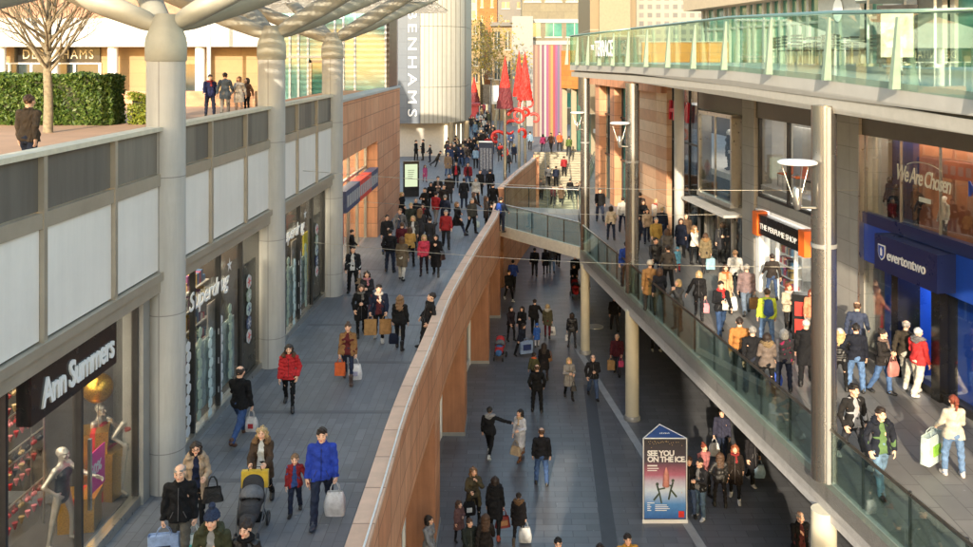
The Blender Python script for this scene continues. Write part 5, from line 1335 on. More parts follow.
# ------------------------------------------------------------------ glass balustrades
def balustrade(label, pts, z, h, name='glass_balustrade', step=1.35, glass=GLASS_G, post=DARKST, rail=STEEL, zs=None, fin=None, prail=.035):
    """pts: plan polyline; zs: floor height at each point"""
    root = thing(name, label, 'balustrade', (pts[0][0], pts[0][1], 0)); zs = zs or [z]*len(pts)
    O = Vector((pts[0][0], pts[0][1], 0)); top = []
    for (a, za), (b_, zb) in zip(zip(pts, zs), zip(pts[1:], zs[1:])):
        A, B = Vector((a[0], a[1], za))-O, Vector((b_[0], b_[1], zb))-O; n = max(1, round((B-A).length/step))
        d = (B-A); d.z = 0; d.normalize(); nr = Vector((-d.y, d.x, 0))
        for i in range(n):
            p, q = A+(B-A)*(i/n)+d*.012, A+(B-A)*((i+1)/n)-d*.012; t = nr*.008; zv = Vector((0, 0, 1))
            m = MB(); V = [p-t-zv*.12, q-t-zv*.12, q+t-zv*.12, p+t-zv*.12, p-t+zv*(h-.02), q-t+zv*(h-.02), q+t+zv*(h-.02), p+t+zv*(h-.02)]
            m.add(V, [(0,3,2,1),(4,5,6,7),(0,1,5,4),(1,2,6,5),(2,3,7,6),(3,0,4,7)]); m.build('glass_panel', glass, root)
            pp = A+(B-A)*(i/n)+nr*.1
            m = MB()
            if fin:
                w = d*.06; m.add([pp-w-nr*.02-zv*.1, pp+w-nr*.02-zv*.1, pp+w*.6+zv*(h-.1)-nr*.02, pp-w*.6+zv*(h-.1)-nr*.02, pp-w+nr*.14-zv*.1, pp+w+nr*.14-zv*.1, pp+w*.6+nr*.02+zv*(h-.1), pp-w*.6+nr*.02+zv*(h-.1)], [(0,1,2,3),(7,6,5,4),(0,4,5,1),(1,5,6,2),(2,6,7,3),(3,7,4,0)]); m.build('post', fin, root)
            else: m.tube([pp, pp+zv*(h-.02)], .028, 8); m.build('post', post, root)
        top += [A+zv*h, B+zv*h]
    m = MB(); m.tube(top, prail, 10); m.build('handrail', rail, root); return root
balustrade('long green glass balustrade sloping along the edge of the shop deck', [(edge(40.2), 40.2), (edge(33), 33), (edge(26), 26), (edge(20), 20), (edge(14), 14), (edge(6), 6)], MID, 1.1)
balustrade('green glass balustrade on the near side of the footbridge', [(-.7, 45.3), (2.88, 40.3)], MID, 1.1)
balustrade('green glass balustrade on the far side of the footbridge', [(-.6, 51.1), (3.5, 50.15)], MID, 1.1)
balustrade('green glass balustrade along the deck beyond the footbridge', [(3.56, 50.3), (6.15, 69.8)], MID, 1.1, step=1.8)
fb = MB()
def fascia(mb, pts, z0, z1, th=.12):
    for a, b_ in zip(pts, pts[1:]):
        d = Vector((b_[0]-a[0], b_[1]-a[1], 0)).normalized(); n = Vector((d.y, -d.x, 0))*th
        mb.prism([(a[0], a[1]), (b_[0], b_[1]), (b_[0]+n.x, b_[1]+n.y), (a[0]+n.x, a[1]+n.y)], z0, z1)
ef = thing('deck_edge_beam', 'grey metal edge beam running along the shop deck and footbridge', 'beam', (2.9, 40.3, 0))
o = Vector((2.9, 40.3, 0)); b = MB(Matrix.Translation(-o)); fascia(b, [(edge(4), 4), (edge(40.28), 40.28)][::-1], 4.15, MID+.02, -.1); b.build('upper_beam', mat_plain('pale_edge_metal', (.5, .49, .47), .45, .1), ef)
b = MB(Matrix.Translation(-o)); fascia(b, [(edge(4), 4), (edge(40.28), 40.28)][::-1], 3.82, 4.15, -.06); b.build('lower_beam', mat_plain('light_grey_metal', (.5, .49, .48), .5, .1), ef)
b = MB(Matrix.Translation(-o)); fascia(b, [(-.72, 45.4), (2.9, 40.28)], 4.1, MID+.02, .1); b.build('bridge_beam', mat_plain('white_bridge_beam', (.58, .56, .5), .6), ef)
# ------------------------------------------------------------------ terrace
TE = [(7.75, 8.), (7.07, 13.2), (6.34, 17.9), (5.53, 23.2), (4.2, 32.5), (2.6, 42.5), (3.1, 44.2)]; TZ = [12.5, 12.62, 12.8, 12.92, 12.9, 12.85, 12.85]
def tez(dx, dz): return [(x+dx, y, z+dz) for (x, y), z in zip(TE, TZ)]
tr = thing('terrace_slab', 'pale grey terrace slab with a stepped metal fascia over the shops', 'terrace', (2.6, 42.5, 12))
O = Vector(tr.location)
def slab(name, dx, top, bot, mat):
    n = len(TE); P = [(x+dx, y) for x, y in TE]+[(40, 46), (40, 8)]; zt = [z+top for z in TZ]+[12.85+top, 12.5+top]; zb = [z+bot for z in TZ]+[12.85+bot, 12.5+bot]
    MB(Matrix.Translation(-O)).prism([(p[0], p[1], b_, t_) for p, t_, b_ in zip(P, zt, zb)], 0, 0).build(name, mat, tr)
slab('upper_fascia', 0, 0, -.36, mat_brick('fascia_metal', (.4, .38, .345), (.435, .415, .38), (.31, .295, .27), 40, 40, 'yz', .01, .5, 0, .08, .05))
slab('groove', .2, -.36, -.44, STONE_D); slab('lower_lip', .06, -.44, -.66, mat_plain('cream_metal', (.44, .41, .36), .5, .1, .07))
balustrade('tall green glass balustrade with pale fins around the upper terrace', TE, 0, 1.25, 'terrace_balustrade', 2.2, GLASS_T, GREYST, mat_plain('green_rail', (.12, .2, .17), .4, .4), TZ, mat_plain('pale_green_fin', (.2, .27, .2), .5), .04)
ts = thing('terrace_sign', 'white lettering on the terrace glass at the far corner', 'sign', M=frame((2.9, 40.8), (4.2, 32.5), 12.86))
text('THE', .3, LETTER, ts, at(3.3, -.26, .55, M_FRONT), ext=.006, fit=.55)
text('TERRACE', .9, LETTER, ts, at(4.0, -.26, .3, M_FRONT), ext=.006, bold=.006, fit=2.75)
dw = thing('terrace_planter_wall', 'low dark wall on the terrace behind the white sign lettering', 'wall', (3.75, 41.2, 12.86)); MB().box(0, 1.9, 0, .3, 0, 1.1).build('wall', mat_plain('dark_olive_wall', (.04, .045, .03), .7, 0, .2), dw); MB().box(-.03, 1.93, -.03, .33, 1.1, 1.16).build('coping', DARKST, dw)
ob2 = thing('terrace_brick_wall', 'orange brick wall on the terrace right of the dark low wall', 'wall', (6.0, 42.5, 12.86)); MB().box(0, 5, 0, .3, 0, .95).build('wall', MATS['orange_band_brick'], ob2); MB().box(-.03, 5.03, -.03, .33, .95, 1.0).build('coping', GREYST, ob2)
# terrace cafe block
cf = thing('terrace_cafe', 'green glazed cafe with white mullions and a cream fascia on the terrace', 'building', M=frame((17-.16*46, 46), (17-.16*8, 8), 12.86))
L_ = 38.5
MB().box(0, 24, .0, .1, .0, 2.6).build('glazing', GREENWIN, cf)
b = MB()
for u in [0, .55, 1.6, 2.9, 3.4, 4.4, 5.6, 6.2, 7.2, 8.0, 8.8, 9.6, 10.4, 11.2, 12.4, 15.5, 16.5, 20, 23.9]: b.box(u, u+.2, -.12, -.0, 0, 2.6)
b.box(0, 24, -.1, -.0, 1.55, 1.65); b.build('mullion', mat_plain('cafe_white', (.36, .36, .34), .5), cf)
MB().box(-.5, L_, -.9, .4, 2.6, 4.6).build('cream_fascia', mat_plain('cream_fascia', (.42, .34, .24), .7, 0, .08), cf)
MB().box(12.5, 15.4, -.3, -.13, 0, 2.6).build('white_panel', MATS['cafe_white'], cf); MB().box(16.8, 19.9, -.3, -.13, 0, 2.6).build('white_panel', MATS['cafe_white'], cf)
MB().box(24, L_, 3, 3.2, 0, 2.6).build('back_glazing', TEALWIN, cf)
for u in (26, 29, 33, 37): MB().lathe([(.2, 0), (.2, 2.6)], u, .2, 16).build('column', WHITE, cf)
for u, lab in ((14, 1), (27.5, 1), (18.4, 1)):
    MB().add([(u+.34*math.cos(2*PI*i/24), -.34, 1.95+.42*math.sin(2*PI*i/24)) for i in range(24)], [tuple(range(24))]).build('round_sign', LETTER, cf)
def terr(px, Y): x = (px-VX)/F*Y; return Vector((x, Y, 12.9))
r = random.Random(21)
def cafe_set(px, Y, n, lab, seed):
    p = terr(px, Y); t = thing('cafe_table', 'small round cafe table with thin steel legs, '+lab, 'table', p, 0, 'cafe tables on the terrace')
    MB().lathe([(.36, .72), (.36, .75)], n=20).build('table_top', WHITE, t); MB().tube([(0, 0, 0), (0, 0, .72)], .03, 8).build('leg', STEEL, t); MB().lathe([(.24, 0), (.22, .03)], n=16).build('base', STEEL, t)
    rr = random.Random(seed)
    for k in range(n):
        a = 2*PI*k/n+rr.uniform(-.3, .3)+.6
        c = thing('cafe_chair', 'dark slatted metal chair, %s chair of the table %s' % (['first', 'second', 'third', 'fourth'][k], lab), 'chair', p+Vector((.72*math.cos(a), .72*math.sin(a), 0)), a-PI/2, 'cafe chairs on the terrace')
        MB().box(-.2, .2, -.2, .2, .43, .46).build('seat', DARKST, c)
        b = MB(); [b.box(-.2, .2, .19, .21, z, z+.06) for z in (.55, .65, .75, .85)]; b.build('backrest', DARKST, c)
        for sx in (-.19, .19): MB().tube([(sx, .2, 0), (sx, .2, .92)], .014, 5).build('leg', STEEL, c); MB().tube([(sx, -.19, 0), (sx, -.19, .44)], .014, 5).build('leg', STEEL, c)
for i, (px, Y) in enumerate(((800, 30.5), (812, 27.5), (835, 30), (852, 26.5), (790, 33.5))): cafe_set(px, Y, 4, ['by the cafe windows', 'nearest the glass fins', 'beside the white panel', 'below the first round sign', 'farthest along the terrace'][i], i)
def parasol_frame(px, Y, label):
    p = terr(px, Y); t = thing('cafe_umbrella', label, 'umbrella', p, 0, 'closed white umbrellas on the terrace')
    MB().tube([(0, 0, 0), (0, 0, 2.5)], .035, 8).build('pole', WHITE, t); MB().lathe([(.3, 0), (.3, .08)], n=16).build('base', STEEL, t)
    b = MB(); n = 8
    for i in range(n):
        a0, a1 = 2*PI*i/n, 2*PI*(i+1)/n; b.add([(0, 0, 2.45), (1.5*math.cos(a0), 1.5*math.sin(a0), 1.95), (1.5*math.cos(a1), 1.5*math.sin(a1), 1.95), (0, 0, 2.42), (1.5*math.cos(a0), 1.5*math.sin(a0), 1.92), (1.5*math.cos(a1), 1.5*math.sin(a1), 1.92)], [(0, 1, 2), (5, 4, 3), (1, 4, 5, 2)])
    b.build('canopy', mat_plain('pale_canvas', (.36, .4, .35), .8), t)
for i, (px, Y) in enumerate(((868, 24), (935, 22), (905, 27))): parasol_frame(px, Y, ['pale canvas umbrella beside the cafe chairs on the terrace', 'pale canvas umbrella at the right end of the terrace', 'pale canvas umbrella behind the menu board'][i])
mb_ = terr(897, 21.5); t = thing('menu_board', 'leaning menu board with a bright food picture on the terrace', 'board', mb_, -25*DEG); MB().box(-.45, .45, -.03, .03, .1, 1.5).build('board', BLACK, t); MB().box(-.36, .36, -.04, -.03, .25, 1.4).build('poster', mat_plain('food_poster', (.6, .5, .38), .5, 0, .5, 4.), t); [MB().box(x, x+.06, .0, .3, 0, 1.2).build('leg', DARKST, t) for x in (-.4, .34)]
# stair-grid block and tan block behind the terrace
t = block('gridded_building', 'cream building with a fine square window grid behind the terrace', 635, 707, -40, 66, 12, mat_brick('grid_windows', (.1, .1, .1), (.16, .15, .14), (.25, .23, .19), .62, .62, 'xz', .16, .6, 0, .1), z0=9.)
t = block('panelled_building', 'tan panelled building with thin pale ribs behind the terrace sign', 590, 636, -40, 64, 12, mat_brick('tan_ribbed', (.16, .12, .07), (.185, .14, .08), (.25, .22, .16), .85, 6., 'xz', .05, .7, 0, .1), z0=9.)
MB().box(-1, 1.2, -.3, .0, 3.5, 9).build('white_rib_panel', mat_plain('tan_rib', (.22, .18, .12), .7), t)
# ------------------------------------------------------------------ advert totem, street sculptures, totems, cables, kiosk
tt = ground(665, 523, 0)
po = thing('advert_totem', 'three-sided poster totem about ice shows on the lower street', 'advertising totem', (tt.x, tt.y, 0))
s = 1.22; hgt = 2.38; tri = [(-s/2, 0), (s/2, 0), (0, .95)]
MB().prism(tri, .1, hgt).build('body', mat_plain('poster_dark', (.03, .032, .06), .4, 0, .3, 2.), po)
MB().prism([(-s/2-.03, -.03), (s/2+.03, -.03), (0, 1.0)], 0, .1).build('base', WHITE, po)
def poster_mat():
    m, nt, out = _nt('ice_poster'); L = nt.links.new
    b = nd(nt, 'ShaderNodeBsdfPrincipled', Roughness=.35); tc = nd(nt, 'ShaderNodeTexCoord'); sx = nd(nt, 'ShaderNodeSeparateXYZ'); L(tc.outputs['Object'], sx.inputs[0])
    mr = nd(nt, 'ShaderNodeMapRange'); mr.inputs[1].default_value = .12; mr.inputs[2].default_value = hgt; L(sx.outputs[2], mr.inputs[0])
    r = ramp(nt, mr.outputs[0], [(0, (.03, .12, .4)), (.18, (.08, .26, .62)), (.36, (.6, .7, .85)), (.47, (.5, .45, .6)), (.55, (.45, .14, .22)), (.64, (.25, .09, .14)), (.72, (.06, .05, .075)), (1, (.03, .028, .035))])
    n = nd(nt, 'ShaderNodeTexNoise', Scale=9., Detail=6., Roughness=.8); L(tc.outputs['Object'], n.inputs['Vector'])
    mx = nd(nt, 'ShaderNodeMix', data_type='RGBA', blend_type='OVERLAY'); mx.inputs[0].default_value = .4; L(r.outputs[0], mx.inputs[6]); L(n.outputs['Fac'], mx.inputs[7])
    L(mx.outputs[2], b.inputs['Base Color']); L(b.outputs[0], out.inputs[0]); return m
fp = MB().box(-s/2+.03, s/2-.03, -.014, -.002, .13, hgt-.03).build('poster', poster_mat(), po)
text('SEE YOU', .21, LETTER, fp, at(-.5, -.016, 1.9, M_FRONT), ext=.003, bold=.008, space=.92)
text('ON THE ICE.', .21, LETTER, fp, at(-.5, -.016, 1.73, M_FRONT), ext=.003, bold=.008, space=.9)
b = MB(); [b.box(-.5, -.18-.05*i, -.018, -.014, 1.53-i*.06, 1.555-i*.06) for i in range(2)]; b.box(-.5, -.22, -.018, -.014, 1.6, 1.64); [b.box(-.5, -.42+.03*(i % 2), -.018, -.014, .5-i*.05, .52-i*.05) for i in range(4)]; [b.box(-.28, .05+.04*(i % 3), -.018, -.014, .5-i*.05, .52-i*.05) for i in range(4)]; b.box(-.5, -.3, -.018, -.014, .56, .58); b.build('small_print', LETTER, fp)
b = MB()
for i in range(26): a = random.uniform(-.5, .5); z = hgt-.06-abs(random.gauss(0, .07)); b.ball((a, -.016, z), .009, 6)
b.build('gold_stars', mat_plain('gold_dots', (.7, .5, .2), .4), fp)
b = MB(); b.tube([(0.02, -.02, 1.05), (.03, -.02, 1.4), (.03, -.02, 1.58)], [.1, .08, .01], 10); b.build('pink_tower_picture', mat_plain('tower_pink', (.6, .25, .2), .5, 0, .3, 8), fp)
b = MB()
for cx, cz, sg_ in ((-.22, .95, 1), (.22, 1.05, -1)):
    b.ball((cx, -.02, cz+.15), (.045, .012, .05), 8); b.tube([(cx, -.02, cz+.1), (cx+.06*sg_, -.02, cz-.1), (cx-.1*sg_, -.02, cz-.3)], .028, 6); b.tube([(cx, -.02, cz), (cx+.22*sg_, -.02, cz+.04)], .02, 6); b.tube([(cx+.06*sg_, -.02, cz-.1), (cx+.12*sg_, -.02, cz-.38)], .025, 6)
b.build('skater_picture', mat_plain('skater_dark', (.06, .09, .07), .5, 0, .5, 12), fp)
MB().box(.38, .54, -.02, -.014, .16, .34).build('red_badge', REDP, fp)
tp = MB(); tp.add([(-s/2, 0, hgt+.004), (s/2, 0, hgt+.004), (0, .95, hgt+.004)], [(0, 1, 2)]); tp.build('top_panel', mat_plain('totem_top_blue', (.03, .08, .25), .4, 0, .3, 3.), po)
b = MB(); [b.box(-.1+i*.05, -.07+i*.05, .3, .37+.02*(i % 2), hgt+.006, hgt+.009) for i in range(6)]; b.build('top_emblem', LETTER, po)
e = MB()
for a, c in zip(tri, tri[1:]+tri[:1]): e.tube([(a[0], a[1], hgt+.005), (c[0], c[1], hgt+.005)], .018, 6)
for a in tri: e.tube([(a[0], a[1], .1), (a[0], a[1], hgt)], .018, 6)
e.build('edge_trim', WHITE, po)
# ad screen and banners on the walkway
a = ground(411, 196.5, MID)
t = thing('backlit_advert', 'black framed street advert with a glowing pale green screen', 'advert screen', a, 12*DEG)
MB().box(-.48, .48, -.12, .12, .0, 2.15).build('case', BLACK, t); MB().box(-.38, .38, -.135, -.12, .62, 1.98).build('screen', mat_emit('advert_screen', (.75, .85, .55), .3), t)
b = MB(); [b.box(-.2, .2-.03*i, -.14, -.135, 1.6-i*.12, 1.63-i*.12) for i in range(5)]; b.build('screen_print', mat_plain('screen_ink', (.2, .25, .15), .6), t)
a = ground(486, 176, MID)
t = thing('map_totem', 'dark free-standing street map totem with pale panels beside the parapet', 'information totem', a, -6*DEG)
MB().box(-.5, .5, -.1, .1, 0, 2.4).build('case', mat_plain('totem_navy', (.02, .03, .06), .35, 0, .3), t)
b = MB(); [b.box(-.4+.22*i, -.24+.22*i, -.11, -.1, .4+.1*(i % 2), 2.0) for i in range(4)]; b.build('map_print', mat_plain('map_grey', (.16, .17, .2), .5, 0, .7, 9.), t); MB().box(-.5, .5, -.12, .12, 2.4, 2.48).build('cap', WHITE, t)
bn = ground(499, 228, MID)
t = thing('litter_bin', 'slim black litter bin against the parapet by the footbridge', 'bin', (bn.x-.3, 47, MID)); MB().lathe([(.2, 0), (.2, .95), (.17, 1.)], n=18).build('body', BLACK, t); MB().lathe([(.21, .78), (.21, .82)], n=18).build('rim', STEEL, t)
# red festive cones on poles
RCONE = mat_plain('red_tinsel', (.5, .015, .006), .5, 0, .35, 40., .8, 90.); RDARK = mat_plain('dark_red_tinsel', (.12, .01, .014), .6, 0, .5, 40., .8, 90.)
def cone_tree(px, py, Y, rad, h, lab, zbase=None):
    p = ground(px, py, MID) if Y is None else Vector(((px-VX)/F*Y, Y, MID))
    t = thing('festive_cone', lab, 'christmas decoration', p, 0, 'red festive cones on poles'); zb = zbase-MID
    MB().lathe([(.12, 0), (.1, zb)], n=14).build('pole', STEEL, t)
    r = random.Random(int(px)); b = MB(); n = 40; rows = 26; V = []; Fc = []
    for i in range(rows):
        q = i/(rows-1)
        for j in range(n): rr = rad*(1-q)*(1+.09*r.uniform(-1, 1))+.01; V.append((rr*math.cos(2*PI*j/n), rr*math.sin(2*PI*j/n), zb+h*q))
    for i in range(rows-1):
        for j in range(n): Fc.append((i*n+j, i*n+(j+1) % n, (i+1)*n+(j+1) % n, (i+1)*n+j))
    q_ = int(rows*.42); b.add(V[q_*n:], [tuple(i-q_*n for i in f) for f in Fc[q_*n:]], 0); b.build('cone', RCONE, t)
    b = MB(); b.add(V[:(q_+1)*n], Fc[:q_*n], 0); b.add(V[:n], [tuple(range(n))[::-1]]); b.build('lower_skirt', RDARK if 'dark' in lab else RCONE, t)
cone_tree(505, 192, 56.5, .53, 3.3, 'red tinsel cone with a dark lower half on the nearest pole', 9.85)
cone_tree(519, 0, 67.5, .46, 3.5, 'slim red tinsel cone, left of the pair farther back', 10.1)
cone_tree(525, 0, 66, .56, 3.6, 'wide red tinsel cone, right of the pair farther back', 9.9)
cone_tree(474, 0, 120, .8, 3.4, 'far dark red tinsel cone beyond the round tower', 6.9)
def swirl(name, lab, c, Y, seed, pieces):
    t = thing('red_swirl', lab, 'sculpture', c, 0, 'red swirl decorations on poles')
    for k, (x0, z0, r0, a0, turn) in enumerate(pieces):
        pts = []; rr = []
        for i in range(22):
            q = i/21; a_ = a0+turn*q; rad = .74*r0*(1-.7*q); pts.append((x0+rad*math.cos(a_), .15*math.sin(3*q+k), z0+rad*math.sin(a_))); rr.append(.12*(1-.5*q))
        MB().tube(pts, rr, 8).build('curl', REDP, t)
swirl('s', 'red curling sculpture wound round the nearest pole', Vector((-.55, 57, 8.6)), 57, 1, [(.7, .6, .9, PI*.9, -5.), (-.6, -.7, .75, .3, 4.6), (-.2, -1.6, .55, 2.4, -4.6), (.9, -.3, .5, -1., 4.), (.3, -.1, .8, 1.2, 4.4), (1.2, .9, .45, 2., -4.)])
swirl('s', 'red curling sculpture wound round the farther pole', Vector((.75, 66, 8.7)), 66, 2, [(.2, .9, .9, PI*1.1, -5.), (-.5, .0, .7, .2, 4.6), (.7, -.2, .6, 2.4, -4.6)])
k = thing('red_kiosk', 'small red market kiosk in the far crowd', 'kiosk', (world(472, 0, 112).x, 112, MID)); MB().box(-.8, .8, 0, 1.6, 0, 2.3).build('body', mat_plain('kiosk_red', (.4, .04, .05), .6, 0, .1), k); MB().box(-1, 1, -.3, 1.8, 2.3, 2.6).build('roof', mat_plain('kiosk_roof', (.3, .03, .04), .6), k)
for i, (px, Y, h, lab) in enumerate(((491, 86, 6.3, 'dark lamp post with a black banner by the crowd'), (483, 140, 7.5, 'thin lamp post far along the street'), (470, 160, 6., 'lamp post on the left of the far street'), (499.5, 92, 6., 'lamp post with a pale banner right of the crowd'))):
    t = thing('street_lamp', lab, 'lamp post', ((px-VX)/F*Y, Y, MID)); MB().tube([(0, 0, 0), (0, 0, h)], .07, 8).build('pole', DARKST, t); MB().box(-.25, .25, -.4, .2, h, h+.12).build('lamp_head', DARKST, t)
    if 'banner' in lab: MB().box(-1., -.1, -.03, .03, h-2.4, h-.5).build('banner', BLACK if 'black' in lab else WHITE, t)
# catenary cables across the street
for i, (a, c, lab) in enumerate((((-6.7, 30, 6.95), (9.7, 28.2, 6.55), 'thin steel cable strung low across the street at sign height'), ((-6.6, 37, 7.2), (8.6, 35, 7.0), 'thin steel cable strung across the street past the red sign'), ((-6.6, 28, 9.6), (10., 26, 9.3), 'thin steel cable strung high across the street near the columns'))):
    A, B = Vector(a), Vector(c); pts = [A+(B-A)*(j/12)-Vector((0, 0, .22*math.sin(PI*j/12))) for j in range(13)]
    tag(MB().tube(pts, .009, 5).build('overhead_cable', mat_plain('bright_cable', (.4, .38, .33), .4, .5)), lab, 'cable')
# unseen blocks added behind the viewer, slotted to shape sun and shade ahead
bb = thing('sun_blocker', 'unseen slotted block added behind the viewpoint to shade the walkway', 'building', (-7, -16, 0))
b = MB(); b.box(-7, -4.6, 0, 6, 0, 23); b.box(-4.6, -2.6, 0, 6, 0, 17.4); b.box(-4.6, -2.6, 0, 6, 21.2, 23); b.box(-2.6, 1.2, 0, 6, 0, 23); b.box(1.2, 3, 0, 6, 0, 11); b.box(1.2, 3, 0, 6, 14.6, 23); b.box(3, 6, 0, 6, 0, 23); b.build('wall', STONE, bb); MB().box(6.05, 9, 0, 6, 0, 12.5).build('blocker_wing', STONE, bb); MB().box(-2.4, 1., 6, 6.05, 2, 21).build('glazing', DARKWIN, bb)
# ------------------------------------------------------------------ people, each placed where the photograph has them
BK, CH, NV, GY, BR, OL, TN = (24, 24, 27), (48, 48, 52), (28, 36, 58), (110, 110, 114), (78, 58, 44), (74, 74, 52), (150, 112, 74)
JN, DJ, LJ, TR, KH = (62, 84, 122), (36, 46, 70), (110, 138, 170), (60, 58, 58), (120, 112, 98)
RD, WH, CR = (160, 28, 34), (214, 212, 206), (196, 180, 150)
P = person
def M_(z): return dict(z=z)
U = dict(z=MID)
# --- walkway, nearest first
h = P('grey-cropped man in black zip fleece and grey trousers walking in the foreground', 180, hd=465, face=8, top=('jacket', BK), bot=('jeans', (96, 92, 84)), hair=('balding', 'grey'), arms=('bag', 'bag'), legs='steppl', H=1.8, lean=(0, 0), skin='p')
bag('big', h['R'], (150, 176, 220), 'pale blue and white carrier bag in the right hand of the black fleece man', 10, .9, ((30, 30, 40), .9)); bag('carrier', h['L'], (205, 216, 214), 'white and teal carrier bag in the left hand of the black fleece man', 0, .9, ((60, 190, 180), .8))
h = P('woman in beige padded coat and navy top with glasses behind the fleece man', 196, hd=440, sex='f', face=18, top=('parka', (176, 150, 122)), inner=(30, 38, 66), bot=('skinny', BK), hair=('bob', 'dark'), arms=('elbow', 'down'), legs='walkl', hood=('cloth', (176, 150, 122)), glasses=True)
bag('handbag', h['elbL'] + Vector((.12, -.12, -.02)), (26, 24, 26), 'glossy black handbag on the arm of the beige coat woman', 15, 1.05)
P('man in navy bobble hat and green parka at the bottom edge of the walkway', 212, hd=508, face=5, top=('parka', (64, 66, 44)), inner=(150, 148, 146), hair=('short', 'brown'), hat=('bobble', (52, 66, 96)), hood=('cloth', (64, 66, 44)), arms=('down', 'down'), H=1.86)
P('woman with dark bun, black jacket and black scarf at the bottom edge of the walkway', 246, hd=519, sex='f', face=-12, top=('jacket', BK, 'leather'), hair=('bun', 'dark'), scarf=(16, 16, 18), arms=('pocket', 'pocket'), H=1.68)
h = P('woman in brown parka with fur-trimmed hood pushing a pushchair', 262, hd=425, sex='f', face=4, top=('parka', (74, 56, 42)), inner=(206, 206, 202), hair=('wavy', 'blond'), hood=('fur', (150, 112, 72)), bot=('skinny', BK), arms=('push', 'push'), legs='walkr', scarf=None)
pram_at = (h['L'] + h['R']) / 2
h = P('small boy in red jacket and blue jumper walking hand in hand with a man', 295, feet=514, sex='c', face=6, top=('jacket', (150, 26, 34)), inner=(44, 76, 140), hair=('short', 'light'), bot=('jeans', DJ), arms=('side', 'down'), legs='steppr', H=1.16)
h = P('dark-haired man in bright royal blue padded jacket and jeans', 322, feet=520, face=6, top=('jacket', (22, 62, 178)), hair=('quiff', 'dark'), bot=('jeans', DJ), arms=('bag', 'down'), legs='walkr', H=1.82, shoe=('shoe', (60, 70, 90)))
bag('carrier', h['L'], (222, 224, 226), 'full white carrier bag in the hand of the royal blue jacket man', 0, 1.1)
h = P('bald man in black coat and blue jeans walking away past the chemist window', 240, feet=440, face=168, top=('jacket', BK), hair=('balding', 'dark'), bot=('jeans', (52, 82, 134)), arms=('fwd', 'bag'), legs='stridel', H=1.8, shoe=('shoe', (96, 60, 40)))
bag('carrier', h['R'], (216, 210, 206), 'white and red carrier bag held by the bald man in the black coat', 0, .8, ((190, 30, 40), .8))
P('woman in bright red padded jacket and black leggings striding towards the viewer', 289, feet=408, sex='f', face=8, top=('puffer', (196, 20, 30)), hair=('bob', 'dark'), hood=('fur', (120, 84, 60)), bot=('skinny', (22, 22, 24)), arms=('pocket', 'down'), legs='walkl', shoe=('shoe', (40, 40, 44)))
h = P('woman in camel coat and jeans carrying orange and white bags', 348, feet=382, sex='f', face=4, top=('jacket', (150, 108, 62)), inner=(96, 30, 34), hair=('bun', 'brown'), bot=('skinny', DJ), arms=('bag', 'bag'), legs='walkl', shoe=('boot', (84, 64, 56)))
bag('paper', h['R'], (232, 100, 22), 'orange paper bag held by the camel coat woman', 0, .85); bag('carrier', h['L'], (226, 226, 228), 'white carrier bag held by the camel coat woman', 10, 1.0, ((160, 160, 190), .7))
h = P('young man in navy coat with pale collar holding two brown paper bags', 379, feet=341, face=4, top=('jacket', NV), inner=(90, 34, 40), hair=('quiff', 'black'), bot=('skinny', (30, 30, 36)), arms=('carry', 'carry'), legs='steppl', H=1.78, shoe=('shoe', (190, 190, 190)), scarf=(200, 190, 176))
bag('paper', h['R'], (182, 136, 78), 'left one of two brown paper bags held by the navy coat man', 0, 1.15); bag('paper', h['L'], (176, 128, 72), 'right one of two brown paper bags held by the navy coat man', 10, 1.1)
P('woman in long black coat and grey scarf left of the brown paper bags', 361, feet=336, sex='f', face=16, top=('coat', BK), hair=('bob', 'brown'), scarf=(120, 116, 110), bot=('skinny', BK), arms=('hold', 'pocket'), legs='steppr')
h = P('woman with long light-brown hair walking away in short black coat', 400, feet=349, sex='f', face=176, top=('jacket', BK), hair=('wavy', 'light'), bot=('skinny', (20, 20, 22)), arms=('bag', 'down'), legs='steppl', shoe=('boot', BK))
bag('tote', h['L'], NV, 'navy carrier held by the woman with long light-brown hair', 0, .8); bag('small', h['L'] + Vector((.1, .12, 0)), (206, 206, 208), 'small white carrier held beside the navy one', 0, .8)
P('man in dark jacket leaning back against the sandstone parapet', 421, feet=350, face=-62, top=('jacket', (34, 32, 34)), hair=('short', 'dark'), bot=('jeans', (44, 42, 44)), arms=('pocket', 'pocket'), legs='lifted' if False else 'relax', H=1.8, lean=(-9, 8))
P('curly-haired woman with pink scarf behind the brown paper bags', 367, hd=270, sex='f', face=6, top=('jacket', CH), hair=('wavy', 'dark'), scarf=(190, 120, 130), arms=('hold', 'down'), H=1.64)
h = P('man in dark jacket over white shirt with a tan shoulder bag near the column', 353, feet=293, face=2, top=('jacket', (34, 36, 42)), inner=(206, 206, 206), hair=('short', 'dark'), bot=('jeans', BK), arms=('down', 'bag'), legs='relax')
bag('handbag', h['L'], (140, 112, 80), 'tan bag at the hip of the dark jacket man near the column', 0, .8)
P('person in black padded jacket seen from behind beside a tan-coated friend', 390, feet=272, face=176, top=('puffer', (30, 30, 34)), hair=('short', 'black'), arms=('pocket', 'down'), legs='relax', bot=('jeans', DJ))
P('tall person in olive-brown coat and pale trousers seen from behind', 402, feet=280, sex='f', face=170, top=('coat', (108, 94, 76)), hair=('bob', 'brown'), bot=('jeans', (206, 200, 190)), arms=('down', 'down'), legs='steppl', H=1.74)
P('person in mustard jacket half hidden by the olive-brown coat', 410, feet=266, sex='f', face=182, top=('jacket', (196, 152, 70)), hair=('bob', 'brown'), bot=('skinny', BK), legs='relax', arms=('down', 'hold'))
P('blonde woman in bright pink coat beside a woman in long black coat', 424, feet=275, sex='f', face=3, top=('jacket', (214, 50, 84)), hair=('bob', 'blond'), bot=('skinny', (44, 26, 34)), arms=('down', 'down'), legs='steppr')
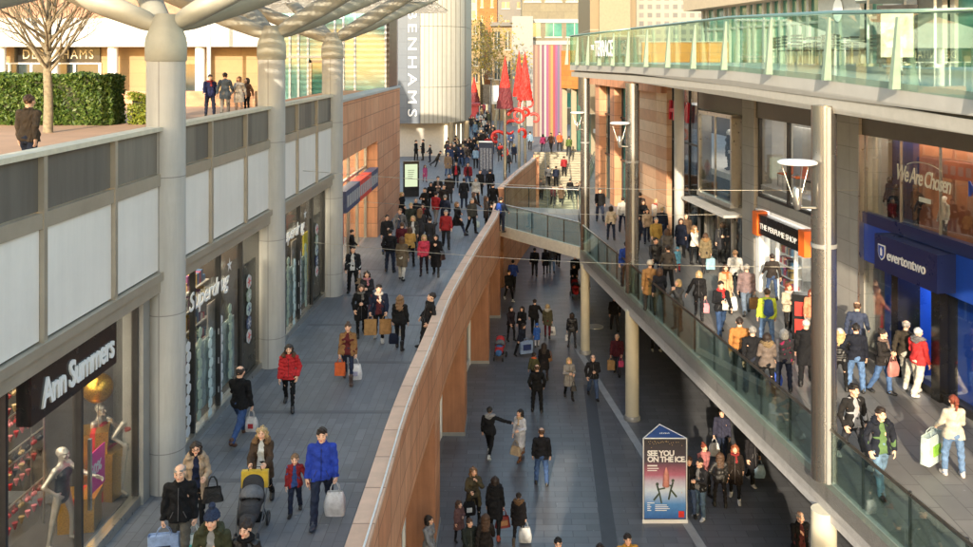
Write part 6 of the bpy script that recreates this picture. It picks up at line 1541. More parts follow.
h = P('woman in long black coat walking beside the pink coat', 436, feet=276, sex='f', face=-4, top=('long', (22, 20, 24)), hair=('bob', 'black'), bot=('skinny', BK), arms=('strap', 'down'), legs='steppl', H=1.7)
bag('handbag', h['elbL'] + Vector((.06, 0, 0)), (60, 34, 30), 'dark brown shoulder bag of the woman in the long black coat', 60, .8)
P('dark-haired man in charcoal jacket by the corner of the sandstone block', 387, feet=254, face=20, top=('jacket', (38, 38, 42)), hair=('short', 'black'), bot=('jeans', JN), arms=('hold', 'down'), legs='relax')
P('man in grey jacket with light hair near the sandstone corner', 400, feet=246, face=-10, top=('jacket', (122, 120, 120)), inner=(70, 76, 96), hair=('short', 'light'), bot=('jeans', NV), legs='steppl')
P('woman in open dark cardigan over a white blouse', 413, feet=252, sex='f', face=2, top=('jacket', (66, 66, 62)), inner=(220, 218, 210), hair=('bob', 'blond'), bot=('skinny', (60, 60, 66)), legs='steppr', arms=('down', 'down'))
P('fair-haired person in dark green jacket behind the white blouse', 411, feet=239, face=0, top=('jacket', (56, 60, 52)), hair=('short', 'blond'), bot=('jeans', DJ), legs='steppl')
P('woman in long dark coat with a narrow red scarf', 423, feet=237, sex='f', face=-6, top=('coat', (40, 34, 38)), hair=('bob', 'dark'), scarf=(150, 34, 40), bot=('skinny', BK), legs='steppr')
P('man in red jumper and pale jeans in the middle of the walkway', 436, feet=225, face=150, top=('jacket', (176, 24, 36)), hair=('short', 'dark'), bot=('jeans', (150, 146, 146)), arms=('down', 'pocket'), legs='steppl')
P('blonde woman in black coat standing against the sandstone corner', 402, feet=223, sex='f', face=60, top=('coat', BK), hair=('bob', 'blond'), bot=('skinny', BK), legs='relax')
P('man in dark jacket turning beside the advert screen', 425, feet=220, face=-40, top=('jacket', (36, 34, 36)), hair=('short', 'dark'), bot=('jeans', (48, 48, 54)), legs='steppr', arms=('cross', 'cross'))
P('person in black standing against the white wall, nearer the advert screen', 416, feet=161, face=70, top=('jacket', BK), bot=('jeans', (24, 24, 28)), legs='relax', lv='lo'); P('person in black standing against the white wall, farther from the advert screen', 423, feet=160, face=-70, top=('coat', BK), bot=('jeans', BK), legs='relax', lv='lo', arms=('hold', 'down'))
P('person in dark clothes sitting on the ledge by the white wall', 430, feet=162, face=-80, sex='f', top=('jacket', CH), bot=('jeans', DJ), legs='relax', H=1.45); P('person in brown stooping over beside the white wall', 433, feet=167, face=70, top=('jacket', (70, 58, 48)), bot=('jeans', (60, 60, 64)), H=1.5, lean=(28, 0), legs='steppl')
P('little girl in pink coat and pink tights behind the advert screen', 425, feet=182, sex='c', face=20, top=('coat', (190, 70, 120)), bot=('skinny', (200, 90, 130)), hair=('long', 'brown'), legs='steppl', H=1.2)
P('man in open dark jacket over a red top walking left of a companion', 456, feet=187, face=2, top=('jacket', (34, 30, 32)), inner=(190, 30, 44), hair=('short', 'dark'), bot=('jeans', (42, 44, 54)), legs='walkl')
h = P('man in maroon jacket and blue jeans walking right of the red top', 468, feet=188, face=-2, top=('jacket', (132, 24, 34)), inner=(60, 30, 30), hair=('short', 'dark'), bot=('jeans', JN), legs='walkr', arms=('bag', 'fwd'))
bag('tote', h['L'], (40, 40, 44), 'black bag held by the man in the maroon jacket', 0, .8)
P('man in dark jacket with folded arms facing the viewer on the walkway', 438, feet=206, face=6, top=('jacket', (36, 36, 38)), hair=('short', 'black'), bot=('jeans', DJ), arms=('cross', 'cross'), legs='relax', inner=(140, 120, 110))
P('tall man in dark brown jacket walking with a white bag', 444, feet=217, face=-8, top=('jacket', (48, 42, 40)), hair=('short', 'dark'), bot=('jeans', (56, 56, 62)), legs='steppl', arms=('bag', 'down'), H=1.82)
P('person in dark coat walking away past the maroon jacket', 464, feet=208, face=180, top=('coat', (34, 36, 40)), hair=('short', 'dark'), bot=('jeans', DJ), legs='steppr')
P('large fair-haired woman in black coat striding to the right', 457, feet=235, sex='f', face=60, top=('coat', (24, 24, 28)), hair=('bob', 'light'), bot=('jeans', (44, 56, 84)), legs='stridel', H=1.74, arms=('hold', 'fwd'))
P('brown-haired person in dark brown jacket left of the parapet crowd', 474, feet=223, sex='f', face=110, top=('jacket', (58, 44, 38)), hair=('long', 'brown'), bot=('skinny', BK), legs='relax')
h = P('grey-haired man in dark green jacket carrying a pale bag by the parapet', 472, feet=233, face=40, top=('jacket', (62, 62, 58)), hair=('short', 'grey'), bot=('jeans', BK), legs='steppl', arms=('bag', 'down'))
bag('carrier', h['L'], (190, 214, 214), 'pale teal carrier bag held by the grey-haired man by the parapet', 0, .8)
P('woman with brown hair and dark coat leaning on the parapet by the footbridge', 486, feet=228, sex='f', face=100, top=('coat', (46, 40, 38)), hair=('wavy', 'brown'), bot=('skinny', BK), legs='relax', arms=('hold', 'hold'))
P('tall person in long black coat facing away beside the litter bin', 493, feet=216, face=175, top=('long', (22, 22, 24)), hair=('short', 'black'), bot=('jeans', BK), legs='relax', H=1.85)
P('person in black walking away in front of the map totem', 490, feet=197, face=178, top=('jacket', (22, 22, 26)), hair=('short', 'black'), bot=('jeans', (30, 30, 36)), legs='steppl')
h = P('man in blue jacket with a blue rucksack standing on the footbridge', 501, feet=232, face=150, top=('jacket', (40, 48, 70)), hair=('short', 'dark'), bot=('jeans', DJ), legs='relax', pack=((30, 84, 190), 'bright blue rucksack worn by the man on the footbridge'))
P('dark figure sitting low with a pushchair in the sandstone shop doorway', 352, feet=262, face=90, top=('jacket', (26, 26, 30)), bot=('jeans', BK), legs='relax', H=1.4)
# --- far crowd, drawn in one by one and getting smaller up the street
far_rng = random.Random(99)
FNAME = {}
FTOP = [BK, BK, BK, CH, CH, NV, NV, (40, 36, 36), (34, 36, 44), (54, 46, 42), (60, 60, 64), (88, 80, 74), RD, (120, 150, 176), (150, 120, 90), OL, (96, 30, 44), (190, 186, 180), (44, 60, 96)]
CN = [((24, 24, 27), 'black'), ((48, 48, 52), 'charcoal'), ((28, 36, 58), 'navy'), ((40, 36, 36), 'dark brown'), ((34, 36, 44), 'slate'), ((54, 46, 42), 'brown'), ((60, 60, 64), 'grey'), ((88, 80, 74), 'taupe'), ((160, 28, 34), 'red'), ((120, 150, 176), 'pale blue'), ((150, 120, 90), 'tan'), ((74, 74, 52), 'olive'), ((96, 30, 44), 'maroon'), ((190, 186, 180), 'off-white'), ((44, 60, 96), 'blue')]
def far_person(px, feet, label, group, i, z=MID):
    r = far_rng; sx = r.choice('mf'); tk_ = r.choice(('jacket', 'coat', 'jacket')); tc_ = r.choice(FTOP); hc_ = r.choice(('black', 'dark', 'brown', 'light', 'blond', 'grey', 'dark'))
    label = '%s-haired shopper in %s %s, %s' % (hc_, dict(CN)[tc_], tk_, label)
    aw = r.choice((0, 5, -8, 176, 184, 180, 172, 10)); 
    P(label, px, feet=feet, z=z, face=aw, sex=sx, top=(tk_, tc_), bot=(r.choice(('jeans', 'jeans', 'skinny')), r.choice((BK, DJ, JN, TR, CH))),
      hair=(('short' if sx == 'm' else r.choice(('bob', 'long'))), hc_), legs=r.choice(('walkl', 'walkr', 'steppl', 'steppr', 'relax')), arms=r.choice((('down', 'down'), ('fwd', 'back'), ('hold', 'down'))), group=group, plain=True, lv='lo', H=(1.76 if sx == 'm' else 1.65)*r.uniform(.95, 1.05))
spots = []
while len(spots) < 92:
    t = far_rng.random()**.85; y = 113+56*t; w0, w1 = 464-24*(t**.7), 492+6*t
    if t > .8: w0 = 444; w1 = 484
    x = far_rng.uniform(w0, w1)
    if all(abs(x-a)/2.3+abs(y-b)/(2.+2.2*t) > 1 for a, b in spots): spots.append((x, y))
for i, (x, y) in enumerate(sorted(spots, key=lambda s: -s[1])): far_person(x, y, 'far crowd by the round tower', 'shoppers in the far crowd', i)
for i in range(26): far_person(474+far_rng.uniform(-3, 18)+i*.15, 84+i*1.25, 'far up the street', 'tiny shoppers far up the street', i)
for x, y, lab in ((508, 172, 'right of the nearest red cone pole'), (514, 163, 'between the two red cone poles'), (500, 161, 'left of the nearest red cone pole'), (511, 150, 'near the rendered gable'), (530, 150, 'left of the striped hoarding'), (505, 146, 'behind the nearest red cone pole'), (450, 168, 'in front of the lit window'), (455, 160, 'by the cream column of the round tower'), (448, 176, 'left of the red top man')):
    far_person(x, y, lab, None, 0)
for k, (x, y) in enumerate(((643, 233), (662, 243), (681, 256), (722, 262), (735, 296), (772, 300), (636, 252), (668, 290))):
    far_person(x, y, 'sunlit deck crowd between the banded pier and the perfume sign', 'shoppers in the sunlit deck crowd', k)
for k, (x, y) in enumerate(((402, 262), (446, 248), (430, 254), (420, 244), (449, 202), (431, 210), (476, 206), (480, 196), (445, 228), (416, 232))):
    far_person(x, y, 'middle of the walkway crowd', 'shoppers in the walkway crowd', k)
P('distant person in hi-vis orange jacket at the top of the stone steps', 559.5, feet=151, face=5, top=('jacket', (240, 90, 20)), hair=('short', 'dark'), bot=('jeans', (40, 40, 44)), legs='relax'); P('distant person in pink coat at the top of the stone steps', 543, feet=152, sex='f', face=160, top=('jacket', (220, 60, 130)), hair=('bob', 'dark'), bot=('skinny', BK), legs='relax')
P('distant person in green jacket beside the cream columns above the steps', 569, feet=156, face=180, top=('jacket', (90, 110, 50)), hair=('short', 'dark'), bot=('jeans', CH), legs='relax'); P('distant person in brown jacket between pink and orange above the steps', 551, feet=152, face=-30, top=('jacket', (96, 60, 44)), hair=('short', 'dark'), bot=('jeans', BK), legs='steppl')
def stair(px, py):   # a foot on the flight of steps
    for k in range(200):
        Y = 70+.05*k; z = min(MID, (int((Y-70)/.357)+1)*MID/28)
        if VY+F*(EYE-z)/Y <= py: return Vector(((px-VX)/F*Y, Y, z))
    return Vector(((px-VX)/F*80, 80, MID))
for px, py, lab, c in ((570, 201, 'man in long dark coat standing on the lower steps', BK), (553, 206, 'woman in maroon jacket near the foot of the stone steps', (110, 40, 50)), (561, 205, 'person in brown coat near the foot of the stone steps, right of maroon', (110, 76, 56)), (541, 200, 'person in grey beside the end of the parapet on the steps', (130, 120, 112))):
    P(lab, loc=stair(px, py), face=far_rng.choice((10, -10, 175)), top=('coat' if 'coat' in lab else 'jacket', c), sex='f' if 'woman' in lab else 'm', hair=('short', 'dark'), legs='steppl', bot=('jeans', BK))

for px, py, lab, c in ((577, 196, 'person in black sitting on the right of the stone steps', BK), (582, 190, 'person in tan sitting high on the right of the stone steps', (150, 120, 90)), (556, 188, 'person in navy climbing the middle of the stone steps', NV), (564, 178, 'person in red climbing near the top of the stone steps', RD), (548, 186, 'person in grey climbing the left of the stone steps', GY)):
    if 'sitting' in lab:
        q_ = stair(px, py); P(lab, loc=Vector((q_.x, q_.y+.1, q_.z-.76)), face=5, top=('jacket', c), legs='sit', bot=('jeans', DJ), hair=('short', 'dark'), arms=('hold', 'hold'))
    else: P(lab, loc=stair(px, py), face=178, top=('jacket', c), hair=('short', 'dark'), legs='steppl', bot=('jeans', BK))

# --- lower street
Z0 = dict(z=0.)
L = lambda lab, x, **k: P(lab, x, z=0., **k)
L('person in black walking away under the footbridge, leftmost of four', 534.6, feet=276, face=178, top=('jacket', BK), bot=('jeans', (40, 40, 46)), hair=('short', 'black'), legs='steppl'); L('person in long dark coat walking away under the footbridge', 545.5, feet=274, sex='f', face=182, top=('coat', (34, 32, 36)), bot=('skinny', BK), hair=('bob', 'dark'), legs='steppr')
L('person in grey jacket walking away under the footbridge', 552, feet=273, face=180, top=('jacket', (80, 78, 80)), bot=('jeans', LJ), hair=('short', 'brown'), legs='steppl'); L('person in dark jacket right of the grey one under the footbridge', 558, feet=266, face=170, top=('jacket', (40, 36, 36)), bot=('jeans', BK), hair=('short', 'dark'))
L('man in bright blue jacket walking close to the sandstone pier', 513, feet=290, face=170, top=('jacket', (28, 66, 160)), hair=('short', 'dark'), bot=('jeans', BK), legs='steppl'); L('person in dark clothes with white trainers beside the blue jacket', 509, feet=301, face=20, top=('jacket', BK), hair=('short', 'dark'), bot=('skinny', BK), shoe=('shoe', (210, 210, 210)), legs='walkl')
h = L('woman in dark coat pushing a red pushchair under the deck edge', 574, feet=293, sex='f', face=2, top=('coat', BK), hair=('bob', 'brown'), bot=('skinny', BK), arms=('push', 'push'), legs='steppl'); pram2 = (h['L']+h['R'])/2
L('person in black behind the red pushchair', 575, feet=284, face=0, top=('jacket', (28, 28, 30)), hair=('short', 'dark'), legs='steppr', bot=('jeans', BK)); L('person half hidden behind the concrete column near the red pushchair', 585, feet=302, sex='f', face=-20, top=('coat', (44, 36, 38)), hair=('bob', 'dark'), bot=('skinny', BK))
L('dark-haired woman in dark jacket standing by the pushchair and plaid bag', 511, feet=341, sex='f', face=30, top=('jacket', (40, 30, 36)), hair=('bob', 'dark'), bot=('skinny', BK), legs='relax'); L('woman with long dark hair in black beside the plaid bag', 522, feet=341, sex='f', face=-20, top=('jacket', BK), hair=('long', 'dark'), bot=('skinny', (40, 44, 58)), legs='relax', arms=('hold', 'down'))
h = L('stooping person in navy with a large plaid bag', 517.5, feet=355, sex='f', face=50, top=('jacket', (34, 40, 58)), hair=('bob', 'dark'), bot=('jeans', BK), legs='relax', H=1.55, lean=(14, 0), arms=('bag', 'bag'))
pb = bag('big', h['L']+Vector((.1, -.15, .18)), (150, 176, 214), 'large blue and white plaid shopping bag on the lower street', 20, 1.05, ((40, 60, 120), 1.2))
h = L('person in dark jacket with a shoulder strap walking away with a small child', 534.6, feet=335, face=176, top=('jacket', (32, 30, 32)), hair=('short', 'dark'), bot=('jeans', BK), legs='steppl', arms=('down', 'side')); L('small child in bright blue hooded coat and pale trousers', 537, feet=347, sex='c', face=178, top=('coat', (40, 100, 190)), hair=None, hat=('cap', (40, 100, 190)), bot=('jeans', (200, 200, 205)), legs='steppr', H=1.1)
h = L('woman in olive parka with white fur hood and dark red trousers', 547.5, feet=338, sex='f', face=174, top=('parka', (84, 80, 58)), hood=('fur', (206, 202, 190)), hair=('bob', 'blond'), bot=('skinny', (110, 26, 36)), legs='steppl', arms=('bag', 'bag'))
bag('carrier', h['R'], (214, 214, 214), 'white printed carrier bag held by the olive parka woman', 0, 1.0, ((120, 120, 130), .7))
h = L('woman in glossy black padded coat walking away alone', 572, feet=348, sex='f', face=178, top=('puffer', (30, 30, 36), 'shiny'), hair=('bob', 'dark'), bot=('skinny', (60, 62, 70)), legs='relax', arms=('down', 'bag'))
bag('small', h['L'], (210, 210, 212), 'small white bag held by the woman in the glossy black padded coat', 0, .9)
L('grey-bearded man in black jacket beside the round ground cover', 614.5, feet=331, face=5, top=('jacket', (28, 28, 32)), hair=('balding', 'grey'), bot=('jeans', (46, 46, 54)), legs='steppl', arms=('pocket', 'down'))
h = L('man in maroon coat carrying a tan bag and a pink bag', 617, feet=375, face=-14, top=('jacket', (84, 26, 38)), hair=('balding', 'grey'), bot=('jeans', (52, 54, 66)), legs='steppl', arms=('carry', 'bag'))
bag('paper', h['R'], (180, 140, 86), 'tan paper bag held by the man in the maroon coat', 0, 1.0); bag('small', h['L'], (214, 40, 110), 'bright pink gift bag held by the man in the maroon coat', 0, .9)
L('child with orange scarf and green coat beside a long-haired woman', 534, feet=385, sex='c', face=160, top=('jacket', (86, 84, 52)), scarf=(220, 90, 30), hair=('short', 'dark'), bot=('jeans', BK), legs='steppl', H=1.35)
h = L('woman with long dark hair in black carrying a tan handbag', 544, feet=382, sex='f', face=172, top=('coat', (30, 26, 28)), hair=('long', 'dark'), bot=('skinny', (54, 44, 44)), legs='steppr', arms=('down', 'elbow'))
bag('handbag', h['R']+Vector((.1, .05, .1)), (170, 116, 66), 'tan handbag of the woman with long dark hair', 60, .8)
L('man in long black jacket seen from behind with cropped hair', 537, feet=412, face=178, top=('jacket', (22, 22, 24)), hair=('balding', 'brown'), bot=('jeans', (26, 26, 30)), legs='relax', arms=('pocket', 'pocket'), H=1.82)
h = L('blonde woman in pale grey coat and dark trousers walking towards the viewer', 569, feet=399, sex='f', face=6, top=('coat', (150, 146, 142)), hair=('bob', 'blond'), bot=('skinny', BK), legs='steppl', arms=('elbow', 'hold'))
bag('handbag', h['L']+Vector((0, 0, -.2)), (30, 28, 30), 'small black handbag of the pale grey coat woman', 0, .7)
L('bald man in dark jacket and jeans walking on the pale paving strip', 593, feet=398, face=4, top=('jacket', (34, 34, 38)), hair=('balding', 'grey'), bot=('jeans', JN), legs='walkl', arms=('hold', 'pocket'))
L('dark-clothed person under the deck of whom only the legs show', 656, feet=351, face=10, top=('jacket', BK), bot=('jeans', BK), hair=('short', 'dark'), shoe=('shoe', (200, 200, 200)), legs='relax')
L('man in black hoodie with grey hood striding and pointing, in white trainers', 489.5, feet=456, face=168, top=('jacket', (28, 28, 32)), hood=('cloth', (150, 150, 154)), hair=('short', 'black'), bot=('skinny', (22, 22, 24)), legs='stridel', arms=('down', 'out'), shoe=('shoe', (196, 200, 200)))
h = L('dark-haired woman in long white dress and beige coat with brown boots', 520, feet=459, sex='f', face=-40, top=('dress', (212, 212, 220)), hair=('long', 'black'), bot=('skinny', (190, 186, 190)), legs='steppl', arms=('elbow', 'down'), shoe=('boot', (120, 74, 44)), H=1.7, inner=None, scarf=(206, 176, 140))
bag('handbag', h['L']+Vector((0, -.05, -.25)), (190, 164, 130), 'large beige handbag of the woman in the white dress', -30, 1.1)
L('broad man in black jacket and blue jeans standing with his back turned', 541.5, feet=485, face=178, top=('jacket', (30, 30, 36)), hair=('balding', 'brown'), bot=('jeans', (54, 84, 132)), legs='relax', arms=('down', 'down'), H=1.82)
h = L('woman with long fair-brown hair and olive coat holding a black printed bag', 473.5, feet=524, sex='f', face=18, top=('coat', (88, 78, 54)), hair=('wavy', 'light'), bot=('skinny', (18, 18, 20)), legs='relax', arms=('face', 'elbow'), inner=(70, 64, 50))
bag('tote', h['R']+Vector((-.1, -.05, .08)), (24, 24, 28), 'black carrier with a round white emblem held by the olive coat woman', 10, 1.0, ((210, 214, 218), .8))
L('little girl in dusty pink coat beside the sandstone pier', 459, feet=541, sex='c', face=40, top=('coat', (120, 84, 82)), hair=('long', 'brown'), bot=('skinny', BK), legs='relax', H=1.12, arms=('hold', 'down'))
h = L('person in black hooded coat walking away with a girl', 495, feet=537, face=176, sex='f', top=('coat', (26, 26, 30)), hair=('bob', 'dark'), hood=('cloth', (26, 26, 30)), bot=('skinny', (24, 24, 26)), legs='steppl', H=1.74, arms=('down', 'bag'), shoe=('shoe', (150, 60, 40)))
bag('handbag', h['R']+Vector((0, -.05, .04)), (140, 34, 36), 'red and brown furry bag held by the person in the black hooded coat', 15, 1.2, ((176, 124, 80), 1.1))
h = L('girl in black coat with brown fur hood and leggings', 518.5, feet=544, sex='f', face=172, top=('parka', (30, 26, 28)), hood=('fur', (130, 96, 64)), hair=('bun', 'dark'), bot=('skinny', (30, 28, 32)), legs='steppr', H=1.45, arms=('down', 'bag'), shoe=('boot', (90, 76, 62)))
bag('carrier', h['R'], (206, 208, 210), 'long white carrier bag held by the girl with the brown fur hood', 0, 1.0)
L('boy in dark green jacket at the bottom edge of the lower street', 469.5, hd=519, face=30, sex='m', top=('jacket', (40, 46, 42)), hair=('short', 'brown'), bot=('jeans', BK), legs='relax', H=1.45)
L('woman with very long brown hair seen from behind at the bottom edge', 485.5, hd=514, sex='f', face=178, top=('jacket', (40, 34, 32)), hair=('long', 'brown'), bot=('skinny', BK), legs='relax', H=1.62)
L('dark-haired person half inside the shop recess at the bottom of the parapet', 429, hd=516, sex='f', face=60, top=('jacket', (130, 130, 136)), hair=('bob', 'dark'), bot=('skinny', BK), legs='relax', H=1.6)
L('dark-haired man of whom only the head shows at the bottom of the lower street', 558, hd=538, face=0, top=('jacket', BK), hair=('short', 'black'), legs='steppl'); L('person in yellow jacket at the bottom edge below the advert totem', 627.5, hd=534, face=4, top=('jacket', (214, 150, 30)), hair=('short', 'dark'), legs='steppl'); L('person with dark hair barely showing at the bottom edge', 600, hd=544, face=180, top=('jacket', CH), hair=('short', 'dark'), legs='steppr')
h = L('man in grey and black top and pale jeans beside the advert totem', 700, feet=518, face=-50, top=('jacket', (36, 36, 40)), inner=(140, 140, 142), hair=('short', 'dark'), bot=('jeans', (84, 112, 140)), legs='relax', arms=('hold', 'down'), shoe=('shoe', (200, 200, 204)))
L('man in black partly hidden behind the advert totem', 689, feet=516, face=-10, top=('jacket', (26, 26, 30)), hair=('short', 'brown'), bot=('jeans', JN), legs='relax')
L('woman in pink top with red hair behind the man in pale jeans', 704, feet=497, sex='f', face=20, top=('jacket', (176, 104, 104)), hair=('bun', 'red'), bot=('skinny', BK), legs='relax'); L('woman in black leather jacket seen from behind under the deck', 720, feet=507, sex='f', face=176, top=('jacket', (36, 34, 34), 'leather'), hair=('long', 'brown'), bot=('skinny', (36, 34, 36)), legs='relax', arms=('hip', 'down'))
L('red-haired woman in dark fur coat and red scarf under the deck', 735, feet=501, sex='f', face=-14, top=('coat', (48, 38, 32), 'fur'), hair=('wavy', 'ginger'), scarf=(150, 40, 40), bot=('skinny', BK), legs='steppl', H=1.74, shoe=('shoe', (190, 190, 190)))
h = L('man in dark plaid shirt carrying a white bag under the deck', 722, feet=461, face=-20, top=('jacket', (54, 54, 74)), hair=('short', 'dark'), bot=('jeans', DJ), legs='steppl', arms=('down', 'bag')); bag('carrier', h['R'], (214, 214, 214), 'white carrier bag held by the man in the plaid shirt', 0, 1.)
h = L('person in dark coat with a pale blue bag walking under the deck', 752, feet=484, face=30, top=('coat', (32, 30, 34)), hair=('short', 'dark'), bot=('jeans', BK), legs='steppr', arms=('bag', 'down'), shoe=('shoe', (190, 190, 190))); bag('carrier', h['L'], (120, 156, 190), 'pale blue carrier bag in the shade under the deck', 0, 1.)
L('grey-haired man in black overcoat at the bottom edge under the deck', 800, hd=512, face=10, top=('long', (20, 20, 22)), inner=(90, 40, 40), hair=('balding', 'grey'), legs='steppl', bot=('jeans', BK))

# --- shop deck on the right
R_ = lambda lab, x, **k: P(lab, x, z=MID, **k)
R_('man in bright blue jacket walking away beside the middle steel column', 626.5, feet=287, face=174, top=('jacket', (24, 62, 150)), hair=('short', 'dark'), bot=('jeans', (36, 40, 54)), legs='relax', arms=('down', 'pocket'))
R_('man in mustard yellow jacket behind the leather jacket man', 656, feet=257, face=0, top=('jacket', (176, 140, 56)), hair=('short', 'grey'), bot=('jeans', KH), legs='steppl'); R_('person in white jacket with a red scarf near the banded pier', 656, feet=231, sex='f', face=4, top=('jacket', (214, 206, 196)), scarf=(190, 30, 40), hair=('bob', 'blond'), bot=('jeans', NV), legs='steppr')
R_('man in black leather jacket walking towards the viewer', 655.5, feet=281, face=8, top=('jacket', (30, 28, 30), 'leather'), hair=('short', 'dark'), bot=('jeans', DJ), legs='walkl'); R_('person in long grey coat beside the leather jacket man', 667, feet=270, face=178, top=('coat', (96, 92, 90)), hair=('bob', 'brown'), sex='f', bot=('skinny', (60, 58, 60)), legs='steppl', H=1.74)
R_('small child in pale blue coat and red trousers', 677.5, feet=271, sex='c', face=0, top=('coat', (96, 176, 214)), hair=None, hat=('cap', (110, 180, 214)), bot=('jeans', (190, 40, 50)), legs='steppl', H=.98)
R_('person in white coat with yellow fur collar by the dark shop door', 694.5, feet=264, sex='f', face=40, top=('jacket', (220, 214, 204)), hood=('fur', (206, 150, 70)), hair=('bob', 'light'), bot=('skinny', BK), legs='relax')
h = R_('woman in khaki parka with fur hood seen from behind', 705.5, feet=273, sex='f', face=176, top=('parka', (124, 108, 78)), hood=('fur', (164, 124, 76)), hair=('bob', 'brown'), bot=('skinny', (50, 44, 44)), legs='steppr', arms=('bag', 'bag')); bag('paper', h['R'], (150, 196, 214), 'pale blue paper bag held by the khaki parka woman', 0, 1.1)
R_('person in camel coat with pale hat at the glass balustrade', 650, feet=311, face=176, top=('coat', (176, 128, 70)), hair=('short', 'light'), hat=('beanie', (206, 196, 176)), bot=('jeans', TR), legs='relax'); R_('woman with dark brown hair in navy jacket at the glass balustrade', 659.5, feet=316, sex='f', face=172, top=('jacket', (32, 34, 44)), hair=('bob', 'brown'), bot=('skinny', (120, 96, 70)), legs='relax')
R_('woman in dark grey jacket holding a phone up by the balustrade', 678, feet=330, sex='f', face=-50, top=('jacket', (84, 84, 86)), hair=('bob', 'blond'), bot=('skinny', CH), legs='relax', arms=('face', 'face'))
h = R_('blonde woman in short black coat walking past with a pink bag', 699, feet=318, sex='f', face=-14, top=('jacket', (30, 28, 30)), hair=('bob', 'blond'), bot=('skinny', (32, 30, 34)), legs='walkl', arms=('bag', 'side'), shoe=('boot', BK)); bag('small', h['L'], (236, 150, 160), 'pale pink gift bag held by the blonde woman in black', 0, 1.1)
h = R_('man in black jacket with bright red scarf and blue jeans', 721, feet=335, face=2, top=('jacket', (28, 28, 32)), scarf=(220, 36, 34), hair=('short', 'dark'), bot=('jeans', (50, 78, 120)), legs='walkr', arms=('fwd', 'hold')); bag('small', h['R']+Vector((0, -.04, .14)), (214, 212, 206), 'small white package held by the red scarf man', 0, .7)
h = R_('woman in cream coat with a large orange scarf', 725.5, feet=312, sex='f', face=0, top=('coat', (196, 166, 126)), scarf=(214, 110, 40), hair=('bob', 'brown'), bot=('skinny', BK), legs='steppl', arms=('bag', 'down')); bag('carrier', h['L'], (226, 224, 220), 'tall white carrier bag held by the orange scarf woman', 0, 1.1)
h = R_('man in mauve jacket and faded jeans walking away with a brown bag', 746.5, feet=315, face=172, top=('jacket', (136, 112, 112)), hair=('short', 'grey'), bot=('jeans', (110, 126, 146)), legs='strider', arms=('down', 'bag'), H=1.84); bag('paper', h['R'], (150, 110, 60), 'brown paper bag held by the man in the mauve jacket', 0, .95)
R_('man in yellow hi-vis vest and jeans with a blue rucksack', 767, feet=346, face=178, top=('vest', (206, 226, 40)), hair=('short', 'brown'), bot=('jeans', (96, 128, 170)), legs='relax', pack=((52, 88, 150), 'blue rucksack on the back of the hi-vis vest man'), arms=('down', 'down'))
R_('man in tan jacket seen from behind beside the balustrade', 739.5, feet=382, face=170, top=('jacket', (186, 120, 48)), hair=('short', 'dark'), bot=('jeans', (60, 56, 56)), legs='relax'); R_('grey-haired man in black overcoat between the tan jacket and the fur hood', 752.5, feet=393, face=174, top=('coat', (26, 26, 30)), hair=('short', 'grey'), bot=('jeans', (40, 46, 64)), legs='relax')
h = R_('woman in taupe jacket with fur hood and black shoulder bag', 767, feet=396, sex='f', face=176, top=('jacket', (118, 102, 92)), hood=('fur', (150, 124, 86)), hair=('bob', 'dark'), bot=('skinny', BK), legs='relax', arms=('hold', 'hold'), shoe=('boot', (70, 54, 44))); bag('handbag', h['elbL']+Vector((-.05, .05, .06)), (26, 26, 30), 'black shoulder bag of the woman in the taupe jacket', 0, .9)
h = R_('white-haired woman in grey jacket with a magenta panel', 784, feet=391, sex='f', face=166, top=('jacket', (84, 82, 88)), inner=(220, 40, 120), hair=('bob', 'white'), bot=('jeans', NV), legs='relax', arms=('bag', 'down')); bag('tote', h['L'], (40, 80, 190), 'blue bag held by the white-haired woman with the magenta panel', 0, .9)
R_('white-haired man in long black coat stepping away by the steel column', 806, feet=384, face=160, top=('coat', (24, 24, 28)), hair=('short', 'white'), bot=('jeans', BK), legs='walkr', H=1.8, arms=('down', 'down'))
h = R_('woman in pale dress and scarf with black leggings outside the perfume shop', 789, feet=335, sex='f', face=0, top=('jacket', (190, 176, 150)), scarf=(220, 200, 190), hair=('wavy', 'red'), bot=('skinny', (36, 34, 34)), legs='steppr', arms=('hold', 'hold'), shoe=('boot', BK))
R_('red-haired woman in orange jacket behind the display stand', 812, feet=342, sex='f', face=-20, top=('jacket', (226, 140, 96)), hair=('long', 'red'), bot=('skinny', (150, 140, 130)), legs='relax'); R_('woman with long blonde hair in black padded jacket behind the steel column', 840, feet=391, sex='f', face=176, top=('puffer', (26, 26, 30), 'shiny'), hair=('long', 'blond'), hat=('beanie', (190, 190, 190)), bot=('skinny', BK), legs='relax')
R_('dark-haired man in navy jumper and blue jeans facing the football shop', 856, feet=392, face=170, top=('jacket', (26, 30, 44)), hair=('short', 'black'), bot=('jeans', (88, 124, 172)), legs='relax', arms=('hip', 'down'), H=1.82)
h = R_('woman with curly dark hair and patterned scarf carrying a clear bag', 882.5, feet=394, sex='f', face=40, top=('jacket', (40, 36, 36)), scarf=(120, 96, 86), hair=('bun', 'dark'), bot=('jeans', (70, 104, 152)), legs='steppl', arms=('hold', 'hold'), shoe=('shoe', BK), H=1.72); bag('carrier', h['L'], (190, 120, 110), 'see-through red printed bag held by the curly-haired woman', 20, .9)
R_('bald man in brown jacket and pale trousers going into the football shop', 906, feet=386, face=140, top=('jacket', (62, 54, 44)), hair=('balding', 'grey'), bot=('jeans', (190, 184, 168)), legs='walkl', H=1.82, shoe=('shoe', (206, 206, 206)))
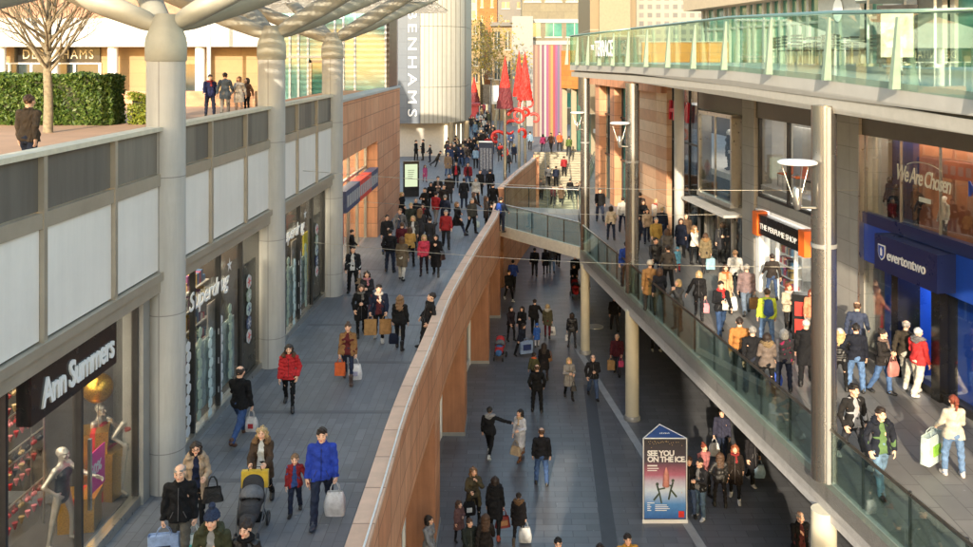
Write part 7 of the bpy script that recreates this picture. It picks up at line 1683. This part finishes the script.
R_('white-haired man in red and grey jacket with cream trousers', 918, feet=395, face=120, top=('jacket', (196, 30, 34)), hood=('cloth', (110, 108, 112)), hair=('short', 'white'), bot=('loose', (220, 206, 184)), legs='steppl', arms=('hold', 'down'), shoe=('shoe', (220, 220, 220)), H=1.78)
R_('dark-haired man in charcoal wool coat and scarf near the balustrade', 853.5, feet=464, face=14, top=('jacket', (40, 38, 38)), inner=(170, 168, 170), hair=('quiff', 'black'), bot=('jeans', (62, 62, 68)), legs='walkl', arms=('pocket', 'pocket'), H=1.8, shoe=('shoe', (196, 196, 196)))
R_('young man in navy hooded jacket and pale jeans nearest the balustrade', 880.5, feet=492, face=2, top=('jacket', (30, 34, 46)), inner=(90, 120, 70), hood=('cloth', (30, 34, 46)), hair=('quiff', 'dark'), bot=('jeans', (104, 136, 164)), legs='walkr', arms=('pocket', 'pocket'), H=1.78)
h = R_('red-haired woman in cream jumper and blue jeans carrying a huge printed bag', 953.5, feet=476, sex='f', face=178, top=('jacket', (196, 184, 164)), hair=('pony', 'red'), bot=('jeans', (96, 128, 168)), legs='relax', arms=('carry', 'hold'), H=1.72, shoe=('shoe', (200, 190, 186)))
bag('big', h['L']+Vector((-.12, -.05, .0)), (196, 214, 206), 'huge white and lime green printed bag carried by the cream jumper woman', 40, 1.15, ((130, 190, 40), .9))
g_ = RM @ Vector((ru(23.2), 1.0, MID))
P('guard in dark jacket and hi-vis vest standing in the football shop doorway', loc=g_, face=-70, top=('vest', (176, 206, 30)), inner=None, hair=('short', 'dark'), bot=('jeans', BK), legs='relax', arms=('hold', 'hold'), H=1.85)
P('dark-haired man looking through the ground floor football window', loc=RM @ Vector((ru(25.0), -.75, MID)), face=150, top=('jacket', (60, 70, 96)), hair=('balding', 'brown'), bot=('jeans', JN), legs='relax', H=1.85)
for x, y, lab, sx, c, lg in ((611, 240, 'person in cream coat by the green glazing beyond the footbridge', 'f', (206, 186, 160), 'relax'), (623, 232, 'person in white shirt and dark trousers beside the orange pier', 'm', (214, 210, 204), 'relax'), (640, 226, 'person in dark coat in front of the orange pier', 'm', (60, 50, 46), 'steppl'), (647, 243, 'woman in beige coat between the orange pier and the leather jacket man', 'f', (190, 160, 130), 'steppr'),
                          (668, 236, 'person in grey jacket under the red letters', 'm', (120, 110, 104), 'steppl'), (600, 221, 'person in black at the end of the deck beyond the footbridge', 'm', BK, 'relax'), (686, 252, 'man in brown jacket entering the dark shop door', 'm', (96, 74, 56), 'steppr')):
    R_(lab, x, feet=y, sex=sx, face=far_rng.choice((0, 10, 170)), top=('jacket', c), hair=('short' if sx == 'm' else 'bob', 'dark'), bot=('jeans', DJ), legs=lg)
# --- upper deck
D_ = lambda lab, x, Y, **k: P(lab, loc=((x-VX)/F*Y, Y, DECK), **k)
D_('man in dark brown jacket and jeans walking away along the upper deck parapet', 29, 17.7, face=172, top=('jacket', (74, 62, 50)), hair=('short', 'brown'), bot=('jeans', DJ), legs='steppl', arms=('down', 'back'), H=1.8)
D_('person in navy jacket with red trim standing on the upper deck, leftmost of four', 210, 37, face=20, top=('jacket', (34, 40, 84)), hair=('short', 'dark'), bot=('jeans', NV), legs='relax', scarf=(150, 40, 44)); D_('large man in slate grey coat standing on the upper deck', 225, 37.2, face=176, top=('parka', (84, 96, 110)), hair=('short', 'dark'), bot=('jeans', (120, 116, 112)), legs='relax', H=1.85)
D_('woman in pale grey coat standing on the upper deck', 239, 37.6, sex='f', face=-10, top=('coat', (190, 184, 178)), hair=('bob', 'light'), bot=('skinny', (170, 150, 140)), legs='relax', H=1.68); D_('woman in brown jacket at the right of the upper deck group', 247, 38.2, sex='f', face=-30, top=('jacket', (110, 76, 54)), hair=('bob', 'dark'), bot=('skinny', BK), legs='relax', H=1.6)

# ------------------------------------------------------------------ pushchairs
def pushchair(pos, rz, body, hood_c, label, seat_c=(60, 60, 64), child=None):
    t = thing('pushchair', label, 'pushchair', pos, rz); t.scale = (.88, .86, .86)
    cm = mat_cloth((34, 34, 36), 'plastic'); fr = mat_cloth((90, 92, 96), 'plastic')
    for sx in (-.27, .27):
        b = MB(); b.tube([(sx, .42, .98), (sx, .3, .78), (sx*.95, -.1, .36), (sx*.8, -.42, .16)], .016, 7); b.tube([(sx, .28, .16), (sx*.98, .0, .5)], .014, 6); b.build('side_frame', fr, t)
        for y, r in ((.28, .15), (-.42, .1)):
            w = MB(); xx = sx*1.08 if y > 0 else sx*.8
            w.tube([(xx, y+(r-.025)*math.cos(2*PI*i/16), r+(r-.025)*math.sin(2*PI*i/16)) for i in range(17)], .028, 8, cap=False); o = w.build('wheel', cm, t)
            q = MB(); q.tube([(xx-.02, y, r), (xx+.02, y, r)], r*.55, 12); q.build('hub', fr, o)
    MB().tube([(-.27, .42, .98), (-.2, .46, 1.02), (.2, .46, 1.02), (.27, .42, .98)], .02, 8).build('handle', cm, t)
    f = Field(); f.cone((0, .16, .62), (0, -.22, .46), .2, .18, ky=.55, kx=1.15, k=.05).cone((0, .2, .66), (0, .26, .9), .2, .19, ky=.5, kx=1.15, k=.06).ell((0, .02, .68), (.17, .2, .16), k=.04, op='s'); V, Q = f.mesh(.018); mkpart('seat', np_mesh('seat', [(V, Q, 0)]), [mat_cloth(seat_c)], t)
    f = Field(); f.ell((0, .1, .72), (.24, .27, .21), k=.01).ell((0, .06, .68), (.215, .25, .185), k=.01, op='s').fn(lambda G, X, Y, Z: np.maximum(G, .63-Z+.55*(Y-.1)*(Y < .1)*-1)); V, Q = f.mesh(.016); mkpart('sun_hood', np_mesh('sun_hood', [(V, Q, 0)]), [mat_cloth(hood_c)], t)
    f = Field(); f.cone((0, -.02, .56), (0, -.36, .36), .17, .13, ky=.6, kx=1.2, k=.04); V, Q = f.mesh(.018); mkpart('foot_muff', np_mesh('foot_muff', [(V, Q, 0)]), [mat_cloth(body)], t)
    f = Field(); f.cone((-.16, .1, .26), (.16, .1, .26), .1, .1, ky=1.4, k=.02); V, Q = f.mesh(.02); mkpart('basket', np_mesh('basket', [(V, Q, 0)]), [mat_cloth((30, 30, 32))], t)
    return t
pushchair(Vector((pram_at.x, pram_at.y-.36, MID)), 4*DEG, (70, 70, 74), (112, 114, 120), 'grey pushchair with a yellow bag over the handle in the foreground')
yb = thing('yellow_bag', 'bright yellow bag hung over the pushchair handle', 'bag', (pram_at.x, pram_at.y-.14, pram_at.z-.02), 4*DEG); MB().box(-.24, .24, .02, .12, -.3, .0).build('bag_body', mat_cloth((226, 186, 20), 'plastic'), yb); MB().tube([(-.12, .06, .0), (-.1, .05, .07), (.1, .05, .07), (.12, .06, 0)], .008, 6).build('handle', BLACK, yb)
pushchair(Vector((pram2.x, pram2.y-.36, 0)), 2*DEG, (190, 26, 32), (44, 40, 44), 'red pushchair pushed under the deck edge', (150, 24, 30))
q = ground(499.5, 361, 0); pushchair(Vector((q.x, q.y+.3, 0)), -8*DEG, (60, 110, 170), (120, 124, 130), 'pale grey pushchair with a blue and red blanket by the sandstone pier', (180, 40, 50))
# ------------------------------------------------------------------ light and camera
cam = bpy.data.cameras.new('camera'); co = link('camera', cam); co.location = (0, 0, EYE); co.rotation_euler = (PI/2, 0, 0)
cam.sensor_width = 36; cam.lens = F/973*36; cam.shift_x = (486.5-VX)/973; cam.shift_y = -(273.5-VY)/973
cam.clip_start = .1; cam.clip_end = 4000; SC.camera = co
EL, AZ = math.radians(17.5), math.atan2(-.15, -.99)   # sun stands behind the viewer, a little to the left
sd = bpy.data.lights.new('sun', 'SUN'); sd.energy = 2.2; sd.angle = math.radians(.6); sd.color = (1., .86, .66)
so = link('sun', sd); d = Vector((.15*math.cos(EL), .989*math.cos(EL), -math.sin(EL))); so.rotation_euler = d.to_track_quat('-Z', 'Y').to_euler()
w = bpy.data.worlds.new('World'); SC.world = w; w.use_nodes = True; nt = w.node_tree; bg = nt.nodes['Background']
sk = nt.nodes.new('ShaderNodeTexSky'); sk.sky_type = 'NISHITA'; sk.sun_disc = False; sk.sun_elevation = EL; sk.sun_rotation = math.atan2(-.15, -.99); sk.air_density = 1.7; sk.dust_density = 1.8; sk.ozone_density = 1.4
nt.links.new(sk.outputs[0], bg.inputs[0]); bg.inputs[1].default_value = .15
vs = SC.view_settings; vs.view_transform = 'Standard'; vs.look = 'None'; vs.gamma = 1; vs.use_curve_mapping = False; vs.exposure = 1.85
SC.cycles.max_bounces = 8; SC.cycles.transparent_max_bounces = 16; SC.cycles.use_denoising = True
